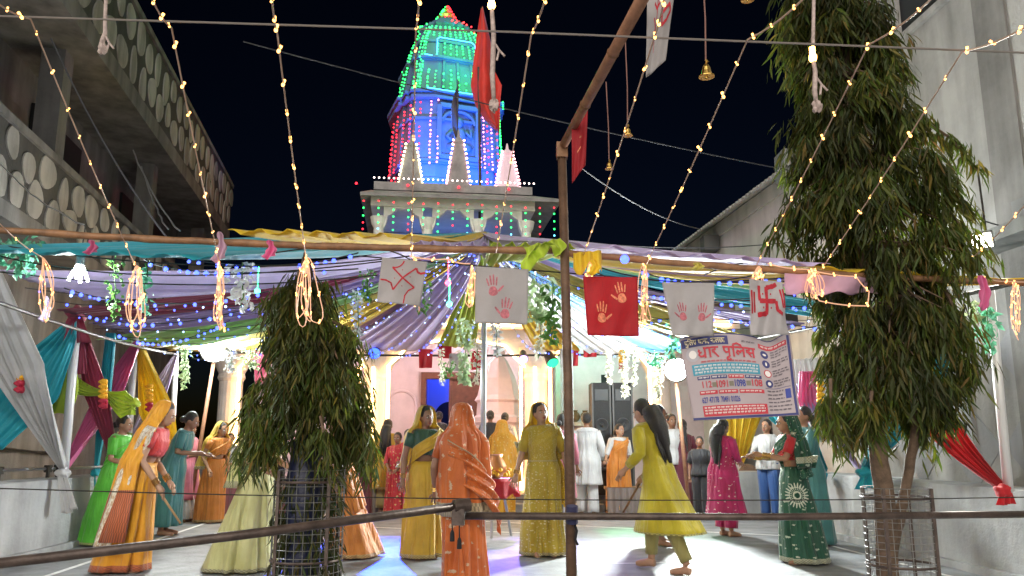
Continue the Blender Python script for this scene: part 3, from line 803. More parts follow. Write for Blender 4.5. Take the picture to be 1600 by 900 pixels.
def frame():
    specs = ((BEAM[0], BEAM[2], 'left'), (BEAM[2]+Vector((-.06, .075, .01)), BEAM[4], 'right'))
    for a, b, s in specs:
        t = thing('tent_beam', 'long brown bamboo beam spanning the '+s+' half of the court front', 'beam', a)
        mb = MB(); N = 26
        pts = []
        rs = []
        rnd = random.Random(3)
        for q in range(N+1):
            p = a.lerp(b, q/N)+Vector((0, 0, -.03*math.sin(PI*q/N)+rnd.uniform(-.003, .003))); pts.append(p); rs.append(.0215+(.0035 if q % 4 == 0 else 0))
        mb.tube(pts, rs, 10); mb.build('bamboo', M_beam, t, smooth=True)
    # near post with the square collar and the raking pole on top
    base = Vector((beam_pt(890).x, 4.88, 0)); top = at(878, 238, 4.88)
    base.x = at(893, 850, 4.88).x
    t = thing('tent_post', 'dark bamboo post standing at the front rail, yellow cloth tied on', 'post', base)
    mb = MB(); mb.tube([base, base.lerp(top, .5)+Vector((.006,0,0)), top], [.032, .03, .027], 10); mb.build('bamboo', mat('post_brown', (.11, .06, .035), .55, var=.4, scale=10, bump=.3), t, smooth=True)
    mb = MB(); mb.cbox(top+Vector((0, 0, .01)), (.07, .07, .1)); mb.build('collar', M_beam, t)
    a = top+Vector((.01, -.03, .04)); b = at(1040, -70, 2.9)
    t = thing('raking_pole', 'brown bamboo pole slanting from the post top towards the viewer', 'pole', a)
    mb = MB(); mb.tube([a+(a-b)*.03, a.lerp(b, .4), b], [.027, .028, .03], 10); mb.build('bamboo', mat('pole_tan', (.30, .15, .09), .5, var=.3, scale=9, bump=.3), t, smooth=True)
    for q in (.3, .6):
        mb = MB(); p = a.lerp(b, q); d = (b-a).normalized(); mb.tube([p-d*.012, p, p+d*.012], [.0285, .033, .0285], 10); mb.build('node_ring', M_beam, t)
    # white posts on the low walls and the silver mast in the middle
    for (pb, pt, lab, r_) in (((100, 735, 9.3), (121, 492, 9.3), 'white tent post on the left wall behind the grey sash', .05),
                              ((197, 742, 10.9), (212, 520, 10.9), 'white tent post behind the girl in bright green', .045),
                              ((268, 745, 12.3), (275, 553, 12.3), 'slim white tent post by the left floodlight', .04)):
        b = at(*pb); p = at(*pt)
        b.z = .8 if pb[2] < 11.5 else 0
        mb = MB(); mb.tube([b, b.lerp(p, .5), p], r_, 12); tag(mb.build('tent_post', M_poleW, None, smooth=True), lab, 'post', 'white tent posts')
    for (pb, pt, lab, r_) in (((1576, 768, 6.75), (1545, 440, 6.75), 'white tent post on the right wall with a red sash knot', .038), ((1352, 745, 9.6), (1345, 470, 9.6), 'white tent post behind the two tree trunks', .04)):
        b = at(*pb); p = at(*pt); b.z = .8
        mb = MB(); mb.tube([b, b.lerp(p, .5), p], r_, 12); tag(mb.build('tent_post', M_poleW, None, smooth=True), lab, 'post', 'white tent posts')
    b = Vector((PEAK.x, PEAK.y, 0))
    mb = MB(); mb.tube([b, b+Vector((0,0,PEAK.z))], .035, 12); mb.lathe([(.09, PEAK.z-.06), (.09, PEAK.z)], b, 12); tag(mb.build('tent_mast', mat('silver_mast', (.6, .62, .66), .3, .6), None, smooth=True), 'silver mast holding up the middle of the cloth canopy', 'post')
    # back and side rods the strips are tied to
    for a, b, lab in ((at(255, 548, 13.4), at(1045, 552, 13.4), 'thin dark rod carrying the back edge of the canopy'), (at(-10, 470, 6.2), at(290, 556, 13.2), 'thin rod along the left edge of the canopy'), (at(1030, 552, 13.2), at(1640, 430, 5.9), 'thin rod along the right edge of the canopy')):
        mb = MB(); mb.tube([a.lerp(b, q/12)-Vector((0,0,.06*math.sin(PI*q/12))) for q in range(13)], .018, 8); tag(mb.build('tent_rod', M_dark, None), lab, 'rod')
frame()

def strip(P, Q, w0, w1, color, label, sag=.12, folds=7, amp=.025, side=None, name='canopy_cloth', cat='drape', group='canopy strips', seed=1, thick=.003, nu=44, nv=36):
    """pleated cloth from a gathered end P (width w0) to Q (width w1)"""
    P = Vector(P); Q = Vector(Q); d = Q-P
    s = Vector(side) if side else Vector((-d.y, d.x, 0))
    s.normalize(); nrm = d.normalized().cross(s).normalized()
    rnd = random.Random(seed); ph = [rnd.uniform(0, 6.28) for _ in range(6)]
    def fn(u, v):
        w = lerp(w0, w1, v**.85)
        p = P.lerp(Q, v)+s*((u-.5)*w)
        a = amp*(.5+.6*math.sin(PI*min(1, v*1.0)))
        off = a*(math.sin(u*folds*6.283+ph[0]+v*.8)+.5*math.sin(u*folds*2.3*6.283+ph[1])+.35*math.sin(u*3+v*7+ph[2]))
        p = p+nrm*off
        p.z -= sag*math.sin(PI*v)*(1+.25*math.sin(u*5+ph[3]))
        return p
    mb = MB(); mb.grid(fn, nu, nv)
    o = mb.build(name, C[color] if isinstance(color, str) else color, None, smooth=True, thick=thick)
    return tag(o, label, cat, group)
def canopy():
    k = 0
    Pk = PEAK
    def fr(px0, px1, color, lab, dz=.0, sag=.2):
        a = beam_pt(px0); b = beam_pt(px1); m = (a+b)/2
        w = (b-a).length
        strip(Pk+Vector((0, -.12, -.02)), m+Vector((0, .05, .03+dz)), .10, w, color, lab, sag, 6, .03, side=(b-a), seed=int(px0+77))
    fr(-150, 355, 'teal', 'teal canopy cloth stretched over the far left front beam', -.15, .04)
    fr(350, 640, 'yellow', 'mustard yellow canopy cloth over the front beam left of the peak', .03, .10)
    fr(636, 760, 'lav', 'violet canopy cloth running to the front beam just left of the peak', .0, .12)
    fr(760, 900, 'lime', 'lime green canopy cloth running to the near post', .01, .2)
    fr(896, 1300, 'lav', 'pale lavender canopy cloth over the right front beam', .03, .06)
    fr(1296, 1660, 'yellow', 'yellow canopy cloth over the front beam right of the big tree', .0, .2)
    L = [((70, 447, 7.0), 1.35, 'lav', 'wide lavender cloth from the peak to the left edge', .22),
         ((118, 492, 9.2), .8, 'maroon', 'maroon cloth from the peak to the left white post', .18),
         ((168, 512, 10.1), .95, 'purple', 'dark purple cloth below the maroon one at left', .2),
         ((228, 536, 11.2), 1.3, 'green', 'soft green cloth of the left canopy', .16),
         ((275, 545, 12.2), 1.5, 'olive', 'olive cloth of the left canopy above the floodlight', .14),
         ((370, 548, 13.2), 2.3, 'yellow', 'bright yellow cloth of the left canopy behind the small tree', .14),
         ((470, 548, 13.4), 1.3, 'rose', 'rose cloth at the back left of the canopy', .1),
         ((592, 548, 13.4), 1.5, 'lav', 'wide violet cloth falling from the peak to the back rod', .12),
         ((712, 543, 13.4), .65, 'lime', 'lime cloth falling to the back rod left of the mast', .06),
         ((872, 548, 13.4), .75, 'yellow', 'golden yellow cloth falling to the back rod behind the near post', .06),
         ((968, 553, 13.3), 1.0, 'white', 'white cloth at the back right of the canopy', .12),
         ((1052, 550, 12.8), .8, 'blue', 'blue cloth at the back right above the right floodlight', .1),
         ((1130, 530, 11.2), .9, 'olive', 'olive cloth on the right of the canopy above the banner', .12),
         ((1240, 512, 9.6), .75, 'purple', 'dark purple cloth on the right of the canopy', .12),
         ((1290, 485, 8.4), .7, 'teal', 'sea blue cloth on the right of the canopy', .1),
         ((1310, 452, 6.9), .8, 'green', 'mint green cloth of the right canopy near the front beam', .1),
         ((1330, 440, 6.1), .6, 'rose', 'pinkish cloth at the right just under the front beam', .12)]
    for (q, w, c_, lab, sg) in L:
        k += 1
        Q = at(*q)
        sd = None
        strip(Pk+Vector((0, 0, -.03)), Q, .12, w, c_, lab, sg, 6, .02, side=(1, 0, 0) if 340 < q[0] < 1010 else ((.75, .66, 0) if 220 < q[0] < 340 else ((.75, -.66, 0) if 1010 < q[0] < 1200 else (0, 1, 0))), seed=k*13)
    # pink swag hanging from the beam by the big tree
    a = beam_pt(1225)+Vector((0, .06, 0)); b = beam_pt(1372)+Vector((0, .05, 0))
    def fn(u, v):
        p = a.lerp(b, u); p.z -= v*(.16-.05*u)+.01*math.sin(u*20); p.y += .03*math.sin(u*14+v*3)*v; return p
    mb = MB(); mb.grid(fn, 40, 10); tag(mb.build('canopy_swag', C['rose'], None, smooth=True, thick=.003), 'pinkish swag hanging below the beam beside the big tree', 'drape', 'canopy strips')
canopy()

# side sashes: cloths gathered at posts and twisted between them
def sash(P, Q, w, color, label, pinch=.5, g0=.04, g1=.04, seed=1, sag=.05, tail=0, side=None):
    P = Vector(P); Q = Vector(Q); d = Q-P; v_ = Vector((0, 1, 0))
    s = d.cross(v_).normalized() if side is None else Vector(side).normalized(); nrm = d.normalized().cross(s).normalized()
    rnd = random.Random(seed); ph = [rnd.uniform(0, 6) for _ in range(4)]
    def prof(v):
        return lerp(g0, w, (v/pinch)**.9) if v < pinch else lerp(w, g1, ((v-pinch)/(1-pinch))**.9)
    def fn(u, v):
        ww = prof(v); p = P.lerp(Q, v)+s*((u-.5)*ww)
        am = .018+.02*(1-ww/max(w, .01))
        p += nrm*(am*math.sin(u*5*6.283+ph[0])+.5*am*math.sin(u*11*6.283+ph[1]+v*3)); p.z -= sag*math.sin(PI*v); return p
    mb = MB(); mb.grid(fn, 60, 30)
    o = mb.build('drapery_cloth', C[color], None, smooth=True, thick=.003)
    return tag(o, label, 'drape', 'sashes tied to the posts')
def knot(p, r_, color, label, tails=2, tl=.25, seed=1):
    t = thing('cloth_knot', label, 'knot', p, 'knots in the drapes')
    rnd = random.Random(seed); p = Vector(p)
    mb = MB()
    def fn(q):
        d = q-p; k = 1+.22*math.sin(d.x*60/r_*.1+d.z*9/r_*.3)+.12*math.sin(d.z*30/r_*.2+seed); return p+d*k
    mb.ball(p, (r_, r_, r_*.85), 18, 12, fn=fn); mb.build('bow', C[color], t, smooth=True)
    for k in range(tails):
        a = rnd.uniform(-.5, .5)
        def f2(u, v, a=a, k=k):
            return p+Vector(((u-.5)*(r_*.6+v*r_*1.1)+a*v*tl*.6+(k-.5)*r_*.8, -r_*.5+.02*math.sin(u*9+k)+.03*v, -r_*.3-v*tl*(1-.1*k)))
        m2 = MB(); m2.grid(f2, 10, 10); m2.build('tail', C[color], t, smooth=True, thick=.003)
def sashes():
    pA = at(120, 498, 9.3); pB = at(212, 525, 10.8)
    sash(at(-40, 420, 7.2), at(100, 730, 9.2), .62, 'white', 'long grey-white sash falling to the left wall, nearest the edge', .4, .5, .05, 1)
    sash(pA, at(-30, 690, 8.6), .78, 'teal', 'teal sash spread left from the first white post', .55, .05, .5, 2)
    sash(at(125, 505, 9.3), at(176, 700, 9.9), .3, 'maroon', 'maroon sash slanting between the left posts', .5, .06, .1, 3)
    sash(at(124, 505, 9.35), at(122, 585, 9.35), .2, 'maroon', 'short maroon tail at the first white post', .7, .06, .2, 31)
    sash(at(216, 535, 10.8), at(98, 735, 9.3), .34, 'pink', 'pink sash crossing down to the foot of the first post', .4, .06, .05, 4)
    sash(at(173, 520, 9.95), at(151, 735, 10.1), .16, 'teal', 'straight dark teal sash hanging by the green bow', .5, .12, .04, 5)
    sash(at(218, 540, 10.85), at(262, 700, 11.6), .5, 'yellow', 'yellow sash hanging behind the woman in the orange sari', .6, .05, .3, 6)
    sash(at(276, 556, 12.25), at(205, 690, 11.4), .3, 'lav', 'pale lilac sash beside the yellow one', .5, .05, .06, 7)
    # lime bow: two wings from a centre
    cB = at(166, 615, 9.6)
    sash(at(100, 590, 9.45), cB, .22, 'lime', 'left wing of the lime bow between the posts', .25, .1, .03, 8, side=(0, .2, 1))
    sash(cB+Vector((0, -.02, 0)), at(212, 632, 9.6), .34, 'lime', 'right wing of the lime bow between the posts', .6, .04, .12, 9, side=(0, .2, 1))
    mb = MB(); p = at(104, 605, 9.4)
    def fn(u, v): return p+Vector(((u-.5)*.3+.03*math.sin(v*4), -.06+.025*math.sin(u*12), .18-v*.48-.05*abs(u-.5)))
    mb.grid(fn, 16, 12); tag(mb.build('drapery_cloth', C['lime'], None, smooth=True, thick=.003), 'broad lime tail hanging on the first white post', 'drape', 'sashes tied to the posts')
    knot(at(122, 490, 9.25), .11, 'maroon', 'maroon knot on top of the first left post', 2, .35, 1)
    knot(at(100, 738, 9.2), .075, 'white', 'white knot with tails over the left wall', 2, .42, 2)
    knot(at(212, 630, 9.6), .06, 'lime', 'small lime knot at the end of the bow', 1, .12, 3)
    knot(at(151, 738, 10.1), .06, 'teal', 'teal knot at the foot of the straight sash', 1, .15, 4)
    # right side
    sash(at(1440, 625, 6.9), at(1566, 762, 6.8), .34, 'red', 'red sash running down to the right wall', .12, .3, .04, 11)
    knot(at(1568, 766, 6.7), .06, 'red', 'red knot on the right wall at the post foot', 2, .1, 12)
    sash(at(1500, 500, 7.2), at(1350, 730, 9.3), .55, 'teal', 'teal sash between the two tree trunks', .45, .05, .05, 13)
    knot(at(1352, 738, 9.25), .085, 'teal', 'teal knot with white cord on the right wall', 2, .16, 14)
    sash(at(1250, 600, 10.5), at(1345, 735, 9.6), .26, 'purple', 'plum sash slanting to the teal knot', .3, .2, .04, 15)
    sash(at(1180, 560, 12.0), at(1290, 735, 10.8), .55, 'teal', 'turquoise sash behind the woman in the green sari', .5, .4, .06, 16)
    sash(at(1165, 560, 12.1), at(1150, 725, 12.0), .7, 'yellow', 'yellow sash hanging under the banner', .4, .4, .2, 17)
    sash(at(1262, 560, 10.6), at(1290, 690, 10.4), .5, 'white', 'white curtain beyond the green sari at right', .5, .4, .2, 18)
    sash(at(1262, 580, 10.3), at(1268, 660, 10.3), .3, 'pink', 'small pink cloth hanging right of the banner', .5, .2, .1, 19)
    knot(at(1285, 742, 10.6), .07, 'teal', 'turquoise knot on the right wall behind the green sari', 1, .1, 20)
    # yellow cloth on the near post, small hanging rags on the beam
    p = at(855, 395, 4.86)
    def fy(u, v): 
        a = at(818, 392, 4.84).lerp(at(880, 378, 4.84), u); return a+Vector((.02*math.sin(v*6+u*5), .02*math.sin(u*22+v*2), .025-v*(.10+.05*math.sin(u*6+1)+.02*math.sin(u*17))))
    mb = MB(); mb.grid(fy, 40, 14); tag(mb.build('tied_cloth', C['lime'], None, smooth=True, thick=.003), 'yellow-green cloth tied round the near post at the beam', 'cloth')
    def fy2(u, v):
        a = at(896, 400, 4.9).lerp(at(940, 396, 4.9), u); return a+Vector((0, .015*math.sin(u*20), .02-v*(.1+.05*math.sin(u*7))))
    mb = MB(); mb.grid(fy2, 24, 12); tag(mb.build('tied_cloth', C['yellow'], None, smooth=True, thick=.003), 'yellow rag tied to the beam right of the near post', 'cloth')
    for (px, py, L, c_, lab) in ((422, 385, .12, 'pink', 'pink rag knotted under the teal cloth'), (345, 372, .2, 'rose', 'pinkish rag bound round the beam at left'), (145, 385, .09, 'pink', 'small pink rag hanging on the left wires'), (1527, 440, .22, 'pink', 'bright pink rag hanging right of the big tree'), (75, 470, .2, 'lav', 'pale rag hanging by the left light coil'), (1085, 420, .05, 'olive', 'brown rag bound round the beam above the palm-print flag'), (925, 415, .1, 'yellow', 'yellow ribbon hanging above the red flag')):
        yy = 4.8 if px > 100 else 6.0
        a = at(px, py, yy)
        def fr_(u, v, a=a, L=L): return a+Vector(((u-.5)*(.018+.06*v**.7+.012*math.sin(v*13))+.02*math.sin(v*3), -.035+.012*math.sin(u*10+v*4), .03-v*L*(1-.35*abs(u-.4))))
        mb = MB(); mb.grid(fr_, 12, 12); tag(mb.build('rag', C[c_], None, smooth=True, thick=.003), lab, 'rag')
sashes()

# ------------------------------------------------------------------ front rail
M_rail = mat('rail_dark', (.085, .06, .05), .4, .3, var=.4, scale=12, bump=.2)
def rails():
    a = at(706, 806, 4.72); b = at(1660, 803, 5.0)
    t = thing('front_rail', 'dark horizontal pipe rail across the right half of the court', 'rail', (a.x, a.y, 0))
    mb = MB(); mb.tube([a, a.lerp(b, .5)-Vector((0,0,.012)), b], .021, 12); mb.build('pipe', M_rail, t, smooth=True)
    mb = MB(); p = at(893, 803, 4.86); mb.tube([p+Vector((0, -.03, -.05)), p+Vector((0, -.05, .05))], .034, 8); mb.build('rope_tie', mat('navy_rope', (.03, .03, .08), .8), t)
    c = at(-60, 887, 3.75); d = at(722, 790, 4.66)
    t = thing('barrier_pipe', 'dark slanting barrier pipe across the left half, ending in a socket', 'rail', (c.x, c.y, 0))
    mb = MB(); mb.tube([c, c.lerp(d, .5)-Vector((0,0,.01)), d], .024, 12); mb.build('pipe', M_rail, t, smooth=True)
    e = (d-c).normalized()
    mb = MB(); mb.tube([d-e*.05, d+e*.045], .038, 14); s_ = mb.build('socket', M_rail, t)
    mb = MB(); mb.cbox(d+Vector((-.02, 0, -.06)), (.07, .08, .09)); mb.build('bracket', M_rail, t)
    for k in range(2):
        mb = MB(); q = d+Vector((-.055+.04*k, -.03, -.06)); mb.tube([q, q+Vector((.004, 0, -.07-.04*k))], .004, 5); mb.tube([q+Vector((.004, 0, -.07-.04*k)), q+Vector((.004, 0, -.085-.04*k)), q+Vector((.004, 0, -.13-.04*k))], [.006, .012, .014], 8); mb.build('tassel', mat('black_thread', (.012, .012, .014), .9), t)
    for (p0, p1, lab) in ((at(-40, 762, 4.3), at(884, 781, 4.88), 'thin wire above the barrier pipe at left'), (at(888, 781, 4.88), at(1650, 776, 5.1), 'thin wire above the front rail at right')):
        mb = MB(); mb.tube([p0.lerp(p1, q/8)-Vector((0,0,.01*math.sin(PI*q/8))) for q in range(9)], .0035, 5); tag(mb.build('fence_wire', M_dark, None), lab, 'wire')
    # small tie hanging at post
    mb = MB(); q = at(897, 815, 4.84); mb.tube([q, q+Vector((.015, -.01, -.05)), q+Vector((.005, -.01, -.1)), q+Vector((.02, -.01, -.13))], .007, 6); tag(mb.build('rope_end', mat('black_thread', (.012, .012, .014), .9), None), 'black rope end dangling from the near post', 'rope')
rails()

# ------------------------------------------------------------------ warm light strings over the court
M_bulb = emis('warm_bulb', (1.0, .44, .11), 5.0)
M_wire = mat('clear_copper_wire', (.72, .50, .38), .45, .0)
M_wired = mat('dark_wire', (.03, .03, .03), .6)
M_wireglow = mat('lit_wire', (.6, .4, .3), .5, emit=(1, .45, .2), es=.4)  # emission puts the bulbs' warm glow into wire that is no lamp
def bulb_mesh():
    mb = MB(); mb.ball((0, 0, -.004), (.0054, .0054, .0074), 8, 6); mb.lathe([(.0045, .005), (.0045, .014)], (0, 0, 0), 6)
    o = mb.build('bulb', M_bulb, None, smooth=True); me = o.data; bpy.data.objects.remove(o); return me
BULB = bulb_mesh()
def put_bulbs(t, pts, step, off=0.0, rz=0):
    """bulbs every `step` metres along a polyline"""
    acc = off; base = OFF[t.name]; rnd = random.Random(int(off*1000)+len(pts))
    for a, b in zip(pts, pts[1:]):
        L = (b-a).length; d = (b-a)/max(L, 1e-6); s = acc
        while s < L:
            o = bpy.data.objects.new('bulb', BULB); col.objects.link(o); o.parent = t
            o.location = a+d*s-base; o.rotation_euler = (rnd.uniform(-.6, .6), rnd.uniform(-.6, .6), rnd.uniform(0, 6)); k = rnd.uniform(.7, 1.35); o.scale = (k, k, k)
            s += step*rnd.uniform(.85, 1.15)
        acc = s-L
def smooth_path(pts, n=10, sag=.0):
    out_ = []
    for a, b in zip(pts, pts[1:]):
        for q in range(n): out_.append(a.lerp(b, q/n)-Vector((0,0,sag*math.sin(PI*q/n))))
    out_.append(pts[-1]); return out_
def light_strings():
    WY = 2.9
    S = [((-25, -12), (48, 30), (210, 412), 'leftmost warm light string, crossing the balcony house'),
         ((236, -5), (268, 43), (342, 408), 'second warm light string from the left'),
         ((424, -10), (433, 50), (478, 402), 'warm light string ending above the small tree'),
         ((656, -10), (650, 48), (643, 398), 'warm light string hanging just left of the spire'),
         ((856, -15), (830, 55), (775, 395), 'warm light string right of the red pennant'),
         ((1040, -15), (1022, 60), (912, 398), 'warm light string passing behind the white cloth on the pole'),
         ((1262, -8), (1168, 62), (1010, 413), 'warm light string in open sky left of the big tree'),
         ((1462, -8), (1357, 70), (1182, 414), 'warm light string over the upper left of the big tree'),
         ((1625, 30), (1503, 81), (1284, 420), 'warm light string crossing the middle of the big tree'),
         ((1690, 250), (1600, 322), (1508, 412), 'short warm light string in front of the right house'),
         ((-80, 290), (0, 350), (66, 402), 'short warm light string at the left edge')]
    wr = [at(-40, 24, WY), at(800, 50, WY+.02), at(1640, 84, WY)]
    mb = MB(); mb.tube(smooth_path(wr, 8), .0042, 6); tag(mb.build('support_wire', mat('pale_wire', (.25, .22, .2), .5, .3), None), 'pale wire stretched across the top carrying the light strings', 'wire')
    for i, (a, b, c, lab) in enumerate(S):
        y2 = beam_pt(c[0]).y-.06
        if i >= 9: pts = [at(*a, 3.6), at(*b, 4.2), at(*c, y2)]
        else: pts = [at(*a, 2.35), at(*b, WY), at(*c, y2)]
        path = smooth_path(pts, 10, .015)
        t = thing('light_string', lab, 'string lights', pts[-1], 'warm light strings')
        mb = MB(); mb.tube(path, .0034, 6); mb.build('wire', M_wire, t, smooth=True)
        put_bulbs(t, path, .21, .05+.01*i)
light_strings()
def light_coils():
    # (px, top y, bottom y, half width px, loops, label)
    K = [(66, 402, 512, 14, 2, 'hank of warm lights at the far left'), (214, 415, 533, 18, 3, 'wide hank of warm lights under the teal cloth'), (342, 412, 528, 10, 4, 'hank of warm lights by the white leaf spray'),
         (480, 402, 512, 16, 4, 'hank of warm lights over the small tree top'), (737, 418, 492, 6, 4, 'tight hank of warm lights beside the two-hand flag'), (648, 404, 492, 8, 2, 'hank of warm lights glowing behind the swastika flag'), (922, 404, 488, 7, 2, 'hank of warm lights at the left edge of the red flag'),
         (1006, 414, 515, 10, 3, 'hank of warm lights right of the red flag'), (1186, 416, 470, 13, 3, 'hank of warm lights above the small swastika flag'), (1270, 420, 470, 14, 4, 'tangled hank of warm lights on the pink swag'), (1584, 440, 533, 11, 3, 'hank of warm lights at the far right')]
    for i, (px, y0, y1, hw, n, lab) in enumerate(K):
        Y = beam_pt(px).y-(.03 if i != 5 else -.12); rnd = random.Random(i+5)
        t = thing('light_hank', lab, 'string lights', at(px, y0, Y), 'hanks of warm lights')
        for k in range(n+1):
            f = rnd.uniform(.25, 1.0); bt = lerp(y0, y1, rnd.uniform(.72, 1.0)); c0 = px+rnd.uniform(-.8, .8)*hw
            w = hw*f; pts = []; n1, n2, n3 = rnd.uniform(0, 6), rnd.uniform(0, 6), rnd.uniform(.5, 1.6)
            for q in range(21):
                a = q/20
                ang = 2*PI*a
                xx = lerp(px, c0, math.sin(ang/2))+w*math.sin(ang)*(.35+.5*abs(math.sin(ang/2)))+3.2*math.sin(a*9+n1)*math.sin(ang/2)+2.0*math.sin(a*17+n2)*n3*math.sin(ang/2)
                yy = lerp(y0, bt, (1-math.cos(ang))/2)
                pts.append(at(xx, yy, Y+rnd.uniform(-.015, .015)))
            mb = MB(); mb.tube(pts, .0032, 6, cap=False); mb.build('wire', M_wireglow, t, smooth=True)
            put_bulbs(t, pts, .17, rnd.uniform(.02, .1))
light_coils()
def more_warm():
    # lights running along the beam at right + tangle around the big tree
    pts = [beam_pt(1190)+Vector((0, -.05, .01)), beam_pt(1250)+Vector((0, -.06, -.01)), beam_pt(1330)+Vector((0, -.05, -.03)), at(1358, 455, 5.1), at(1355, 478, 5.05), at(1280, 470, 5.0), at(1268, 445, 5.05)]
    t = thing('light_string', 'warm lights wound along the beam left of the big tree', 'string lights', pts[0], 'warm light strings')
    path = smooth_path(pts, 6, .01); mb = MB(); mb.tube(path, .0042, 6); mb.build('wire', M_wireglow, t, smooth=True); put_bulbs(t, path, .14, .02)
    pts = [beam_pt(1525)+Vector((0, -.05, .01)), beam_pt(1570)+Vector((0, -.05, -.01)), beam_pt(1640)+Vector((0, -.05, .02))]
    t = thing('light_string', 'warm lights along the beam at the far right', 'string lights', pts[0], 'warm light strings')
    path = smooth_path(pts, 6, .01); mb = MB(); mb.tube(path, .0034, 6); mb.build('wire', M_wire, t, smooth=True); put_bulbs(t, path, .16, .02)
    pts = [at(640, 400, 4.84), at(700, 405, 4.85), at(735, 412, 4.86)]
    t = thing('light_string', 'short warm string along the beam between the two left flags', 'string lights', pts[0], 'warm light strings')
    path = smooth_path(pts, 6, .01); mb = MB(); mb.tube(path, .0042, 6); mb.build('wire', M_wireglow, t, smooth=True); put_bulbs(t, path, .12, .02)
more_warm()

# sagging dark cables below the beam
def dark_cables():
    rnd = random.Random(12)
    D = [((-20, 380), (330, 415), (640, 400)), ((-20, 395), (250, 430), (600, 408)), ((0, 425), (300, 445), (590, 430)), ((430, 395), (560, 385), (640, 405)), ((900, 405), (1050, 440), (1200, 425)), ((890, 398), (1000, 450), (1180, 470)), ((560, 400), (740, 415), (930, 430)), ((920, 428), (1060, 440), (1230, 440)), ((1100, 430), (1180, 410), (1260, 428))]
    for i, (a, b, c) in enumerate(D):
        Y = 5.05+.08*i
        A, B_, C_ = at(*a, Y), at(*b, Y+.1), at(*c, Y)
        mid = B_*2-(A+C_)/2
        pts = [(A*(1-q)**2+mid*2*q*(1-q)+C_*q*q) for q in np.linspace(0, 1, 18)]
        mb = MB(); mb.tube(pts, .005, 5)
        sidew = 'left' if c[0] < 700 else 'right'
        tag(mb.build('cable', M_wired, None), ['dark cable sagging across the teal cloth', 'second dark cable below the teal cloth', 'dark cable across the lavender cloth at left', 'short dark cable left of the tilted swastika flag', 'dark cable above the palm-print flag', 'longest dark cable behind the red flag', 'dark cord the two left flags hang on', 'dark cord the three right flags hang on', 'dark cable rising to the beam above the small swastika flag'][i], 'cable', 'cables under the beam')
    for (a, b, lab) in ((at(380, 65, 9), at(1420, 300, 12), 'faint dark cable crossing the night sky'), (at(880, 375, 11), at(1270, 374, 12), 'level thin wire in front of the white house'), (at(905, 260, 9), at(1095, 358, 12.5), 'thin dark cable drooping to the white house'), (at(80, 60, 6.5), at(280, 395, 6.5), 'thin cable down the balcony house'), (at(1500, 328, 8.2), at(1660, 348, 8), 'thin dark wire in front of the right house')):
        m = (a+b)/2-Vector((0,0,.25)); pts = [(a*(1-q)**2+m*2*q*(1-q)+b*q*q) for q in np.linspace(0, 1, 18)]
        mb = MB(); mb.tube(pts, .008, 5); tag(mb.build('cable', mat('grey_cable', (.03, .03, .035), .6), None), lab, 'cable')
    for (a, b, lab) in (((208, 235), (280, 362), 'first silver tinsel string on the balcony house'), ((222, 260), (262, 358), 'second, fainter tinsel string on the balcony house'), ((0, 255), (130, 352), 'tinsel string low on the oval balcony')):
        A, B_ = at(*a, 7.5), at(*b, 6.4); pts = [A.lerp(B_, q/14)+Vector((rnd.uniform(-.008, .008), 0, -.06*math.sin(PI*q/14)+rnd.uniform(-.008, .008))) for q in range(15)]
        mb = MB(); mb.tube(pts, .007, 5); tag(mb.build('tinsel', mat('tinsel', (.45, .45, .47), .3, .9), None), lab, 'tinsel')
dark_cables()

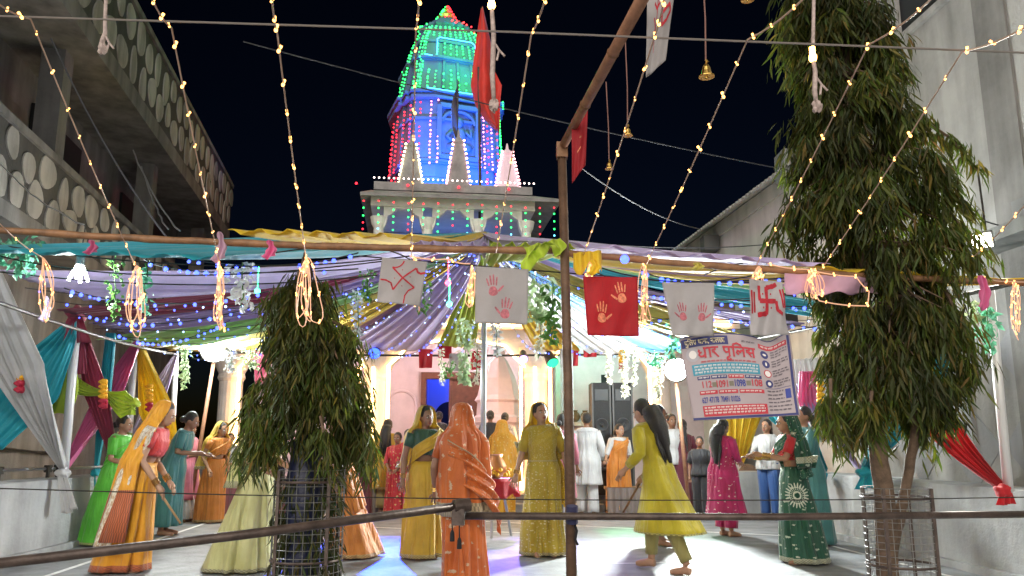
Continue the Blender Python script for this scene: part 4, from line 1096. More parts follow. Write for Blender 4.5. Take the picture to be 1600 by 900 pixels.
# blue LED strings strung under the canopy
def blue_leds():
    B = emis('blue_led', (.05, .09, 1.0), 5, 'NONE'); Wt = emis('white_led', (.35, .5, 1.0), 4, 'NONE'); GR = emis('green_dot', (.05, 1, .35), 9, 'NONE'); RDm = emis('red_dot', (1, .05, .1), 9, 'NONE')
    rnd = random.Random(21)
    ends = [(40, 440, 6.6), (80, 462, 7.4), (110, 485, 8.4), (150, 505, 9.4), (185, 520, 10.2), (215, 530, 10.8), (245, 545, 11.5), (270, 550, 12.0), (300, 555, 12.6), (380, 560, 13.0), (450, 560, 13.2), (560, 556, 13.2), (620, 552, 13.2), (668, 548, 13.2), (720, 546, 13.2), (860, 545, 13.2), (910, 550, 13.2), (985, 555, 13.1), (1050, 552, 12.6), (1100, 540, 11.8), (1150, 525, 11.0), (1210, 515, 10.2), (1245, 500, 9.4), (1275, 490, 8.6), (1300, 470, 7.6), (1300, 440, 6.4)]
    names = ['far left', 'left', 'back left', 'back', 'back right', 'right', 'far right']
    for i, e in enumerate(ends):
        Q = at(*e)-Vector((0,0,.05)); P = PEAK-Vector((rnd.uniform(-.1, .1), 0, .12))
        n = 34; sg = rnd.uniform(.25, .5)
        pts = [P.lerp(Q, q/n)-Vector((0, 0, sg*math.sin(PI*q/n)+rnd.uniform(0, .015))) for q in range(n+1)]
        ordw = ['first', 'second', 'third', 'fourth', 'fifth', 'sixth', 'seventh', 'eighth', 'ninth', 'tenth', 'eleventh', 'twelfth', 'thirteenth']
        lab = 'fine blue light string from the peak, '+ordw[i if i < 13 else 25-i]+' from the '+('left' if i < 13 else 'right')+' end'
        t = thing('blue_light_string', lab, 'string lights', Q, 'blue strings fanning from the canopy peak')
        mb = MB(); mb.tube(pts, .004, 4); mb.build('wire', M_wired, t)
        lb = MB(); lw = MB()
        L = (Q-P).length; m = int(L/.2)
        for q in range(m):
            k = (q+rnd.random()*.6)/m*n; j = min(n-1, int(k)); p = pts[j].lerp(pts[j+1], k-j)-Vector((0,0,.015))
            (lb if rnd.random() < .7 else lw).ball(p, rnd.uniform(.008, .014), 6, 4)
        lb.build('blue_leds', B, t, kind='stuff'); lw.build('white_leds', Wt, t, kind='stuff')
    # front blue strings, larger bulbs seen clearly
    F = [((265, 400), (420, 415), (560, 395), 5.4), ((225, 405), (330, 425), (560, 420), 5.8), ((100, 450), (250, 475), (420, 455), 6.6), ((130, 490), (260, 505), (430, 470), 7.2), ((180, 520), (260, 535), (360, 500), 8.0), ((1000, 420), (1100, 440), (1310, 425), 5.6), ((1010, 460), (1150, 475), (1330, 480), 6.6), ((1020, 500), (1150, 500), (1330, 520), 7.4)]
    for i, (a, b, c, Y) in enumerate(F):
        A, B2, C2 = at(*a, Y), at(*b, Y), at(*c, Y); mid = B2*2-(A+C2)/2
        pts = [(A*(1-q)**2+mid*2*q*(1-q)+C2*q*q) for q in np.linspace(0, 1, 22)]
        sidew = 'left' if c[0] < 700 else 'right'
        t = thing('blue_light_string', ['topmost', 'second highest', 'third highest', 'fourth highest', 'lowest', 'topmost', 'middle', 'lowest'][i]+' level string of larger blue lights at front '+sidew, 'string lights', A, 'front blue strings')
        mb = MB(); mb.tube(pts, .005, 4); mb.build('wire', M_wired, t)
        lb = MB()
        for q in range(1, 21):
            if rnd.random() < .75: lb.ball(pts[q]-Vector((0,0,.014)), rnd.uniform(.012, .02), 6, 4)
        lb.build('blue_leds', B, t, kind='stuff')
    for (px, py, mt, lab) in ((702, 475, GR, 'green lamp hanging in the middle of the canopy'), (700, 442, RDm, 'red lamp hanging in the middle of the canopy'), (402, 455, GR, 'green dot lamp above the small tree'), (976, 405, B, 'big blue lamp on the beam right of the near post')):
        p = at(px, py, 4.85 if px > 900 else 7.5)
        mb = MB(); mb.ball(p, .028, 10, 8); mb.tube([p, p+Vector((0,0,.25 if px < 900 else .03))], .004, 5); tag(mb.build('pendant_lamp', mt, None, smooth=True), lab, 'lamp')
blue_leds()
# ================================================================== lamps of the place
def floodlight(px, py, Y, target, energy, color, label, r_=.15, hood='box', stick=None, es=60, spot=150, name='floodlight'):
    p = at(px, py, Y); d = (Vector(target)-p).normalized()
    t = thing(name, label, 'lamp', p)
    q = d.to_track_quat('-Z', 'Y').to_matrix().to_4x4(); q.translation = p
    mb = MB(); Mb = mat('lamp_body', (.05, .05, .05), .5, .3)
    if hood == 'box':
        mb.box((-r_*1.15, -r_*.95, 0), (r_*1.15, r_*.95, r_*.5), 0, q); mb.build('housing', Mb, t)
        m2 = MB(); m2.box((-r_, -r_*.8, -.012), (r_, r_*.8, -.003), 0, q); m2.build('lens', emis('lens_'+label[:18], color, es), t)
    else:
        pts = [q @ Vector((0, 0, z)) for z in (.25, .2, .0, -.02)]
        mb.tube(pts, [r_*.5, r_*.8, r_*1.05, r_*1.05], 16); mb.build('housing', Mb, t, smooth=False)
        m2 = MB(); m2.tube([q @ Vector((0, 0, -.022)), q @ Vector((0, 0, -.03))], r_*.95, 16); m2.build('lens', emis('lens_'+label[:18], color, es), t)
    lamp('flood_beam', 'SPOT', p+d*.06, energy, color, target, r_, spot, 1.0, parent=t)
    if es > 100: lamp('flood_spill', 'POINT', p+d*.35-Vector((0, 0, .1)), energy*.04, color, None, .2, parent=t)
    return t, p
_, pl = floodlight(333, 546, 12.6, (.2, 5.0, 3.9), 5600, (.92, 1.0, 1.0), 'dazzling white floodlight under the left back of the canopy', .2, 'can', es=200)
_, pr = floodlight(1057, 578, 12.4, (.0, 5.0, 3.9), 4600, (.92, 1.0, .98), 'dazzling white floodlight left of the police banner', .18, 'can', es=200)
floodlight(585, 551, 13.3, gnd(590, 868), 9000, (.02, .06, 1.0), 'blue stage lamp on the porch pillar behind the small tree', .1, 'can', es=6, spot=32, name='stage_lamp')
floodlight(863, 566, 13.3, gnd(1010, 835), 600, (.02, 1.0, .35), 'green stage lamp on the right porch pillar', .1, 'can', es=1.5, spot=30, name='stage_lamp')
floodlight(818, 560, 13.3, gnd(850, 860), 900, (.35, .2, 1.0), 'violet stage lamp between the right porch pillars', .07, 'can', es=8, spot=30, name='stage_lamp')
floodlight(1534, 376, 7.6, (2.95, 5.7, 1.9), 850, (1.0, .97, .86), 'white lamp hanging on the right house beyond the tree', .085, es=30, spot=120)
# stands for the two floods
for p, lab, x2 in ((pl, 'bamboo pole carrying the left floodlight', -.25), (pr, 'bamboo pole carrying the right floodlight', .15)):
    mb = MB(); mb.tube([(p.x+x2, p.y+.12, 0), (p.x, p.y+.12, p.z+.05)], .03, 8); tag(mb.build('lamp_pole', mat('pole_tan', (.3, .15, .09), .5), None, smooth=True), lab, 'pole')
def cfl(px, py, Y, energy, label):
    p = at(px, py, Y); t = thing('cluster_lamp', label, 'lamp', p, 'white lamps under the beam')
    mb = MB(); mb.lathe([(.02, .0), (.03, .01), (.03, .06), (.02, .08)], p+Vector((0, 0, .03)), 12); mb.build('holder', mat('lamp_body', (.05, .05, .05), .5), t)
    mb = MB(); mb.tube([p+Vector((0, 0, .1)), p+Vector((0, .02, .35))], .005, 5); mb.build('cord', M_wired, t)
    for k in range(4):
        a = PI/2*k+.3; q = p+Vector((.018*math.cos(a), .018*math.sin(a), .03)); mb = MB()
        mb.tube([q, q+Vector((.03*math.cos(a), .03*math.sin(a), -.07)), q+Vector((.045*math.cos(a), .045*math.sin(a), -.11))], .011, 8); mb.build('tube', emis('cfl_tube', (.95, 1, 1), 35), t, smooth=True)
    lamp('lamp_glow', 'POINT', p-Vector((0, 0, .05)), energy, (.95, 1, .98), None, .06, parent=t)
cfl(124, 422, 5.6, 110, 'cluster of white lamp tubes under the teal cloth at left')
# tube lights added to brighten the porch, greenish over the mint-lit side room
for x, lab in ((-4.0, 'left'), (-1.0, 'middle'), (1.7, 'right')):
    t = thing('tube_light', 'tube light on the porch ceiling, '+lab+' bay', 'lamp', (x, TY+1.3, 3.6), 'porch tube lights')
    mb = MB(); mb.box((x-.55, TY+1.25, 3.63), (x+.55, TY+1.35, 3.70)); mb.build('fitting', M_white, t)
    mb = MB(); mb.tube([(x-.5, TY+1.3, 3.6), (x+.5, TY+1.3, 3.6)], .02, 8); mb.build('tube', emis('tube_'+lab, (1, .80, .78) if lab != 'right' else (.4, 1, .75), 190 if lab != 'left' else 150), t)

# ================================================================== flags, banner
M_flagW = cloth('flag_white', (.46, .435, .435), .4)
M_flagR = cloth('flag_red', (.46, .008, .018), .45)
M_ink = mat('kumkum_red', (.42, .015, .03), .75, var=.25, scale=30)
M_inkp = mat('kumkum_pink', (.46, .14, .17), .8, var=.4, scale=60)
M_inkg = mat('turmeric_print', (.74, .22, .12), .8, var=.4, scale=60)
class Sheet:
    """a cloth hanging in the plane given by four corners; local uv -> world, prints lie 2.5 mm in front"""
    def __init__(s, tl, tr, br, bl, Y, wav=.012, seed=1, topwave=None, bulge=.0):
        s.c = [at(*p, Y) for p in (tl, tr, br, bl)]; s.w = wav; s.seed = seed; s.tw = topwave; s.b = bulge
    def __call__(s, u, v, d=0.0):
        a = s.c[0].lerp(s.c[1], u); b = s.c[3].lerp(s.c[2], u); p = a.lerp(b, v)
        if s.tw: p.z += s.tw(u)*(1-v)
        p.y += s.w*(math.sin(u*7+s.seed)+.6*math.sin(u*13+v*5+s.seed*2)+.5*math.sin(v*9+u*2))*(.25+.75*v)-d-s.b*math.sin(PI*v)
        return p
def flag(sh, m, label, prints=(), group='cloth flags on the front beam', name='flag'):
    p0 = sh(.5, 0); t = thing(name, label, 'flag', p0, group)
    mb = MB(); mb.grid(lambda u, v: sh(u, v), 24, 24); mb.build('cloth', m, t, smooth=True, thick=.0015)
    for fn in prints: fn(sh, t)
    return t
DEPTH = [0]
def stroke(pts, w, mt, taper=False, n=6, d0=.0025, asp=1.0, name='painted_stroke'):
    def f(sh, t):
        DEPTH[0] = (DEPTH[0]+1) % 14; dd = d0+.00022*DEPTH[0]
        P = []
        for a, b in zip(pts, pts[1:]):
            for q in range(n): P.append((lerp(a[0], b[0], q/n), lerp(a[1], b[1], q/n)))
        P.append(pts[-1]); m = MB(); V = []
        for i, p in enumerate(P):
            a = P[max(0, i-1)]; b = P[min(len(P)-1, i+1)]; dx, dy = b[0]-a[0], b[1]-a[1]; L = math.hypot(dx, dy) or 1
            ww = w/2*(1-.6*i/len(P) if taper else 1)*(1+.12*math.sin(i*1.7))
            V += [sh(p[0]-dy/L*ww, p[1]+dx/L*ww*asp, dd), sh(p[0]+dy/L*ww, p[1]-dx/L*ww*asp, dd)]
        m.add(V, [(2*i, 2*i+1, 2*i+3, 2*i+2) for i in range(len(P)-1)]); m.build(name, mt, t)
    return f
def arc(c, r_, a0, a1, n=10, asp=1.0): return [(c[0]+r_*math.cos(R(lerp(a0, a1, q/n))), c[1]+r_*asp*math.sin(R(lerp(a0, a1, q/n)))) for q in range(n+1)]
def dot(c, r_, mt):
    def f(sh, t):
        m = MB(); m.add([sh(c[0], c[1], .0028)]+[sh(c[0]+r_*math.cos(a*PI/5), c[1]+r_*math.sin(a*PI/5), .0028) for a in range(10)], [(0, 1+k, 1+(k+1) % 10) for k in range(10)]); m.build('painted_dot', mt, t)
    return f
def hand_print(c, s, rot, mt, mirror=1):
    def f(sh, t):
        ca, sa = math.cos(R(rot)), math.sin(R(rot))
        def T(x, y): x *= mirror; return (c[0]+s*(x*ca-y*sa), c[1]+s*(x*sa+y*ca))
        m = MB()
        def blob(poly):
            cx = sum(p[0] for p in poly)/len(poly); cy_ = sum(p[1] for p in poly)/len(poly)
            m.add([sh(*T(cx, cy_), .0026)]+[sh(*T(*p), .0026) for p in poly], [(0, 1+k, 1+(k+1) % len(poly)) for k in range(len(poly))])
        blob([(.36*math.cos(a)*(1+.1*math.sin(3*a)), .40*math.sin(a)*(1+.08*math.cos(2*a))) for a in np.linspace(0, 2*PI, 21)[:-1]])
        for (x0, y0, x1, y1, w) in ((-.30, -.42, -.45, -.98, .07), (-.11, -.46, -.16, -1.2, .075), (.09, -.46, .12, -1.25, .075), (.28, -.40, .40, -1.05, .07), (.40, .05, .85, -.35, .09)):
            dx, dy = x1-x0, y1-y0; L = math.hypot(dx, dy); nx, ny = -dy/L*w, dx/L*w
            pl_ = [(x0+nx*.8, y0+ny*.8), (x0-nx*.8, y0-ny*.8), (lerp(x0, x1, .5)-nx, lerp(y0, y1, .5)-ny), (x1-nx*.7, y1-ny*.7), (x1+dx/L*w*.6, y1+dy/L*w*.6), (x1+nx*.7, y1+ny*.7), (lerp(x0, x1, .5)+nx, lerp(y0, y1, .5)+ny)]
            blob(pl_)
        m.build('hand_print', mt, t, kind='stuff')
    return f
def flags():
    sh = Sheet((597, 402), (668, 409), (656, 479), (588, 471), 4.78, .01, 1)
    # tilted symbol with curved arms
    cr = (.52, .42)
    pr_ = [stroke([(.26, .20), cr, (.80, .60)], .035, M_ink), stroke([(.34, .70), cr, (.78, .17)], .035, M_ink),
           stroke([(.26, .20)]+arc((.30, .0), .2, 100, 10, 6), .03, M_ink), stroke([(.80, .60)]+[(.68, .68), (.62, .80), (.62, .98)], .03, M_ink),
           stroke([(.34, .70), (.27, .55), (.15, .50), (.03, .50)], .035, M_ink), stroke([(.78, .17), (.83, .26), (.90, .28), (.99, .25)], .045, M_ink)]
    pr_ += [dot(p, .012, M_ink) for p in ((.49, .24), (.68, .38), (.34, .44), (.53, .6))]
    flag(sh, M_flagW, 'white flag with a red curved-arm swastika, hanging tilted', pr_)
    sh = Sheet((743, 416), (826, 421), (824, 507), (742, 505), 4.8, .008, 2)
    flag(sh, M_flagW, 'white flag with two red hand prints, one above the other', [hand_print((.34, .43), .235, -6, M_inkp), hand_print((.57, .82), .235, 8, M_inkp, -1)])
    sh = Sheet((911, 432), (996, 433), (998, 526), (918, 524), 4.84, .012, 3)
    flag(sh, M_flagR, 'plain red flag with faint orange hand prints', [hand_print((.70, .36), .22, -8, M_inkg, -1), hand_print((.30, .70), .22, 4, M_inkg)])
    sh = Sheet((1034, 441), (1116, 442), (1114, 526), (1050, 524), 4.88, .012, 4)
    flag(sh, M_flagW, 'white flag with two red hand prints side by side', [hand_print((.33, .64), .21, -3, M_inkp, -1), hand_print((.75, .64), .21, 5, M_inkp)])
    sh = Sheet((1170, 436), (1222, 440), (1231, 524), (1172, 524), 4.9, .022, 5)
    Wd = .085
    pr_ = [stroke([(.50, .12), (.50, .62)], Wd, M_ink), stroke([(.30, .38), (.74, .38)], Wd, M_ink), stroke([(.50, .14), (.72, .10), (.80, .06)], Wd, M_ink), stroke([(.50, .60), (.22, .64)], Wd, M_ink),
           stroke([(.30, .10), (.30, .38)], Wd*.9, M_ink), stroke([(.74, .38), (.76, .55), (.90, .62)], Wd*.8, M_ink), stroke([(.06, .2), (.06, .62)], .05, M_ink), stroke([(.15, .22), (.14, .6)], .05, M_ink), stroke([(.88, .16), (.93, .5)], .05, M_ink), stroke([(.96, .15), (.99, .5)], .05, M_ink)]
    pr_ += [dot(p, .02, M_ink) for p in ((.4, .25), (.62, .25), (.62, .5), (.4, .5))]
    flag(sh, M_flagW, 'narrow white flag with a bold red swastika above the banner', pr_)
    # two cloths tied on the raking pole
    sh = Sheet((1012, -40), (1058, -40), (1040, 95), (1009, 122), 3.35, .006, 6)
    pr_ = [stroke([(.42, 0), (.40, .42), (.36, .62)], .03, M_ink, True), stroke([(.30, .30), (.38, .36), (.48, .30)], .035, M_ink), stroke([(.30, .45), (.35, .55), (.33, .8)], .03, M_ink, True),
           stroke([(.66, .10), (.58, .42), (.62, .56), (.78, .52), (.92, .42), (.86, .34), (.62, .42)], .045, M_ink)]
    flag(sh, M_flagW, 'white cloth with red brush writing on the slanting pole, top of view', pr_, 'cloths on the slanting pole')
    sh = Sheet((893, 187), (919, 163), (915, 258), (894, 286), 4.55, .006, 7)
    flag(sh, M_flagR, 'small red cloth tied near the top of the front post', [stroke([(.5, .42), (.62, .44)], .03, M_inkg), stroke([(.35, .62), (.6, .6)], .03, M_inkg)], 'cloths on the slanting pole')
flags()

def banner():
    tw_ = lambda u: .022*math.sin(PI*min(1, u/.62))-(.05*math.exp(-((u-.8)/.11)**2))
    sh = Sheet((1061, 529), (1234, 519), (1250, 649), (1084, 658), 4.98, .006, 9, tw_)
    t = thing('police_banner', 'printed police help-line banner hanging under the small swastika flag', 'banner', sh(.5, 0))
    W, H = .69, .52
    mb = MB(); mb.grid(lambda u, v: sh(u, v), 40, 28); mb.build('sheet', mat('banner_vinyl', (.40, .335, .355), .45, var=.05, scale=4), t, smooth=True, thick=.0015)
    def panel(u0, v0, u1, v1, mt, d=.002, name='printed_panel'):
        m = MB(); n = max(2, int((u1-u0)*30)); m.grid(lambda u, v: sh(lerp(u0, u1, u), lerp(v0, v1, v), d), n, max(1, int((v1-v0)*24))); return m.build(name, mt, t)
    navy = mat('ink_navy', (.03, .035, .16), .5); red = mat('ink_red', (.50, .03, .05), .5); teal = mat('ink_teal', (.04, .28, .40), .5); pale = mat('ink_pale', (.80, .76, .74), .5); black = mat('ink_black', (.03, .03, .05), .5); cream = mat('ink_cream', (.85, .72, .45), .5); blue = mat('ink_blue', (.03, .05, .30), .5)
    def text(s_, u, v, h, mt, d=.0045, bold=0.0, wmax=None, align='LEFT'):
        cu = bpy.data.curves.new('lettering', 'FONT'); cu.body = s_; cu.size = 1.0; cu.align_x = 'LEFT'; cu.offset = bold
        o = bpy.data.objects.new('lettering', cu); col.objects.link(o)
        bpy.context.view_layer.update()
        me = bpy.data.meshes.new_from_object(o.evaluated_get(bpy.context.evaluated_depsgraph_get())); bpy.data.objects.remove(o)
        co = np.zeros(len(me.vertices)*3); me.vertices.foreach_get('co', co); co = co.reshape(-1, 3)
        if len(co) == 0: return
        x0, x1 = co[:, 0].min(), co[:, 0].max()
        sy = h/.7; sx = sy*H/W
        if wmax: sx = wmax/max(1e-6, x1-x0)
        # overlapping letter outlines must not share one plane: lift each island a little more
        par = list(range(len(co)))
        def root(i):
            while par[i] != i: par[i] = par[par[i]]; i = par[i]
            return i
        for e in me.edges:
            a_, b_ = root(e.vertices[0]), root(e.vertices[1]); par[a_] = b_
        ids = {}; lift = [ids.setdefault(root(i), len(ids))*.00025 for i in range(len(co))]
        out_ = [tuple(sh(u+(x-x0)*sx, v-y*sy, d+lf)-OFF[t.name]) for (x, y, _), lf in zip(co, lift)]
        me.vertices.foreach_set('co', np.array(out_).ravel()); me.materials.clear(); me.materials.append(mt); me.update()
        ob = bpy.data.objects.new('lettering', me); col.objects.link(ob); ob.parent = t
    panel(.0, .0, .99, .012, navy); panel(.962, .012, .985, .985, navy); panel(.0, .965, .985, .992, navy, .0022)
    panel(.01, .03, .43, .135, navy, .0025); text('पुिलस थाना, नालछा', .03, .112, .062, cream, .005, .01, .37)
    # the big headline, brush by brush: (left edge, width, strokes in a unit box)
    H0, HH = .165, .115
    def glyph(u0, wd, strokes):
        for st in strokes: stroke([(u0+x*wd, H0+y*HH) for x, y in st], .0165, red, n=4, d0=.0042, asp=W/H, name='headline_letter')(sh, t)
    glyph(.150, .085, [[(.12, .10), (0, .25), (.12, .42), (.32, .40)], [(.14, .42), (.0, .62), (.16, .82), (.45, .80), (.66, .62)], [(.66, -.02), (.66, 1)], [(.5, 0), (1.0, 0)]])
    glyph(.225, .05, [[(.5, -.02), (.5, 1)], [(.0, .004), (1.0, .004)]])
    glyph(.265, .07, [[(.5, 0), (.52, .22), (.15, .28), (.2, .48), (.45, .46)], [(.3, .46), (.85, 1.0)], [(0, -.004), (.95, -.004)]])
    glyph(.370, .085, [[(.14, 0), (.14, .35), (.3, .55), (.66, .50)], [(.66, -.02), (.66, 1)], [(0, 0), (1, 0)], [(.62, 1.0), (.38, 1.08), (.36, 1.26), (.6, 1.34), (.78, 1.18)]])
    glyph(.455, .095, [[(.12, -.02), (.12, 1)], [(.12, 0), (.16, -.28), (.5, -.40), (.85, -.25), (.95, 0)], [(-.1, .004), (.4, .004)]])
    glyph(.490, .095, [[(.22, .78), (.04, .58), (.14, .34), (.32, .42), (.38, .62)], [(.38, .55), (.46, .34), (.72, .36)], [(.72, -.02), (.72, 1)], [(0, -.004), (1, -.004)]])
    glyph(.583, .088, [[(.32, 0), (.32, .24), (.06, .28), (.08, .48), (.3, .46)], [(.2, .46), (.48, .92)], [(.3, .5), (.72, .46)], [(.72, -.02), (.72, 1)], [(-.05, .004), (.95, .004)]])
    text('सदैव आपके साथ', .55, .10, .022, black, .004, 0, .12)
    # grey emblem
    m = MB(); m.add([sh(.095, .225, .003)]+[sh(.095+.06*math.cos(a), .225+.085*math.sin(a), .003) for a in np.linspace(0, 2*PI, 25)[:-1]], [(0, 1+k, 1+(k+1) % 24) for k in range(24)]); m.build('emblem', mat('ink_grey', (.42, .40, .44), .5), t)
    m = MB(); m.add([sh(.095, .225, .0045)]+[sh(.095+.035*math.cos(a), .225+.05*math.sin(a), .0045) for a in np.linspace(0, 2*PI, 17)[:-1]], [(0, 1+k, 1+(k+1) % 16) for k in range(16)]); m.build('emblem', pale, t)
    rnd = random.Random(2)
    def scribble(u0, u1, v, h, mt, d=.0045):
        """a line of small, unreadable print: word-sized dashes with a head line"""
        m = MB(); u = u0
        while u < u1-.008:
            w = rnd.uniform(.015, .045); w = min(w, u1-u)
            m.add([sh(u, v, d), sh(u+w, v, d), sh(u+w, v+h*.25, d), sh(u, v+h*.25, d)], [(0,1,2,3)])
            x = u
            while x < u+w-.003:
                m.add([sh(x, v+h*.25, d), sh(x+.0028, v+h*.25, d), sh(x+.0028, v+h*rnd.uniform(.7, 1), d), sh(x, v+h*rnd.uniform(.7, 1), d)], [(0,1,2,3)]); x += rnd.uniform(.005, .008)
            u += w+.009
        m.build('small_print', mt, t, kind='stuff')
    scribble(.16, .66, .315, .022, red)
    panel(.07, .345, .685, .475, teal, .0025)
    for v in (.365, .40, .435): scribble(.09, .67, v, .026, pale)
    for (u0, u1, mt) in ((.10, .215, navy), (.225, .37, navy), (.385, .53, red), (.54, .69, navy)):
        panel(u0, .49, u1, .53, mt, .0025); scribble(u0+.01, u1-.01, .50, .02, pale)
    text('112', .135, .625, .075, red, .0045, .012, .085); text('1091', .265, .63, .078, red, .0045, .016, .105); text('1098', .435, .625, .078, blue, .0045, .018, .10); text('108', .595, .62, .08, red, .0045, .018, .095)
    for (u0, v0) in ((.225, .57), (.385, .565), (.545, .56)): panel(u0, v0, u0+.04, v0+.055, mat('ink_photo', (.20, .18, .13), .5), .003, 'printed_picture')
    for (u0, u1) in ((.10, .265), (.275, .455), (.47, .70)):
        panel(u0, .66, u1, .705, red, .0025); scribble(u0+.01, u1-.01, .672, .02, pale)
    text('627 47178', .11, .80, .065, blue, .0045, .012, .155); text('70491 01026', .285, .80, .065, blue, .0045, .012, .18)
    panel(.105, .835, .71, .958, red, .0025)
    for v in (.85, .882, .914): scribble(.12, .69, v, .022, pale)
    # right column
    panel(.70, .075, .955, .135, red, .0025); scribble(.72, .94, .092, .024, pale)
    for k, v in enumerate((.20, .32, .445, .575)):
        m = MB(); cu_, cv = .745+.004*k, v
        m.add([sh(cu_, cv, .003)]+[sh(cu_+.034*math.cos(a), cv+.05*math.sin(a), .003) for a in np.linspace(0, 2*PI, 21)[:-1]], [(0, 1+q, 1+(q+1) % 20) for q in range(20)]); m.build('pictogram', red if k == 2 else navy, t)
        m = MB(); rr = .026 if k == 2 else .016
        m.add([sh(cu_, cv, .0045)]+[sh(cu_+rr*math.cos(a)*(1 if k != 1 else .5), cv+rr*1.5*math.sin(a)*(1 if k != 0 else .6), .0045) for a in np.linspace(0, 2*PI, 15)[:-1]], [(0, 1+q, 1+(q+1) % 14) for q in range(14)]); m.build('pictogram', pale, t)
        for j in range(3): scribble(.80, .95-.02*(j == 2)*3, v-.045+j*.032, .018, black)
    panel(.895, .665, .945, .78, blue, .0025); panel(.715, .635, .95, .64, navy, .0025)
    for j in range(6): scribble(.73, .88 if j < 3 else .94, .665+j*.048, .02, black)
banner()

# ================================================================== bells, dangling lamp ends
M_brass = mat('bell_brass', (.70, .45, .12), .28, .95, var=.2, scale=30)
def bells():
    K = [((1104, 120), (1097, -60), 3.1, .058, 'brass bell on a long cord in open sky right of the white cloth'), ((981, 212), (977, 62), 4.0, .047, 'brass bell hanging nearest the middle of the slanting pole'), ((952, 264), (947, 128), 4.3, .042, 'lowest brass bell under the slanting pole'), ((1168, 0), (1166, -80), 3.1, .05, 'brass bell cut by the top edge of the view')]
    for (pb, pt, Y, s, lab) in K:
        p = at(*pb, Y); q = at(*pt, Y)
        t = thing('bell', lab, 'bell', p, 'hanging brass bells')
        h = s*1.05
        mb = MB(); prof = [(.52, 0), (.5, .05), (.42, .16), (.33, .42), (.27, .68), (.19, .85), (.08, .95), (.05, 1.0)]
        mb.lathe([(r_*s, z*h) for r_, z in prof], p, 20); mb.lathe([(s*.56, -.02*h), (s*.56, .05*h)], p, 20); mb.build('bell_body', M_brass, t, smooth=False)
        mb = MB(); mb.tube([p+Vector((0, 0, h)), p+Vector((.006, 0, h*1.12)), p+Vector((0, 0, h*1.25))], .005, 6); mb.build('loop', M_brass, t)
        mb = MB(); mb.ball(p+Vector((0, 0, -.05*h)), s*.13, 8, 6); mb.tube([p+Vector((0,0,h*.6)), p], .004, 5); mb.build('clapper', M_brass, t)
        mb = MB(); mb.tube([p+Vector((0, 0, h*1.2)), p.lerp(q, .5)+Vector((.004, 0, 0)), q], .0032, 5); mb.build('cord', mat('cord_red', (.25, .13, .11), .8), t)
bells()
def danglers():
    K = [((770, -40), (768, 8), (772, 165), 3.3, 'frayed cord with a lit bulb hanging before the red pennant'), ((1272, -30), (1270, 90), (1276, 165), 3.4, 'pinkish cord with a lit bulb hanging before the big tree'), ((166, -20), (164, 40), (160, 75), 3.6, 'short loose cord hanging at upper left')]
    for (a, b, c, Y, lab) in K:
        A, B_, C_ = at(*a, Y), at(*b, Y), at(*c, Y); t = thing('hanging_cord', lab, 'cord', C_)
        mt = mat('frayed_cord', (.45, .36, .33), .8, var=.3, scale=40)
        mb = MB(); mb.tube([A, B_, B_.lerp(C_, .3)+Vector((.006, 0, 0)), B_.lerp(C_, .7)+Vector((-.004, 0, 0)), C_], [.008, .009, .011, .012, .009], 8); mb.build('cord', mt, t, smooth=True)
        mb = MB()
        d = B_.lerp(C_, .35); e = d+Vector((.03, 0, -.05)); mb.tube([d, e, e+Vector((.025, 0, -.03))], .005, 6); mb.tube([e, e+Vector((-.01, 0, -.05))], .005, 6); mb.build('loose_end', mt, t)
        mb = MB(); mb.ball(C_, (.022, .02, .03), 10, 7, fn=lambda q, C_=C_: C_+(q-C_)*(1+.3*math.sin((q.x+q.z)*400))); mb.build('tuft', mt, t)
        if Y < 3.5:
            mb = MB(); mb.ball(B_, (.018, .018, .024), 10, 8); mb.lathe([(.013, .015), (.013, .05)], B_, 10); mb.build('bulb', emis('orange_bulb', (1, .45, .08), 20), t, smooth=True)
danglers()

# ================================================================== leaf and flower garlands
rg = random.Random(77)
def leaf(mb, p, d, L, w, up=None, mi=0):
    """a folded leaf: 2x2 quads"""
    d = d.normalized(); s = d.cross(up or Vector((rg.uniform(-1, 1), rg.uniform(-1, 1), rg.uniform(-.3, .3)))).normalized(); n_ = s.cross(d)
    tip = p+d*L; m1 = p+d*(L*.4)
    mb.add([p, m1+s*w/2+n_*w*.15, tip, m1-s*w/2+n_*w*.15, m1+n_*-.02*L], [(0, 1, 4), (1, 2, 4), (2, 3, 4), (3, 0, 4)], mi)
GL = mat('leaf_green', (.10, .24, .05), .5, var=.35, scale=20, trans=.25); GLp = mat('leaf_pale', (.48, .62, .36), .5, var=.2, scale=20, trans=.25); GW = mat('leaf_white', (.72, .74, .74), .5, trans=.2); GM = mat('leaf_mint', (.16, .50, .32), .5, var=.3, scale=20, trans=.25)
FW = mat('petal_white', (.80, .78, .62), .6, trans=.2); FY = mat('marigold', (.85, .42, .02), .7, var=.25, scale=60); FR = mat('rose_petal', (.45, .02, .05), .6)
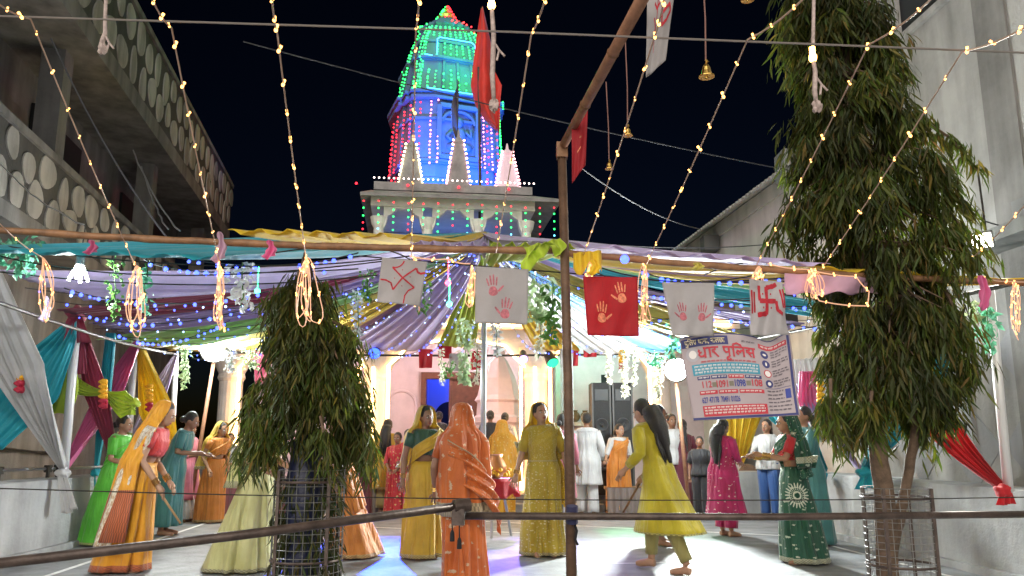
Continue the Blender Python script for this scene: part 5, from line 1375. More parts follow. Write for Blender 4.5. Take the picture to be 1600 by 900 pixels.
def garland(px, y0, y1, Y, mt, label, w=.12, L=.07, n=60, name='leaf_garland', cat='garland', petals=False, wide=1.0):
    a = at(px, y0, Y); b = at(px+rg.uniform(-3, 3), y1, Y)
    t = thing(name, label, cat, a, 'hanging garlands')
    mb = MB(); pts = [a.lerp(b, q/8)+Vector((rg.uniform(-.012, .012), rg.uniform(-.01, .01), 0)) for q in range(9)]; mb.tube(pts, .005, 5); mb.build('stem', GL, t)
    mb = MB()
    for q in range(int(n*1.5)):
        f = rg.random(); p = a.lerp(b, f)+Vector((rg.uniform(-w, w), rg.uniform(-w, w)*.6, 0))*(.6*wide*(1-.5*f))
        d = Vector((rg.uniform(-1, 1), rg.uniform(-1, 1), rg.uniform(-1.2, .2)))
        leaf(mb, p, d, L*rg.uniform(.5, 1.0), L*.45)
    mb.build('leaves' if not petals else 'petals', mt, t, kind='stuff')
def garlands():
    G = [(30, 372, 425, 5.2, GM, 'mint leaf spray under the teal cloth at the left edge', .16, .085, 70, 1.6), (180, 400, 500, 5.6, GL, 'dark leaf garland beside the wide light hank', .09, .06, 50, 1.2), (228, 412, 490, 5.4, GM, 'mint leaf garland behind the wide light hank', .09, .06, 45, 1), (377, 410, 482, 5.3, GW, 'white leaf spray below the beam at left', .13, .075, 60, 1.3),
         (291, 530, 608, 11.5, GLp, 'pale green vine left of the left floodlight', .14, .10, 80, 1), (392, 540, 575, 11.8, GLp, 'pale leaf tuft right of the left floodlight', .18, .1, 60, 1.6), (362, 540, 580, 11.6, GW, 'white leaf tuft beside the left floodlight', .14, .1, 50, 1.3), (558, 450, 540, 8.0, GW, 'white vine hanging left of the violet cloth', .08, .07, 60, 1), (575, 420, 470, 7.6, GL, 'dark leaf sprig hanging on the yellow cloth', .1, .07, 40, 1.2),
         (726, 500, 600, 9.4, GLp, 'thick leafy garland hanging before the shrine door', .14, .11, 110, 1.2), (745, 520, 600, 9.2, FW, 'yellowish blossom string before the shrine door', .07, .07, 60, 1), (688, 545, 600, 10.5, FW, 'thin blossom string left of the shrine door', .05, .07, 40, 1), (775, 505, 555, 8.8, GW, 'white tinsel-like spray right of the mast', .08, .09, 40, .8), (838, 430, 500, 7.0, GLp, 'big leaves climbing left of the near post', .16, .13, 50, 1.4), (862, 440, 540, 6.9, GL, 'dark green leaves just left of the near post', .12, .11, 45, 1),
         (845, 480, 560, 7.6, FW, 'white blossom string beside the near post', .08, .07, 70, 1), (952, 545, 600, 11.5, FW, 'cream blossom string right of the near post', .06, .08, 50, 1), (975, 545, 620, 11.2, FW, 'long cream blossom string above the loudspeakers', .1, .08, 80, 1), (992, 548, 600, 11.2, FW, 'short cream blossom string above the loudspeakers', .06, .08, 40, 1), (1030, 558, 622, 10.8, FW, 'cream blossom strings beside the right floodlight', .12, .08, 90, 1), (1025, 552, 572, 10.8, GM, 'green leaf tuft by the right floodlight', .16, .09, 50, 1.4),
         (1545, 478, 545, 6.2, GM, 'mint leaf spray hanging at the far right', .12, .09, 45, 1.2), (1520, 470, 500, 6.2, GLp, 'leaf sprig beside the pink rag at right', .1, .07, 25, 1), (660, 440, 490, 7.6, GL, 'dark leaf sprig below the tilted flag', .12, .07, 40, 1.4), (1050, 500, 560, 8.5, GM, 'mint leaf garland left of the banner', .1, .08, 40, 1.2), (700, 565, 590, 11.8, GL, 'leaf tuft over the shrine door', .16, .09, 40, 1.3)]
    for px, y0, y1, Y, mt, lab, w, L, n, wd in G: garland(px, y0, y1, Y, mt, lab, w, L, n, wide=wd, petals=(mt is FW))
    # marigold tassels on sashes
    for i, (px, y0, y1, Y, lab) in enumerate(((42, 562, 610, 8.3, 'marigold tassel on the white sash at left'), (170, 598, 635, 9.4, 'marigold tassel on the lime bow'), (240, 605, 640, 10.8, 'marigold tassel on the yellow sash'), (1276, 600, 645, 9.6, 'marigold tassel right of the banner'), (970, 552, 575, 11.4, 'marigold tassel above the loudspeakers'))):
        a = at(px, y0, Y)-Vector((0, .12, 0)); b = at(px, y1, Y)-Vector((0, .12, 0)); t = thing('marigold_tassel', lab, 'tassel', a, 'marigold tassels')
        n = 6
        for q in range(n):
            p = a.lerp(b, q/(n-1)); mb = MB(); mb.ball(p, (.05, .05, .035), 12, 8, fn=lambda v, p=p: p+(v-p)*(1+.18*math.sin(math.atan2(v.y-p.y, v.x-p.x)*9)*math.cos((v.z-p.z)*90))); mb.build('blossom', FY if q < 4 else FR, t)
    # small bunting on the back rod
    for i, (px, y0, y1, m_, lab) in enumerate(((665, 545, 575, M_flagR, 'small red pennon at the back left of the shrine door'), (712, 552, 580, M_flagW, 'small white pennon before the shrine door'), (695, 540, 560, M_flagR, 'small red pennon over the shrine door'), (746, 548, 578, M_flagR, 'small red pennon at the right jamb of the shrine door'), (885, 545, 574, M_flagW, 'small white pennon right of the green stage lamp'), (893, 547, 572, M_flagR, 'small red pennon behind the near post'), (922, 537, 558, M_flagR, 'small red pennon right of the near post'), (408, 545, 600, C['maroon'], 'maroon cloth hanging beside the small tree'))):
        sh = Sheet((px-11, y0), (px+11, y0+1), (px+10, y1), (px-10, y1), 13.3-.01*i, .02, i); flag(sh, m_, lab, (), 'small pennons on the back rod', 'pennon')
garlands()

# ================================================================== things on the court
def speaker(px0, px1, y0, Y, label):
    a = at(px0, y0, Y); b = at(px1, y0, Y); w = b.x-a.x; h = a.z
    t = thing('loudspeaker', label, 'loudspeaker', ((a.x+b.x)/2, Y, 0), 'stacked loudspeakers')
    blk = mat('speaker_black', (.022, .024, .026), .6, var=.2, scale=30, bump=.2)
    zm = .28
    mb = MB(); mb.box((a.x, Y, zm), (b.x, Y+.55, h)); mb.build('cabinet', blk, t)
    grl = mat('speaker_cone', (.06, .065, .07), .45)
    for z, r_ in ((zm+(h-zm)*.28, w*.36), (zm+(h-zm)*.62, w*.30)):
        c = Vector(((a.x+b.x)/2, Y-.005, z)); ax = Matrix.Rotation(PI/2, 3, 'X')
        mb = MB(); mb.lathe([(r_*1.12, 0), (r_*1.12, .03), (r_, .035), (r_*.4, -.0), (r_*.25, .04), (.01, .05)], c, 24, ax=ax); mb.build('cone', grl, t)
    mb = MB(); mb.box((a.x+w*.15, Y-.02, h-.32), (b.x-w*.15, Y-.002, h-.12)); mb.build('horn', grl, t)
    mb = MB()
    for x in (a.x, b.x-.03): mb.box((x, Y-.012, zm), (x+.03, Y-.001, h))
    mb.build('edge_trim', mat('speaker_trim', (.12, .12, .12), .5, .4), t, kind='stuff')
speaker(924, 954, 598, 14.6, 'left of two tall black loudspeakers on the porch')
speaker(956, 988, 598, 14.6, 'right of two tall black loudspeakers on the porch')
def court_things():
    # stand with red cloth in the centre of the dance
    p = gnd(772, 838)
    t = thing('offering_stand', 'small metal stand with red cloth in the middle of the dance', 'stand', p)
    ms = mat('stand_steel', (.5, .5, .5), .35, .8)
    for k in range(3):
        a = 2*PI*k/3+.4; mb = MB(); mb.tube([p+Vector((.24*math.cos(a), .24*math.sin(a), 0)), p+Vector((.1*math.cos(a), .1*math.sin(a), .72))], .018, 8); mb.build('leg', ms, t)
    mb = MB(); mb.lathe([(.26, .70), (.27, .73)], p, 20); mb.build('tray', ms, t)
    mb = MB(); V = []; N = 40
    def fn(u, v):
        a = 2*PI*u; r_ = .275+v*.05*(1+.5*math.sin(a*9)); return p+Vector((r_*math.cos(a), r_*math.sin(a), .735-v*.2*(1+.25*math.sin(a*4))))
    mb.grid(fn, 48, 6); mb.build('cloth', C['red'], t, smooth=True, thick=.003)
    mb = MB(); mb.lathe([(.08, .735), (.15, .8), (.16, .9), (.1, 1.0), (.12, 1.04)], p, 16); mb.build('pot', mat('copper_pot', (.5, .22, .1), .35, .8), t, smooth=True)
    mb = MB()
    for k in range(24):
        a = rg.uniform(0, 6.28); mb.ball(p+Vector((.2*math.cos(a), .2*math.sin(a), .75+rg.random()*.12)), .03, 7, 5)
    mb.build('flowers', [FY], t, kind='stuff')
    # brown sack and white low block at right, behind magenta woman
    q = gnd(1180, 800); mb = MB(); mb.ball(q+Vector((0, .3, .4)), (.26, .22, .42), 14, 10, fn=lambda v: Vector((v.x+.02*math.sin(v.z*20), v.y, max(0.0, v.z)))); tag(mb.build('sack', mat('sack_brown', (.14, .09, .06), .85, var=.3, bump=.4), None, smooth=True), 'brown sack standing by the right wall end', 'sack')
    q = gnd(1190, 812); mb = MB(); mb.box((q.x-.35, q.y+.5, 0), (q.x+1.0, q.y+.9, .72)); tag(mb.build('masonry_block', M_par, None), 'whitewashed block behind the girl in jeans', 'block')
    # long stage skirt at the left back: seats covered with brown pleated cloth
    for (x0, x1, yy, lab) in ((-5.2, -3.5, 13.9, 'low bench with maroon pleated skirt at the back left'), (-2.6, -1.9, 14.2, 'low bench with grey pleated skirt left of the shrine door'), (1.6, 3.4, 13.9, 'low bench with brown pleated skirt before the loudspeakers')):
        t = thing('skirted_bench', lab, 'bench', ((x0+x1)/2, yy, 0))
        mb = MB(); mb.box((x0, yy, .40), (x1, yy+.45, .45)); mb.build('seat', M_wood, t)
        mb = MB(); n = int((x1-x0)*90)
        mb.grid(lambda u, v: Vector((lerp(x0, x1, u), yy-.02-.018*math.sin(u*(x1-x0)*55)-v*.02, .44-v*.42)), n, 4); mb.build('skirt', cloth('skirt_'+lab[:30], (.20, .06, .07) if 'maroon' in lab else (.22, .17, .15), .05), t, smooth=True)
        for x in (x0+.05, x1-.05):
            mb = MB(); mb.box((x-.03, yy+.1, 0), (x+.03, yy+.4, .4)); mb.build('leg', M_wood, t)
court_things()
# ================================================================== trees (weeping mast trees) and their guards
def leaf_mat(name, c):
    m = bpy.data.materials.new(name); m.use_nodes = True; n = m.node_tree.nodes; l = m.node_tree.links; p = n['Principled BSDF']
    a = n.new('ShaderNodeAttribute'); a.attribute_name = 'tint'; p.inputs['Roughness'].default_value = .55
    l.new(a.outputs['Color'], p.inputs['Base Color'])
    tr = n.new('ShaderNodeBsdfTranslucent'); l.new(a.outputs['Color'], tr.inputs[0]); mx = n.new('ShaderNodeMixShader'); mx.inputs[0].default_value = .35
    l.new(p.outputs[0], mx.inputs[1]); l.new(tr.outputs[0], mx.inputs[2]); l.new(mx.outputs[0], n['Material Output'].inputs['Surface'])
    return m
M_leaf = leaf_mat('mast_leaf', None)
M_bark = mat('bark', (.13, .085, .055), .85, var=.4, scale=14, bump=.6, bscale=30)
def add_leaves(mb, p, n, spread, L, rnd, out_dir, tone):
    """a drooping spray: a twig that arches outward and hangs, leaves in two ranks along it"""
    for k in range(n):
        f = k/n
        q = p+out_dir*(spread*math.sin(f*1.3))+Vector((rnd.uniform(-.03, .03), rnd.uniform(-.03, .03), -spread*1.55*f*f))
        d = out_dir*rnd.uniform(-.1, .5)+Vector((rnd.uniform(-.55, .55), rnd.uniform(-.55, .55), -1.0))
        d.normalize(); s = d.cross(Vector((rnd.uniform(-1, 1), rnd.uniform(-1, 1), .2))).normalized(); nn = s.cross(d)
        LL = L*rnd.uniform(.7, 1.2); w = LL*rnd.uniform(.045, .078); cv = rnd.uniform(-.12, .2)*LL
        c1 = q+d*(LL*.3)+nn*cv*.5; c2 = q+d*(LL*.68)+nn*cv
        b = len(mb.v)
        V = [q, c1+s*w+nn*w*.35, c1-s*w+nn*w*.35, c2+s*w*.7-nn*w*.2, c2-s*w*.7-nn*w*.2, q+d*LL+nn*cv*.7, c1, c2]
        mb.v.extend([tuple(v) for v in V])
        mb.f += [(b, b+1, b+6), (b, b+6, b+2), (b+1, b+3, b+7, b+6), (b+6, b+7, b+4, b+2), (b+3, b+5, b+7), (b+7, b+5, b+4)]
        mb.m += [0]*6
        t = rnd.random()
        g = (.048, .066, .007) if t < .55 else ((.085, .105, .010) if t < .88 else (.15, .125, .02))
        g = tuple(x*tone*rnd.uniform(.75, 1.25) for x in g)
        mb.col.extend([(*g, 1)]*8)
def tree(base, Y, prof, trunks, n, label, seed, dr=.8, L=.15, extra=()):
    rnd = random.Random(seed)
    t = thing('mast_tree', label, 'tree', base)
    mb = MB()
    for path, rs in trunks:
        pts = []
        for i, (a, b) in enumerate(zip(path, path[1:])):
            for q in range(5): pts.append(a.lerp(b, q/5)+Vector((rnd.uniform(-.006, .006), rnd.uniform(-.006, .006), 0)))
        pts.append(path[-1]); rr = [lerp(rs[0], rs[1], i/(len(pts)-1))*(1+rnd.uniform(-.06, .06)) for i in range(len(pts))]
        m1 = MB(); m1.tube(pts, rr, 10); m1.build('trunk', M_bark, t, smooth=True)
    ys = [p[0] for p in prof]
    cr = MB(); tips = []
    cnt = 0
    tr0 = trunks[0][0]
    ax0 = trunks[0][0][-1]
    for k in range(n):     # boughs: each a hanging bundle of sprays, with air between bundles
        py = lerp(ys[0], ys[-1], (k+rnd.random())/n)
        lo = float(np.interp(py, ys, [p[1] for p in prof])); hi = float(np.interp(py, ys, [p[2] for p in prof]))
        c = (lo+hi)/2
        a = rnd.uniform(0, 2*PI); rr = math.sqrt(rnd.uniform(.08, 1))
        P0 = at(c, py-24, Y); ex = max(.015, abs(at(hi, py, Y).x-at(c, py, Y).x)-.06); dep = min(ex, dr)
        P = P0+Vector((math.cos(a)*ex*rr*.84, math.sin(a)*dep*rr*.84, 0))
        if seed == 9 and py > 655 and abs(P.x-at(455, py, Y).x) < .09: continue      # the guard shows between two lobes
        tone = rnd.uniform(.4, 1.25); big = rnd.uniform(.7, 1.25)
        for j in range(int(13*big)+3):
            b_ = a+rnd.uniform(-1.1, 1.1); od = Vector((math.cos(b_), math.sin(b_), 0))
            q = P+Vector((rnd.gauss(0, .05), rnd.gauss(0, .05), -abs(rnd.gauss(0, .10))*big))
            add_leaves(cr, q, rnd.randint(6, 10), rnd.uniform(.05, .13)*big, L*rnd.uniform(.85, 1.1), rnd, od, tone)
        tips.append((P, P0))
    for (pp, qq) in extra:   # single long boughs
        A = at(*pp); B_ = at(*qq)
        for q in range(26):
            f = q/25; P = A.lerp(B_, f)+Vector((0, 0, .10*math.sin(PI*f)+.04)); add_leaves(cr, P, 7, .08, L*.95, rnd, Vector((rnd.uniform(-1, 1), rnd.uniform(-1, 1), 0)).normalized(), 1.15)
        tips.append((B_, A))
    o = cr.build('crown', M_leaf, t, kind='stuff')
    m2 = MB()
    for P, P0 in tips:
        A = Vector((P0.x, P0.y, P0.z+.12)); m2.tube([A, A.lerp(P, .5)+Vector((0, 0, .06)), P], [.014, .009, .004], 5)
    m2.build('limbs', M_bark, t, kind='stuff')
    return t
def guard(c, r_, z0, z1, label, rings=(.02, .45, .93), nv=26, nh=22, bag=None, tilt=0):
    t = thing('tree_guard', label, 'tree guard', (c.x, c.y, 0), 'wire tree guards')
    H = z1-z0
    for f in rings:
        mb = MB(); mb.tube([c+Vector((r_*math.cos(a), r_*math.sin(a), z0+H*f)) for a in np.linspace(0, 2*PI, 33)], .009, 6, cap=False); mb.build('hoop', M_rail, t)
    for k in range(4):
        a = PI/4+PI/2*k; mb = MB(); q = c+Vector((r_*1.01*math.cos(a), r_*1.01*math.sin(a), 0)); mb.bar(q+Vector((0,0,0)), q+Vector((0,0,z1)), .02, .02); mb.build('stake', M_rail, t)
    mb = MB()
    for k in range(nv):
        a = 2*PI*k/nv; mb.tube([c+Vector((r_*math.cos(a), r_*math.sin(a), z0)), c+Vector((r_*math.cos(a), r_*math.sin(a), z1))], .0022, 4)
    for j in range(nh):
        z = lerp(z0, z1, j/(nh-1)); mb.tube([c+Vector((r_*math.cos(a), r_*math.sin(a), z)) for a in np.linspace(0, 2*PI, 29)], .0022, 4, cap=False)
    mb.build('wire_mesh', mat('galv_wire', (.32, .32, .31), .4, .7), t, kind='stuff')
    return t
def trees():
    Y = 5.55
    b = at(1385, 895, Y); b.z = 0
    prof = [(-160, 1235, 1345), (-60, 1216, 1362), (0, 1212, 1376), (60, 1212, 1392), (120, 1214, 1408), (180, 1216, 1428), (230, 1224, 1450), (290, 1228, 1474), (340, 1214, 1500), (365, 1225, 1518), (400, 1266, 1528), (450, 1270, 1530), (520, 1266, 1526), (580, 1268, 1525), (620, 1272, 1510), (655, 1288, 1470)]
    tr1 = [b, at(1380, 760, Y), at(1366, 660, Y), at(1350, 480, Y), at(1330, 200, Y), at(1310, -120, Y)]
    tr2 = [at(1392, 862, Y), at(1412, 780, Y+.03), at(1432, 670, Y+.05), at(1430, 540, Y+.05), at(1410, 400, Y)]
    tree(b, Y, prof, [(tr1, (.075, .03)), (tr2, (.042, .02))], 300, 'tall weeping dark green tree with two trunks at right', 4, .62, .145,
         extra=(((1450, 215, Y), (1528, 268, Y-.1)), ((1440, 330, Y), (1545, 400, Y)), ((1480, 480, Y-.2), (1530, 590, Y-.2)), ((1300, 620, Y-.2), (1300, 690, Y-.25)), ((1250, 330, Y), (1208, 385, Y)), ((1365, 640, Y-.3), (1360, 690, Y-.3))))
    c = at(1407, 850, Y); c.z = 0
    guard(Vector((c.x, c.y, 0)), .22, 0, .90, 'wire tree guard round the two trunks at right')
    b2 = at(478, 895, Y-.15); b2.z = 0; Y2 = Y-.15
    prof2 = [(446, 462, 488), (460, 440, 508), (480, 434, 514), (520, 432, 522), (540, 428, 552), (556, 424, 578), (590, 420, 590), (612, 418, 582), (635, 396, 580), (660, 380, 582), (696, 374, 582)]
    tr = [b2, at(480, 720, Y2), at(478, 560, Y2), at(474, 440, Y2)]
    tree(b2, Y2, prof2, [(tr, (.05, .012))], 105, 'small weeping tree in a wire guard at left', 9, .40, .12, extra=(((505, 525, Y2), (572, 552, Y2-.1)), ((440, 600, Y2-.1), (388, 640, Y2-.1)), ((470, 470, Y2), (438, 480, Y2)), ((395, 640, Y2-.1), (378, 735, Y2-.1)), ((560, 640, Y2), (580, 745, Y2)), ((566, 690, Y2-.1), (570, 735, Y2-.1)), ((500, 680, Y2-.3), (510, 740, Y2-.3)), ((410, 690, Y2-.2), (415, 730, Y2-.2))))
    g = guard(Vector((b2.x, b2.y, 0)), .225, 0, 1.02, 'wire tree guard stuffed with dark leaves round the small tree')
    # dark leaf litter and cloth packed in the guard
    rnd = random.Random(6); mb = MB()
    for k in range(330):
        a = rnd.uniform(0, 6.28); z = rnd.uniform(.1, 1.02); r_ = rnd.uniform(.08, .19); add_leaves(mb, Vector((b2.x+r_*math.cos(a), b2.y+r_*math.sin(a), z)), 4, .05, .12, rnd, Vector((math.cos(a), math.sin(a), 0)), .55)
    mb.build('packed_leaves', M_leaf, g, kind='stuff')
    mb = MB(); p = Vector((b2.x-.03, b2.y-.02, 0))
    mb.lathe([(.11, .0), (.12, .3), (.10, .6), (.13, .9), (.09, 1.2), (.05, 1.3)], p, 12); mb.build('dark_wrap', mat('navy_plastic', (.012, .016, .05), .35, bump=.6, bscale=14), g, smooth=True)
trees()
# ================================================================== people
def skin_mat(name, c):
    return mat('skin_'+name, c, .5, var=.08, scale=8, bump=.05)
SKIN = [skin_mat('a', (.36, .19, .115)), skin_mat('b', (.27, .135, .08)), skin_mat('c', (.42, .235, .15))]
M_hair = mat('black_hair', (.012, .010, .010), .38, bump=.5, bscale=200, sheen=.1)
M_eye = mat('eye_white', (.65, .62, .58), .3); M_iris = mat('eye_dark', (.015, .01, .008), .2); M_lip = mat('lip', (.32, .06, .06), .45); M_bindi = mat('bindi', (.55, .01, .02), .5)
M_gold = mat('gold_jewel', (.85, .55, .16), .25, 1.0)
class Pose:
    def __init__(s, lean=0.0, side=0.0, drift=(0, 0), hyaw=0.0, hpitch=0.0, twist=0.0):
        s.lean = R(lean); s.side = R(side); s.drift = drift; s.hyaw = R(hyaw); s.hp = R(hpitch)
    def bend(s, p):
        x, y, z = p
        if z < .88:
            k = (1-max(0, z)/.88); return Vector((x+s.drift[0]*k, y+s.drift[1]*k, z))
        t = sstep((z-.88)/.25); v = Vector((x, y, z-.88))
        v = Matrix.Rotation(s.lean*t, 3, 'X') @ v      # forward (-Y)
        v = Matrix.Rotation(s.side*t, 3, 'Y') @ v
        return v+Vector((0, 0, .88))
    def head(s, p):
        v = Vector(p)-Vector((0, .01, 1.40)); v = Matrix.Rotation(s.hp, 3, 'X') @ v; v = Matrix.Rotation(s.hyaw, 3, 'Z') @ v
        return s.bend(v+Vector((0, .01, 1.40)))
def remesh(mb, voxel):
    me = bpy.data.meshes.new('tmp'); me.from_pydata([tuple(v) for v in mb.v], [], mb.f)
    o = bpy.data.objects.new('tmp', me); col.objects.link(o)
    m = o.modifiers.new('r', 'REMESH'); m.mode = 'VOXEL'; m.voxel_size = voxel
    m2 = o.modifiers.new('s', 'SMOOTH'); m2.factor = .5; m2.iterations = 3
    bpy.context.view_layer.update()
    dg = bpy.context.evaluated_depsgraph_get(); e = o.evaluated_get(dg); r_ = e.to_mesh()
    n = len(r_.vertices); co = np.zeros(n*3); r_.vertices.foreach_get('co', co)
    F = [tuple(p.vertices) for p in r_.polygons]; e.to_mesh_clear()
    bpy.data.objects.remove(o); bpy.data.meshes.remove(me)
    out_ = MB(); out_.add([Vector(v) for v in co.reshape(-1, 3)], F); return out_
TZ_ = [.80, .86, .92, 1.0, 1.06, 1.12, 1.18, 1.24, 1.30, 1.34, 1.37]
TX_ = [.172, .172, .160, .128, .120, .128, .142, .148, .160, .150, .085]
TYr = [.130, .130, .118, .095, .090, .096, .112, .104, .092, .078, .060]
def tor(z): return float(np.interp(z, TZ_, TX_)), float(np.interp(z, TZ_, TYr))
def person(label, loc, h, yaw, pose, arms, skin, outfit, hair='bun', voxel=.011, female=True, cats='person', feet=((.085, 0, 0), (-.085, 0, 0)), group='dancers and onlookers', face=True):
    """arms: ((elbow),(wrist)) for left(+x) and right(-x) in body metres at 1.6 m height"""
    s = h/1.6
    t = thing('person', label, cats, loc, group, R(yaw), s)
    B_ = pose.bend; Hd = pose.head
    mb = MB()
    def bl(c, r_, fn=B_, nu=14, nv=10): mb.ball(c, r_, nu, nv, fn=fn)
    bl((0, 0, .92), (.15, .105, .12)); bl((0, 0, 1.05), (.112, .082, .14)); bl((0, 0, 1.2), (.135, .092, .15))
    if female:
        for sx in (-1, 1): bl((sx*.062, -.07, 1.19), (.06, .05, .06))
    mb.tube([B_((x, 0, 1.315-.06*abs(x))) for x in (-.165, -.08, 0, .08, .165)], [.042, .056, .062, .056, .042], 12)
    mb.tube([B_((0, .012, 1.30)), B_((0, .008, 1.37)), Hd((0, .0, 1.43))], [.056, .046, .046], 12)
    # head
    bl((0, .008, 1.505), (.072, .090, .098), Hd, 18, 14); bl((0, -.028, 1.455), (.055, .058, .062), Hd); bl((0, -.046, 1.425), (.036, .036, .032), Hd)
    mb.tube([Hd((0, -.078, 1.515)), Hd((0, -.094, 1.488)), Hd((0, -.104, 1.468)), Hd((0, -.086, 1.462))], [.009, .011, .014, .010], 8)
    for sx in (-1, 1): bl((sx*.073, .012, 1.485), (.012, .022, .030), Hd, 8, 6)
    # legs and feet
    for (fx, fy, fz), sx in zip(feet, (1, -1)):
        hip = Vector((sx*.08, 0, .88)); an = Vector((fx, fy, .085+fz)); kn = hip.lerp(an, .52)+Vector((0, -.03-.3*fz, 0))
        dr = Vector((pose.drift[0], pose.drift[1], 0))
        an = an+dr*.9; kn = kn+dr*.45
        mb.tube([hip, hip.lerp(kn, .5), kn, kn.lerp(an, .35), an], [.085, .074, .052, .05, .034], 12)
        f0 = an+Vector((0, .035, -.05)); mb.tube([f0, f0+Vector((0, -.07, .005)), f0+Vector((sx*.006, -.15, -.012)), f0+Vector((sx*.004, -.205, -.018))], [.034, .038, .036, .022], 10)
    hands = []; fingers = MB()
    for (el, wr), sx in zip(arms, (1, -1)):
        S = B_((sx*.168, 0, 1.305)); E = Vector(el); W = Vector(wr)
        mb.tube([S, S.lerp(E, .35), E, E.lerp(W, .3), W], [.046, .043, .034, .035, .024], 12)
        d = (W-E).normalized(); side_ = d.cross(Vector((0, 0, 1)) if abs(d.z) < .85 else Vector((0, 1, 0))).normalized()*(1 if True else -1); nn = side_.cross(d)
        Pm = W+d*.045
        mb.tube([W, W+d*.03, W+d*.065, W+d*.088], [.023, .031, .034, .028], 10)
        hands.append((W+d*.1, d, nn))
        for k in range(4):
            b = W+d*.075+side_*((k-1.5)*.019); L = (.062, .074, .078, .066)[k]; dd = (d+side_*((k-1.5)*.10)).normalized()
            j1 = b+dd*L*.45+nn*-.006; j2 = j1+(dd-nn*.45).normalized()*L*.33; j3 = j2+(dd-nn*.9).normalized()*L*.25
            fingers.tube([b, j1, j2, j3], [.0088, .0082, .0074, .0055], 7)
        b = W+d*.035+side_*.026*sx; j1 = b+(d+side_*sx*1.0).normalized()*.035; j2 = j1+(d+side_*sx*.3-nn*.3).normalized()*.03
        fingers.tube([b-side_*sx*.01, j1, j2], [.0105, .0095, .007], 7)
    body = remesh(mb, voxel)
    for vs_, fs in ((fingers.v, fingers.f),): body.add(vs_, fs, 0)
    def b2(c, r_, mi): body.ball(c, r_, 8, 6, mi, fn=Hd)
    if face:
        for sx in (-1, 1):
            b2((sx*.029, -.0745, 1.497), (.0135, .010, .0075), 1); b2((sx*.0285, -.0825, 1.4965), (.006, .0035, .0062), 2)
            body.tube([Hd((sx*.012, -.086, 1.514)), Hd((sx*.03, -.086, 1.520)), Hd((sx*.048, -.074, 1.513))], [.003, .0038, .002], 6, 2)
        b2((0, -.0835, 1.438), (.021, .009, .0052), 3); b2((0, -.082, 1.431), (.017, .009, .0055), 3)
        if female: b2((0, -.090, 1.530), (.0055, .003, .0055), 4)
    o = body.build('body', [skin, M_eye, M_iris, M_lip, M_bindi], t, smooth=True)
    # hair
    hm = MB(); rnd = random.Random(len(label)*7+int(loc[0]*100))
    def hf(p):
        q = Vector(p); c = Vector((0, .012, 1.515)); d = q-c
        n_ = 1+.012*math.sin(d.x*160)+.01*math.sin(d.x*90+d.z*40)
        if d.y < -.045 and d.z < .045: d = Vector((d.x*.93, max(d.y, -.05)*1.0, d.z))      # hairline
        return Hd(c+d*n_)
    hm.ball((0, .024, 1.522), (.0815, .088, .099), 28, 18, fn=hf)
    if hair == 'bun': hm.ball((0, .115, 1.47), (.045, .04, .042), 14, 10, fn=Hd)
    elif hair in ('braid', 'long', 'pony'):
        Lh = {'braid': .62, 'long': .52, 'pony': .45}[hair]; n = 16; pts = []; rs = []
        base_w = {'braid': .026, 'long': .085, 'pony': .04}[hair]
        for q in range(n+1):
            f = q/n; z = 1.50-f*Lh; y = .10+.035*math.sin(f*PI*.6)+(.01 if z > 1.3 else .02)
            pts.append(pose.bend((.015*math.sin(f*5), y, z)) if z < 1.42 else Hd((0, y, z))); k = .7+.5*math.sin(PI*min(1, f*1.1+.12))
            rs.append(base_w*(1-.62*f**2)*k*(1+(.18*math.sin(f*38) if hair == 'braid' else .04*math.sin(f*21))))
        hm.tube(pts, rs, 14)
        if hair == 'long':
            for q in range(16):
                x = rnd.uniform(-.075, .075); hm.tube([Hd((x*.7, .085, 1.5)), pose.bend((x, .135, 1.33)), pose.bend((x*1.15+rnd.uniform(-.02, .02), .14, 1.15)), pose.bend((x*1.0, .145, 1.02-rnd.random()*.12))], [.018, .02, .016, .003], 6)
    hm.build('hair', M_hair, t, smooth=True)
    outfit(t, pose, arms, s)
    def wpos(p): return Vector(loc)+Matrix.Rotation(R(yaw), 3, 'Z') @ (Vector(p)*s)
    return dict(root=t, hands=[(wpos(a), Matrix.Rotation(R(yaw), 3, 'Z') @ d, Matrix.Rotation(R(yaw), 3, 'Z') @ n_) for a, d, n_ in hands])

def ring_loft(mb, pose, rings, N=72, a0=0.0, a1=360.0, folds=((9, 1.0), (15, .6), (23, .35)), seed=0, head=None):
    """rings: (z, cx, cy, rx, ry, fold amplitude); angle 0 faces front (-Y), 90 = left side (+X); v=1 at the first ring"""
    rnd = random.Random(seed); ph = [rnd.uniform(0, 6.28) for _ in folds]; tw = [rnd.uniform(-1.3, 1.3) for _ in folds]
    closed = a1-a0 >= 359.9; V = []; U = []
    M_ = len(rings)
    for i, (z, cx, cy_, rx, ry, am) in enumerate(rings):
        f = i/(M_-1)
        for k in range(N+1):
            a = R(lerp(a0, a1, k/N)); w = sum(c*math.sin(kk*(a if closed else a*1.0)+p+t_*f*3) for (kk, c), p, t_ in zip(folds, ph, tw))
            if closed and k == N: a = R(a0); w = sum(c*math.sin(kk*a+p+t_*f*3) for (kk, c), p, t_ in zip(folds, ph, tw))
            e = am*(w*(.55+.45*math.sin(a*2+ph[0]))+.9*math.sin(2*a+ph[1]+f*2)+.7*math.sin(3*a+ph[2]-f*1.5))
            p_ = (cx+(rx+e)*math.sin(a), cy_-(ry+e)*math.cos(a), z)
            V.append((head if (head and z > 1.40) else pose.bend)(p_)); U.append((k/N, 1-f))
    F = [(i*(N+1)+k, i*(N+1)+k+1, (i+1)*(N+1)+k+1, (i+1)*(N+1)+k) for i in range(M_-1) for k in range(N)]
    mb.add(V, F, 0, U)
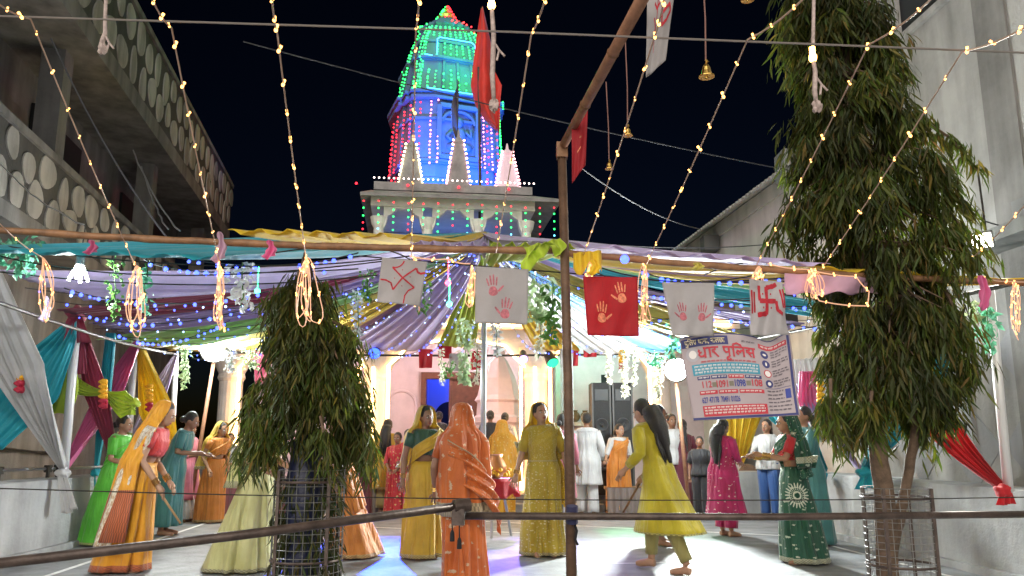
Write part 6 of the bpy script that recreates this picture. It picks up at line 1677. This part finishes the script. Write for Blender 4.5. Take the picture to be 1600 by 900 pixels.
def dense(rings, n):
    zs = np.linspace(0, len(rings)-1, n); A = np.array(rings, dtype=float); out_ = []
    for k in zs:
        i = min(int(k), len(rings)-2); f = k-i; out_.append(tuple(A[i]*(1-f)+A[i+1]*f))
    return out_
def skirt(t, pose, m, hem=.30, hemy=None, z1=.02, z0=1.02, am=.018, flare=1.0, seed=1, name='skirt', cx=0, cy_=0, back=0.0, folds=((9, 1.0), (15, .6), (23, .35))):
    hemy = hemy or hem*.85
    r_ = []
    for f in np.linspace(0, 1, 22):
        z = lerp(z0, z1, f); tx, ty = tor(max(z, .8)); g = max(0.0, (.92-z)/(.92-z1))**flare; lo_ = .018+(.016*sstep((1.3-z)/.2) if z0 > 1.2 else 0)
        rx = max(tx+lo_, lerp(.17, hem, g)) if z < .92 else tx+lo_; ry = max(ty+lo_, lerp(.135, hemy, g)) if z < .92 else ty+lo_
        r_.append((z, cx*f, cy_*f+back*f*f, rx, ry, 1.35*am*(.10+.90*sstep(f*1.25))))
    mb = MB(); ring_loft(mb, pose, r_, 96, seed=seed, folds=folds); return mb.build(name, m, t, smooth=True, thick=.004)
def blouse(t, pose, arms, m, z0=1.09, sleeve=.6, loose=.0, name='blouse', neck=1.365):
    mb = MB(); r_ = []
    full = any(c.name.split('.')[0] in ('tunic', 'long_dress', 'long_shirt') for c in t.children)
    for z in np.linspace(neck, 1.3 if full else z0, 14):
        tx, ty = tor(z); r_.append((z, 0, -.012 if 1.1 < z < 1.27 else 0, tx+.014+loose, ty+.020+loose, .002))
    ring_loft(mb, pose, r_, 48, seed=3)
    for (el, wr), sx in zip(arms, (1, -1)):
        S = pose.bend((sx*.15, 0, 1.31)); E = Vector(el); W = Vector(wr)
        if sleeve <= 1: pts = [S, S.lerp(E, sleeve*.5), S.lerp(E, sleeve)]; rr = [.062, .056+loose*.6, .052+loose*.6]
        else: pts = [S, S.lerp(E, .5), E, E.lerp(W, (sleeve-1)*.5), E.lerp(W, sleeve-1)]; rr = [.064, .057+loose, .048+loose, .044+loose, .036+loose*.8]
        b = len(mb.v); mb.tube(pts, rr, 14, cap=False)
    return mb.build(name, m, t, smooth=True, thick=.004)
def pallu(t, pose, m, seed=1, back_len=.75, name='pallu', back=True):
    """sari end: from the right hip across the chest, over the left shoulder and down the back"""
    mb = MB(); rnd = random.Random(seed); ph = rnd.uniform(0, 6)
    def fn(u, v):
        th = lerp(-115, 62, u); zl = lerp(.93, 1.24, u**.9); zh = lerp(1.06, 1.385, u**.8); z = lerp(zh, zl, v)
        tx, ty = tor(min(z, 1.35)); o_ = .030+.006*math.sin(v*14+u*4+ph)+.004*math.sin(v*27+ph); a = R(th)
        return pose.bend(((tx+o_)*math.sin(a), -(ty+o_+.012)*math.cos(a), z))
    mb.grid(fn, 30, 16)
    if back:
        def fb(u, v):
            th = lerp(62, 172, .2+.8*u)+10*v; z = 1.385-v*back_len*(1-.12*u); z2 = max(z, .9)
            tx, ty = tor(min(z2, 1.35)); o_ = .034+.05*v+.012*math.sin(u*22+ph)+.006*math.sin(u*41); a = R(th)
            return pose.bend(((tx+o_)*math.sin(a), -(ty+o_)*math.cos(a), z))
        mb.grid(fb, 34, 24)
    return mb.build(name, m, t, smooth=True, thick=.003)
def veil(t, pose, m, bottom=.85, open_=70, seed=1, name='veil', wide=1.0, flare=.06, amp=1.3, slant=0.0):
    """cloth over the head falling on shoulders and back; open_ = half angle left open at the front"""
    r_ = [(1.625, 0, .02, .012, .012, 0), (1.618, 0, .02, .052, .058, .001), (1.59, 0, .018, .083, .096, .002), (1.54, 0, .018, .100, .112, .004), (1.48, 0, .022, .108, .116, .006), (1.42, 0, .025, .118, .112, .008), (1.38, 0, .025, .150, .115, .009), (1.34, 0, .025, .195, .125, .010), (1.28, 0, .025, .222*wide, .142, .012), (1.15, 0, .03, .222*wide, .155, .015), (1.0, 0, .035, .222*wide+flare*.3, .165, .018), (bottom, 0, .04, .215*wide+flare, .175+flare*.5, .022)]
    r_ = [(z, cx+slant*max(0, 1.3-z), cy_, rx, ry, am*amp) for z, cx, cy_, rx, ry, am in r_]
    mb = MB(); ring_loft(mb, pose, dense(r_, 34), 80, open_, 360-open_, folds=((8, 1.0), (13, .7), (21, .4)), seed=seed, head=pose.head); return mb.build(name, m, t, smooth=True, thick=.003)
def pants(t, pose, m, feet, w0=.105, w1=.055, zend=.12, name='trousers'):
    dr = Vector((pose.drift[0], pose.drift[1], 0))
    for (fx, fy, fz), sx in zip(feet, (1, -1)):
        hip = Vector((sx*.08, 0, .9)); an = Vector((fx, fy, zend+fz))+dr*.9; kn = hip.lerp(an, .52)+Vector((0, -.03-.3*fz, 0))
        mb = MB(); pts = [hip, hip.lerp(kn, .5), kn, kn.lerp(an, .4), kn.lerp(an, .8), an]
        mb.tube(pts, [w0, w0*.9, w0*.72, lerp(w0*.72, w1, .4), w1*1.05, w1], 18, cap=False); mb.build(name, m, t, smooth=True, thick=.004)
def bangles(t, arms, n=5, m=None):
    for (el, wr) in arms:
        E, W = Vector(el), Vector(wr); d = (W-E).normalized(); s = d.orthogonal().normalized(); q = d.cross(s)
        for k in range(n):
            c = W-d*(.01+.011*k); mb = MB(); mb.tube([c+(s*math.cos(a)+q*math.sin(a))*.033 for a in np.linspace(0, 2*PI, 17)], .0035, 5, cap=False); mb.build('bangle', m or M_gold, t)

F_orange = saree_mat('orange', (.62, .12, .012), (.72, .17, .02), motif=(.66, .46, .30), mscale=(9, 12), msize=.085, border=(.65, .5, .3), bw=.03)
F_orange2 = saree_mat('bright_orange', (.85, .34, .012), (.90, .42, .02), border=(.62, .16, .06), bw=.06)
F_orb = saree_mat('orange_silver', (.85, .36, .02), motif=(.80, .70, .55), mscale=(14, 24), msize=.30, border=None)
F_silver = saree_mat('silver_brocade', (.62, .42, .26), (.75, .55, .35), motif=(.85, .78, .65), mscale=(12, 30), msize=.38, border=None)
F_yel = saree_mat('yellow', (.70, .40, .02), (.78, .48, .04), border=(.75, .55, .2), bw=.04)
F_yelv = saree_mat('lemon_veil', (.78, .58, .10), None, border=(.8, .7, .4), bw=.03, trans=.4)
F_olive = saree_mat('olive_gold', (.52, .36, .02), (.60, .44, .04), motif=(.75, .65, .35), mscale=(26, 30), msize=.12, border=(.72, .60, .3), bw=.03)
F_kyel = saree_mat('acid_yellow', (.60, .50, .012), (.68, .58, .02), border=(.7, .62, .2), bw=.015)
F_lem = saree_mat('pale_lemon', (.76, .72, .30), (.82, .78, .4), border=(.7, .66, .4), bw=.03, trans=.35)
F_green = saree_mat('bottle_green', (.005, .085, .045), (.008, .11, .06), motif=(.55, .62, .50), mscale=(9, 16), msize=.10, border=(.6, .62, .45), bw=.05)
F_lgreen = saree_mat('parrot_green', (.10, .55, .03), (.14, .62, .05), border=(.5, .6, .2), bw=.03)
F_teal = saree_mat('dusty_teal', (.06, .22, .22), None)
F_mag = saree_mat('magenta', (.50, .008, .10), (.60, .012, .14), motif=(.75, .55, .5), mscale=(10, 14), msize=.08)
F_red = saree_mat('red_blouse', (.60, .02, .03), None, motif=(.75, .5, .2), mscale=(14, 16), msize=.14)
F_coral = saree_mat('coral_blouse', (.75, .06, .06), None)
F_white = saree_mat('white_cotton', (.74, .74, .74), None); F_maroon = saree_mat('maroon_silk', (.13, .012, .03), None); F_jean = saree_mat('blue_denim', (.04, .12, .36), None)
F_or3 = saree_mat('peach_orange', (.72, .24, .03), (.8, .3, .05), border=(.8, .5, .2), bw=.04); F_amber = saree_mat('amber', (.80, .36, .01), (.86, .42, .02), motif=(.85, .6, .2), mscale=(16, 18), msize=.12)
F_black = saree_mat('black_cotton', (.02, .02, .025), None); F_blk2 = saree_mat('dark_green_cotton', (.03, .09, .05), None); F_pink = saree_mat('rose_pink', (.65, .2, .28), None); F_grey = saree_mat('grey_print', (.4, .4, .42), None, motif=(.1, .1, .12), mscale=(20, 20), msize=.25)

ARM_DN = (((.215, .01, 1.06), (.215, -.05, .84)), ((-.215, .01, 1.06), (-.215, -.05, .84)))
def arms(l=None, r=None): return (l or ARM_DN[0], r or ARM_DN[1])
def people():
    W = {}
    # 1 --- orange sari, left, walking to the right with a stick
    ps = Pose(16, 0, (.0, .10), 0, 8); A = arms(((.21, -.06, 1.02), (.20, -.20, .82)), ((-.20, -.06, 1.03), (-.19, -.22, .80)))
    def of(t, p, a, s):
        skirt(t, p, F_orange2, .215, .25, am=.02, seed=5); blouse(t, p, a, F_coral, sleeve=.55); veil(t, p, F_orange2, .30, 62, 4, wide=1.05, flare=.12)
        mb = MB()
        def fn(u, v):
            z = 1.36-v*1.1; tx, ty = tor(max(z, .85)); o_ = .075+.06*v+.012*math.sin(u*9); aa = R(lerp(-105, -70, u)-4*v); return p.bend(((tx+o_)*math.sin(aa), .02-(ty+o_)*math.cos(aa)+.10*v, z))
        mb.grid(fn, 12, 40); mb.build('brocade_border', F_silver, t, smooth=True, thick=.003); bangles(t, a, 6)
    W['orange_l'] = person('woman in bright orange sari and coral blouse bending with a stick, leftmost', gnd(208, 893), 1.60, 96, ps, A, SKIN[2], of, 'none', .010)
    # 2 parrot green behind her
    ps = Pose(8, 0, (0, .18), 10); A = arms(((.2, -.08, 1.05), (.16, -.28, 1.0)), ((-.2, -.08, 1.05), (-.16, -.28, 1.0)))
    def of(t, p, a, s): skirt(t, p, F_lgreen, .21, .24, seed=8); blouse(t, p, a, F_lgreen, sleeve=.8); pallu(t, p, F_lgreen, 3, 1.0)
    person('girl in parrot green sari behind the orange sari at left', gnd(168, 852), 1.52, 80, ps, A, SKIN[0], of, 'bun', .012)
    # 3 dusty teal
    ps = Pose(18, 0, (0, .08), 0, 5); A = arms(((.2, -.12, 1.05), (.17, -.36, 1.02)), ((-.2, -.10, 1.05), (-.17, -.34, 1.04)))
    def of(t, p, a, s): skirt(t, p, F_teal, .20, .24, seed=9, z0=1.36, name='long_dress', z1=.12); blouse(t, p, a, F_teal, sleeve=.8)
    person('woman in dusty teal dress leaning forward beside the orange sari', gnd(262, 836), 1.62, 95, ps, A, SKIN[1], of, 'bun', .012)
    # 3b girl with pink dupatta
    ps = Pose(6); A = arms(((.2, -.1, 1.05), (.14, -.3, 1.06)), ((-.2, -.1, 1.05), (-.14, -.3, 1.06)))
    def of(t, p, a, s): skirt(t, p, F_pink, .19, .2, z0=1.36, z1=.35, seed=2, name='tunic'); blouse(t, p, a, F_pink, sleeve=1.6); skirt(t, p, F_white, .2, .2, z1=.05, z0=.5, seed=4, name='loose_trousers')
    person('girl in rose pink tunic behind the teal dress', gnd(283, 815), 1.50, 70, ps, A, SKIN[1], of, 'pony', .014)
    # 4 child with printed top and yellow skirt
    ps = Pose(0, 0, (0, 0), 10); A = arms(((.19, -.12, 1.05), (.08, -.26, 1.08)), ((-.19, -.12, 1.05), (-.06, -.26, 1.06)))
    def of(t, p, a, s): skirt(t, p, F_yel, .30, .28, z1=.25, seed=3); blouse(t, p, a, F_grey, 1.0, 1.3)
    person('small girl in printed top and mustard skirt clapping at the back left', gnd(291, 800), 1.32, 5, ps, A, SKIN[1], of, 'pony', .014)
    # 5 yellow-orange sari, mid left
    ps = Pose(10, 0, (0, .06), 5, 6); A = arms(((.22, .02, 1.06), (.16, -.14, .90)), ((-.22, .04, 1.05), (-.19, -.08, .86)))
    def of(t, p, a, s): skirt(t, p, F_or3, .215, .21, seed=6); blouse(t, p, a, F_or3, sleeve=.5); pallu(t, p, F_or3, 5, .6); veil(t, p, F_yelv, .85, 72, 6)
    person('woman in apricot sari with lemon veil left of the small tree', gnd(330, 817), 1.50, 58, ps, A, SKIN[2], of, 'none', .012)
    # 6 boy behind
    ps = Pose(4); A = arms(((.19, -.1, 1.05), (.06, -.27, 1.0)), ((-.19, -.1, 1.05), (-.04, -.26, 1.0)))
    def of(t, p, a, s): blouse(t, p, a, F_grey, .85, .7, .02, 'shirt'); pants(t, p, F_black, ((.085, 0, 0), (-.085, 0, 0)), .105, .07)
    person('boy in grey shirt just right of the apricot sari', gnd(353, 802), 1.34, 20, ps, A, SKIN[1], of, 'none', .014, female=False)
    # 7 pale lemon skirt behind the small tree
    ps = Pose(6, 0, (0, .16), 0); A = arms(((.22, -.05, 1.05), (.18, -.25, .98)), ((-.22, -.05, 1.05), (-.18, -.25, .98)))
    def of(t, p, a, s): skirt(t, p, F_lem, .34, .32, seed=12, am=.022); blouse(t, p, a, F_lem, sleeve=.8); veil(t, p, F_lem, .8, 75, 12)
    person('woman in wide pale lemon skirt hidden by the small tree', gnd(395, 893), 1.55, 62, ps, A, SKIN[0], of, 'none', .013, face=False)
    # 8 orange sari right of the small tree trunk
    ps = Pose(8, 0, (0, .22), 0); A = arms()
    def of(t, p, a, s): skirt(t, p, F_or3, .25, .28, seed=14, am=.02); blouse(t, p, a, F_coral, sleeve=.6); pallu(t, p, F_or3, 7, .9)
    person('woman in orange sari half hidden right of the small tree', gnd(528, 872), 1.50, -72, ps, A, SKIN[1], of, 'bun', .013, face=False)
    # 9 yellow kurta girl, long hair, back view
    ps = Pose(2); A = arms(((.22, .0, 1.06), (.24, -.04, .82)), ((-.22, .0, 1.06), (-.24, -.04, .82)))
    fe = ((.09, 0, 0), (-.09, 0, 0))
    def of(t, p, a, s): skirt(t, p, F_yel, .26, .22, z0=1.365, z1=.42, seed=21, name='tunic'); blouse(t, p, a, F_yel, sleeve=1.8); pants(t, p, F_yel, fe, .11, .08, .1)
    person('girl in mustard tunic with long loose hair seen from behind', gnd(602, 803), 1.58, 176, ps, A, SKIN[1], of, 'long', .013, feet=fe, face=False)
    # 10 yellow sari facing camera
    ps = Pose(3, 0, (0, .02), 8, 4); A = arms(((.225, -.02, 1.06), (.17, -.18, .90)), ((-.235, .0, 1.06), (-.27, -.06, .83)))
    def of(t, p, a, s): skirt(t, p, F_yel, .235, .21, seed=31, am=.02); blouse(t, p, a, F_blk2, sleeve=.55); pallu(t, p, F_yel, 9, .8); veil(t, p, F_yelv, .95, 66, 14); bangles(t, a, 5)
    W['yel'] = person('woman in golden yellow sari and lemon veil facing us left of centre', gnd(660, 872), 1.57, 28, ps, A, SKIN[1], of, 'none', .009)
    # 11 orange sari centre, back
    ps = Pose(1, 0, (-.05, 0)); A = arms(((.235, .02, 1.06), (.22, -.10, .86)), ((-.235, .02, 1.06), (-.22, -.1, .86)))
    def of(t, p, a, s):
        skirt(t, p, F_orange, .205, .20, seed=41, am=.018); blouse(t, p, a, F_orange, sleeve=.7); veil(t, p, F_orange, .66, 58, 22, wide=1.02, flare=.02, amp=1.9, slant=-.06); bangles(t, a, 4)
        mb = MB()
        def fd(u, v):      # sari end swept from the far shoulder round the back and left hanging at the side
            th = lerp(150, 285, u); z = lerp(1.30-.34*u, .98-.50*u**1.4, v); tx, ty = tor(max(z, .86)); o_ = .085+.03*u+.016*math.sin(v*20+u*5)+.01*math.sin(v*37+u*9)
            aa = R(th); return p.bend(((tx+o_)*math.sin(aa)-.05*u*v, .03-(ty+o_)*math.cos(aa), z))
        mb.grid(fd, 44, 30); mb.build('pallu', F_orange, t, smooth=True, thick=.003)
    person('woman in embroidered rust orange sari and veil, back to us, centre', (gnd(728, 900).x, 6.75, 0), 1.50, 186, ps, A, SKIN[1], of, 'none', .011, face=False)
    # 12 amber veil far centre
    ps = Pose(2); A = arms()
    def of(t, p, a, s): skirt(t, p, F_amber, .21, .2, seed=43); blouse(t, p, a, F_red, sleeve=.6); veil(t, p, F_amber, .55, 60, 24, wide=1.05, flare=.08)
    person('woman in amber veil seen from behind at the back centre', gnd(784, 803), 1.56, 182, ps, A, SKIN[1], of, 'none', .014, face=False)
    # 14 olive gold sari facing camera
    ps = Pose(-2, -2, (0, .0), 14, -4); A = arms(((.235, .0, 1.06), (.26, -.08, .84)), ((-.235, .02, 1.06), (-.30, -.02, .84)))
    def of(t, p, a, s): skirt(t, p, F_olive, .225, .21, seed=51, am=.018); blouse(t, p, a, F_olive, sleeve=.9, loose=.006, z0=.98); pallu(t, p, F_olive, 11, .9); veil(t, p, F_yelv, 1.2, 84, 26); bangles(t, a, 4)
    W['olive'] = person('woman in olive gold sari facing us beside the near post', gnd(850, 868), 1.62, 6, ps, A, SKIN[2], of, 'none', .009)
    # 15 person behind the post
    ps = Pose(2); A = arms()
    def of(t, p, a, s): skirt(t, p, F_pink, .2, .2, z0=1.36, z1=.4, seed=4, name='tunic'); blouse(t, p, a, F_pink, sleeve=1.8); pants(t, p, F_white, fe, .11, .07)
    person('woman in pale pink tunic behind the near post', gnd(880, 822), 1.6, 150, ps, A, SKIN[1], of, 'bun', .014, face=False)
    # 16 white kurta man
    ps = Pose(2, 0, (0, 0), 0); A = arms(((.235, .0, 1.06), (.25, -.1, .84)), ((-.235, .0, 1.06), (-.22, -.12, .85)))
    fm = ((.10, -.05, 0), (-.09, .10, 0))
    def of(t, p, a, s): skirt(t, p, F_white, .235, .2, z0=1.37, z1=.48, seed=61, am=.01, name='long_shirt'); blouse(t, p, a, F_white, .9, 1.9, .012, 'shirt'); pants(t, p, F_white, fm, .11, .085, .06)
    person('man in white kurta and pyjama walking away, right of the near post', gnd(919, 806), 1.68, 172, ps, A, SKIN[1], of, 'none', .013, female=False, feet=fm, face=False)
    # 17 girl with orange dupatta
    ps = Pose(0, 4, (0, 0), 20); A = arms(((.21, -.06, 1.06), (.12, -.24, 1.0)), ((-.25, -.1, 1.12), (-.33, -.2, 1.0)))
    def of(t, p, a, s): skirt(t, p, F_or3, .24, .22, z0=1.36, z1=.08, seed=71, name='long_dress'); blouse(t, p, a, F_white, sleeve=1.7); pallu(t, p, F_or3, 13, .8)
    person('girl with white sleeves and orange drape before the loudspeakers', gnd(968, 803), 1.50, 18, ps, A, SKIN[2], of, 'pony', .012)
    # 18 acid yellow kurta woman, striding left, back view
    ps = Pose(12, 0, (0, .10), -14, 6); fe2 = ((.05, .22, .0), (-.10, -.22, .02)); A = arms(((.23, -.04, 1.08), (.20, -.22, .93)), ((-.23, -.08, 1.06), (-.19, -.24, .86)))
    def of(t, p, a, s):
        skirt(t, p, F_kyel, .27, .36, z0=1.375, z1=.36, seed=81, am=.012, name='tunic', cy_=.06, folds=((5, 1.0), (9, .5), (14, .3)))
        blouse(t, p, a, F_kyel, sleeve=1.75, z0=.95, loose=.006); pants(t, p, F_kyel, fe2, .11, .055, .12)
    W['kyel'] = person('woman in acid yellow tunic and trousers striding away to the left', gnd(1030, 893), 1.62, -128, ps, A, SKIN[2], of, 'long', .009, feet=fe2)
    # 19 woman behind her
    ps = Pose(4, 0, (0, 0), 10); A = arms()
    def of(t, p, a, s): skirt(t, p, F_blk2, .22, .2, z0=1.36, z1=.35, seed=5, name='tunic'); blouse(t, p, a, F_blk2, sleeve=1.8); pants(t, p, F_lgreen, fe, .11, .06)
    person('woman in dark green tunic glimpsed behind the acid yellow tunic', gnd(1032, 852), 1.63, 70, ps, A, SKIN[1], of, 'bun', .013)
    # 20 maroon, back
    ps = Pose(4, 0, (0, 0), 0); A = arms(((.25, -.06, 1.08), (.36, -.2, 1.0)), ((-.235, -.04, 1.06), (-.2, -.2, .92)))
    def of(t, p, a, s): skirt(t, p, F_maroon, .25, .23, seed=91, z0=1.02); blouse(t, p, a, F_maroon, .98, 1.5)
    person('woman in maroon dress with pony tail seen from behind', gnd(1072, 805), 1.57, 190, ps, A, SKIN[1], of, 'pony', .013, face=False)
    # 21 man behind
    ps = Pose(0); A = arms()
    def of(t, p, a, s): blouse(t, p, a, F_white, .8, .8, .02, 'shirt'); pants(t, p, F_black, fe, .11, .08, .06)
    person('man in white shirt standing at the back under the right floodlight', (at(1050, 660, 13.9).x, 13.9, 0), 1.66, 10, ps, A, SKIN[1], of, 'none', .014, female=False)
    # 22 magenta
    ps = Pose(3, 0, (0, 0), 16, 2); A = arms(((.21, -.08, 1.06), (.10, -.24, 1.02)), ((-.21, -.06, 1.06), (-.10, -.22, 1.0)))
    def of(t, p, a, s): skirt(t, p, F_mag, .26, .25, z0=1.365, z1=.28, seed=101, am=.014, name='tunic'); blouse(t, p, a, F_mag, sleeve=1.6); pants(t, p, F_mag, fe, .13, .09, .12); pallu(t, p, F_mag, 17, .9)
    person('woman in magenta tunic and drape with long hair, right of centre', gnd(1136, 838), 1.50, 118, ps, A, SKIN[0], of, 'long', .011)
    # 23 white top, jeans
    ps = Pose(0, 0, (0, 0), -10); A = arms(((.23, .0, 1.06), (.24, -.04, .84)), ((-.21, -.08, 1.06), (-.12, -.26, 1.04)))
    def of(t, p, a, s): skirt(t, p, F_white, .19, .16, z0=1.365, z1=.80, seed=7, name='top', am=.006); blouse(t, p, a, F_white, .9, 1.4, .008); pants(t, p, F_jean, fe, .115, .075, .08)
    person('girl in white top and blue jeans by the right wall', gnd(1206, 812), 1.55, -38, ps, A, SKIN[2], of, 'pony', .012)
    # 24 green sari, red blouse
    ps = Pose(4, 0, (0, .04), 0, 4); A = arms(((.22, -.14, 1.10), (.13, -.36, 1.14)), ((-.22, -.14, 1.10), (-.14, -.38, 1.12)))
    def of(t, p, a, s):
        skirt(t, p, F_green, .22, .25, seed=111, am=.018, back=.03); blouse(t, p, a, F_red, sleeve=.75); pallu(t, p, F_green, 19, .5); veil(t, p, F_green, 1.12, 72, 30); bangles(t, a, 8)
        # woven white wheel on the hip
        mb = MB(); mm = mat('woven_white', (.55, .62, .50), .6)
        for q in range(64):
            rr = .02+.075*rg.random(); aa = rg.uniform(0, 6.28)
        def pt(rr, aa, o_=.012):
            z = .72+rr*math.sin(aa); ang = R(78)+rr*math.cos(aa)/.21; tx, ty = .205, .19; return p.bend(((tx+o_)*math.sin(ang), -(ty+o_)*math.cos(ang), z))
        for k in range(22):
            a0 = 2*PI*k/22
            for (r0, r1, w) in ((.085, .125, .10), (.055, .075, .07)):
                V = [pt(r0, a0-w), pt(r1, a0-w*.5), pt(r1+.012, a0), pt(r1, a0+w*.5), pt(r0, a0+w)]; mb.add(V, [(0, 1, 2, 3, 4)])
        for (r0, r1) in ((.078, .086), (.03, .046)):
            V = []
            for k in range(33): V += [pt(r0, 2*PI*k/32), pt(r1, 2*PI*k/32)]
            mb.add(V, [(2*k, 2*k+1, 2*k+3, 2*k+2) for k in range(32)])
        mb.build('woven_wheel', mm, t, kind='stuff')
    person('woman in bottle green sari and red blouse clapping at right', gnd(1248, 880), 1.50, -92, ps, A, SKIN[0], of, 'none', .010)
    # 25 teal woman behind her
    ps = Pose(3); A = arms(((.22, -.1, 1.08), (.15, -.32, 1.06)), ((-.22, -.1, 1.08), (-.15, -.32, 1.06)))
    def of(t, p, a, s): skirt(t, p, F_teal, .26, .25, z0=1.36, seed=3, name='long_dress'); blouse(t, p, a, F_teal, sleeve=1.4)
    person('woman in teal dress close behind the green sari', gnd(1272, 850), 1.62, -80, ps, A, SKIN[0], of, 'pony', .013)
    # 26 small child in black and yellow
    ps = Pose(0); A = arms()
    def of(t, p, a, s): blouse(t, p, a, F_black, .85, .9, .02, 'shirt'); pants(t, p, F_black, fe, .11, .075)
    person('small child in black clothes left of the magenta tunic', gnd(1098, 812), 1.28, -20, ps, A, SKIN[1], of, 'none', .014, female=False)
    # 13 two visitors with dark hair at the little shrine, woman in the doorway
    for i, (px, hgt, lab, fm_) in enumerate(((766, 1.5, 'left of two visitors before the little pink shrine', F_black), (789, 1.46, 'right of two visitors before the little pink shrine', F_grey), (686, 1.55, 'visitor in dark clothes standing at the shrine door', F_black))):
        ps = Pose(4); A = arms()
        def of(t, p, a, s, fm_=fm_): skirt(t, p, fm_, .2, .19, z0=1.36, z1=.1, seed=i, name='long_dress'); blouse(t, p, a, fm_, sleeve=1.6)
        person(lab, (at(px, 650, 15.4 if i < 2 else 17.2).x, 15.4 if i < 2 else 17.2, .28), hgt, 180, ps, A, SKIN[1], of, 'bun', .015, face=False)
    # seated onlookers in red at the back left of centre (cross-legged on the bench)
    for i, (px, hgt, c_, lab) in enumerate(((622, 1.35, F_red, 'onlooker in red left of the shrine door, nearest the mustard tunic'), (638, 1.4, F_coral, 'onlooker in coral beside the one in red'), (565, 1.4, F_maroon, 'onlooker in maroon behind the small tree'))):
        ps = Pose(4); A = arms(((.2, -.1, 1.03), (.1, -.25, .92)), ((-.2, -.1, 1.03), (-.1, -.25, .92)))
        def of(t, p, a, s, c_=c_): skirt(t, p, c_, .24, .24, z0=1.36, z1=.05, seed=3, name='long_dress'); blouse(t, p, a, c_, sleeve=1.3)
        person(lab, (at(px, 690, 13.6).x, 13.6, 0), hgt, 10*i-10, ps, A, SKIN[1], of, 'bun', .015)
    # dance sticks held in the hands
    for key, hi, lab, L in (('orange_l', 1, 'wooden dance stick in the hand of the bending orange sari', .46), ('kyel', 1, 'dark dance stick in the hand of the acid yellow tunic', .5)):
        p, d, n_ = W[key]['hands'][hi]
        ax = (Vector((.55, -.1, -.65)) if key == 'orange_l' else Vector((-.45, .05, -.75))).normalized()
        p = p-d*.01-n_*.018
        mb = MB(); mb.tube([p-ax*.12, p, p+ax*(L-.12)], [.011, .012, .010], 8); o = mb.build('dance_stick', mat('stick_wood', (.42, .25, .12), .5) if key == 'orange_l' else M_wood, None, smooth=True); tag(o, lab, 'stick', 'dance sticks')
people()
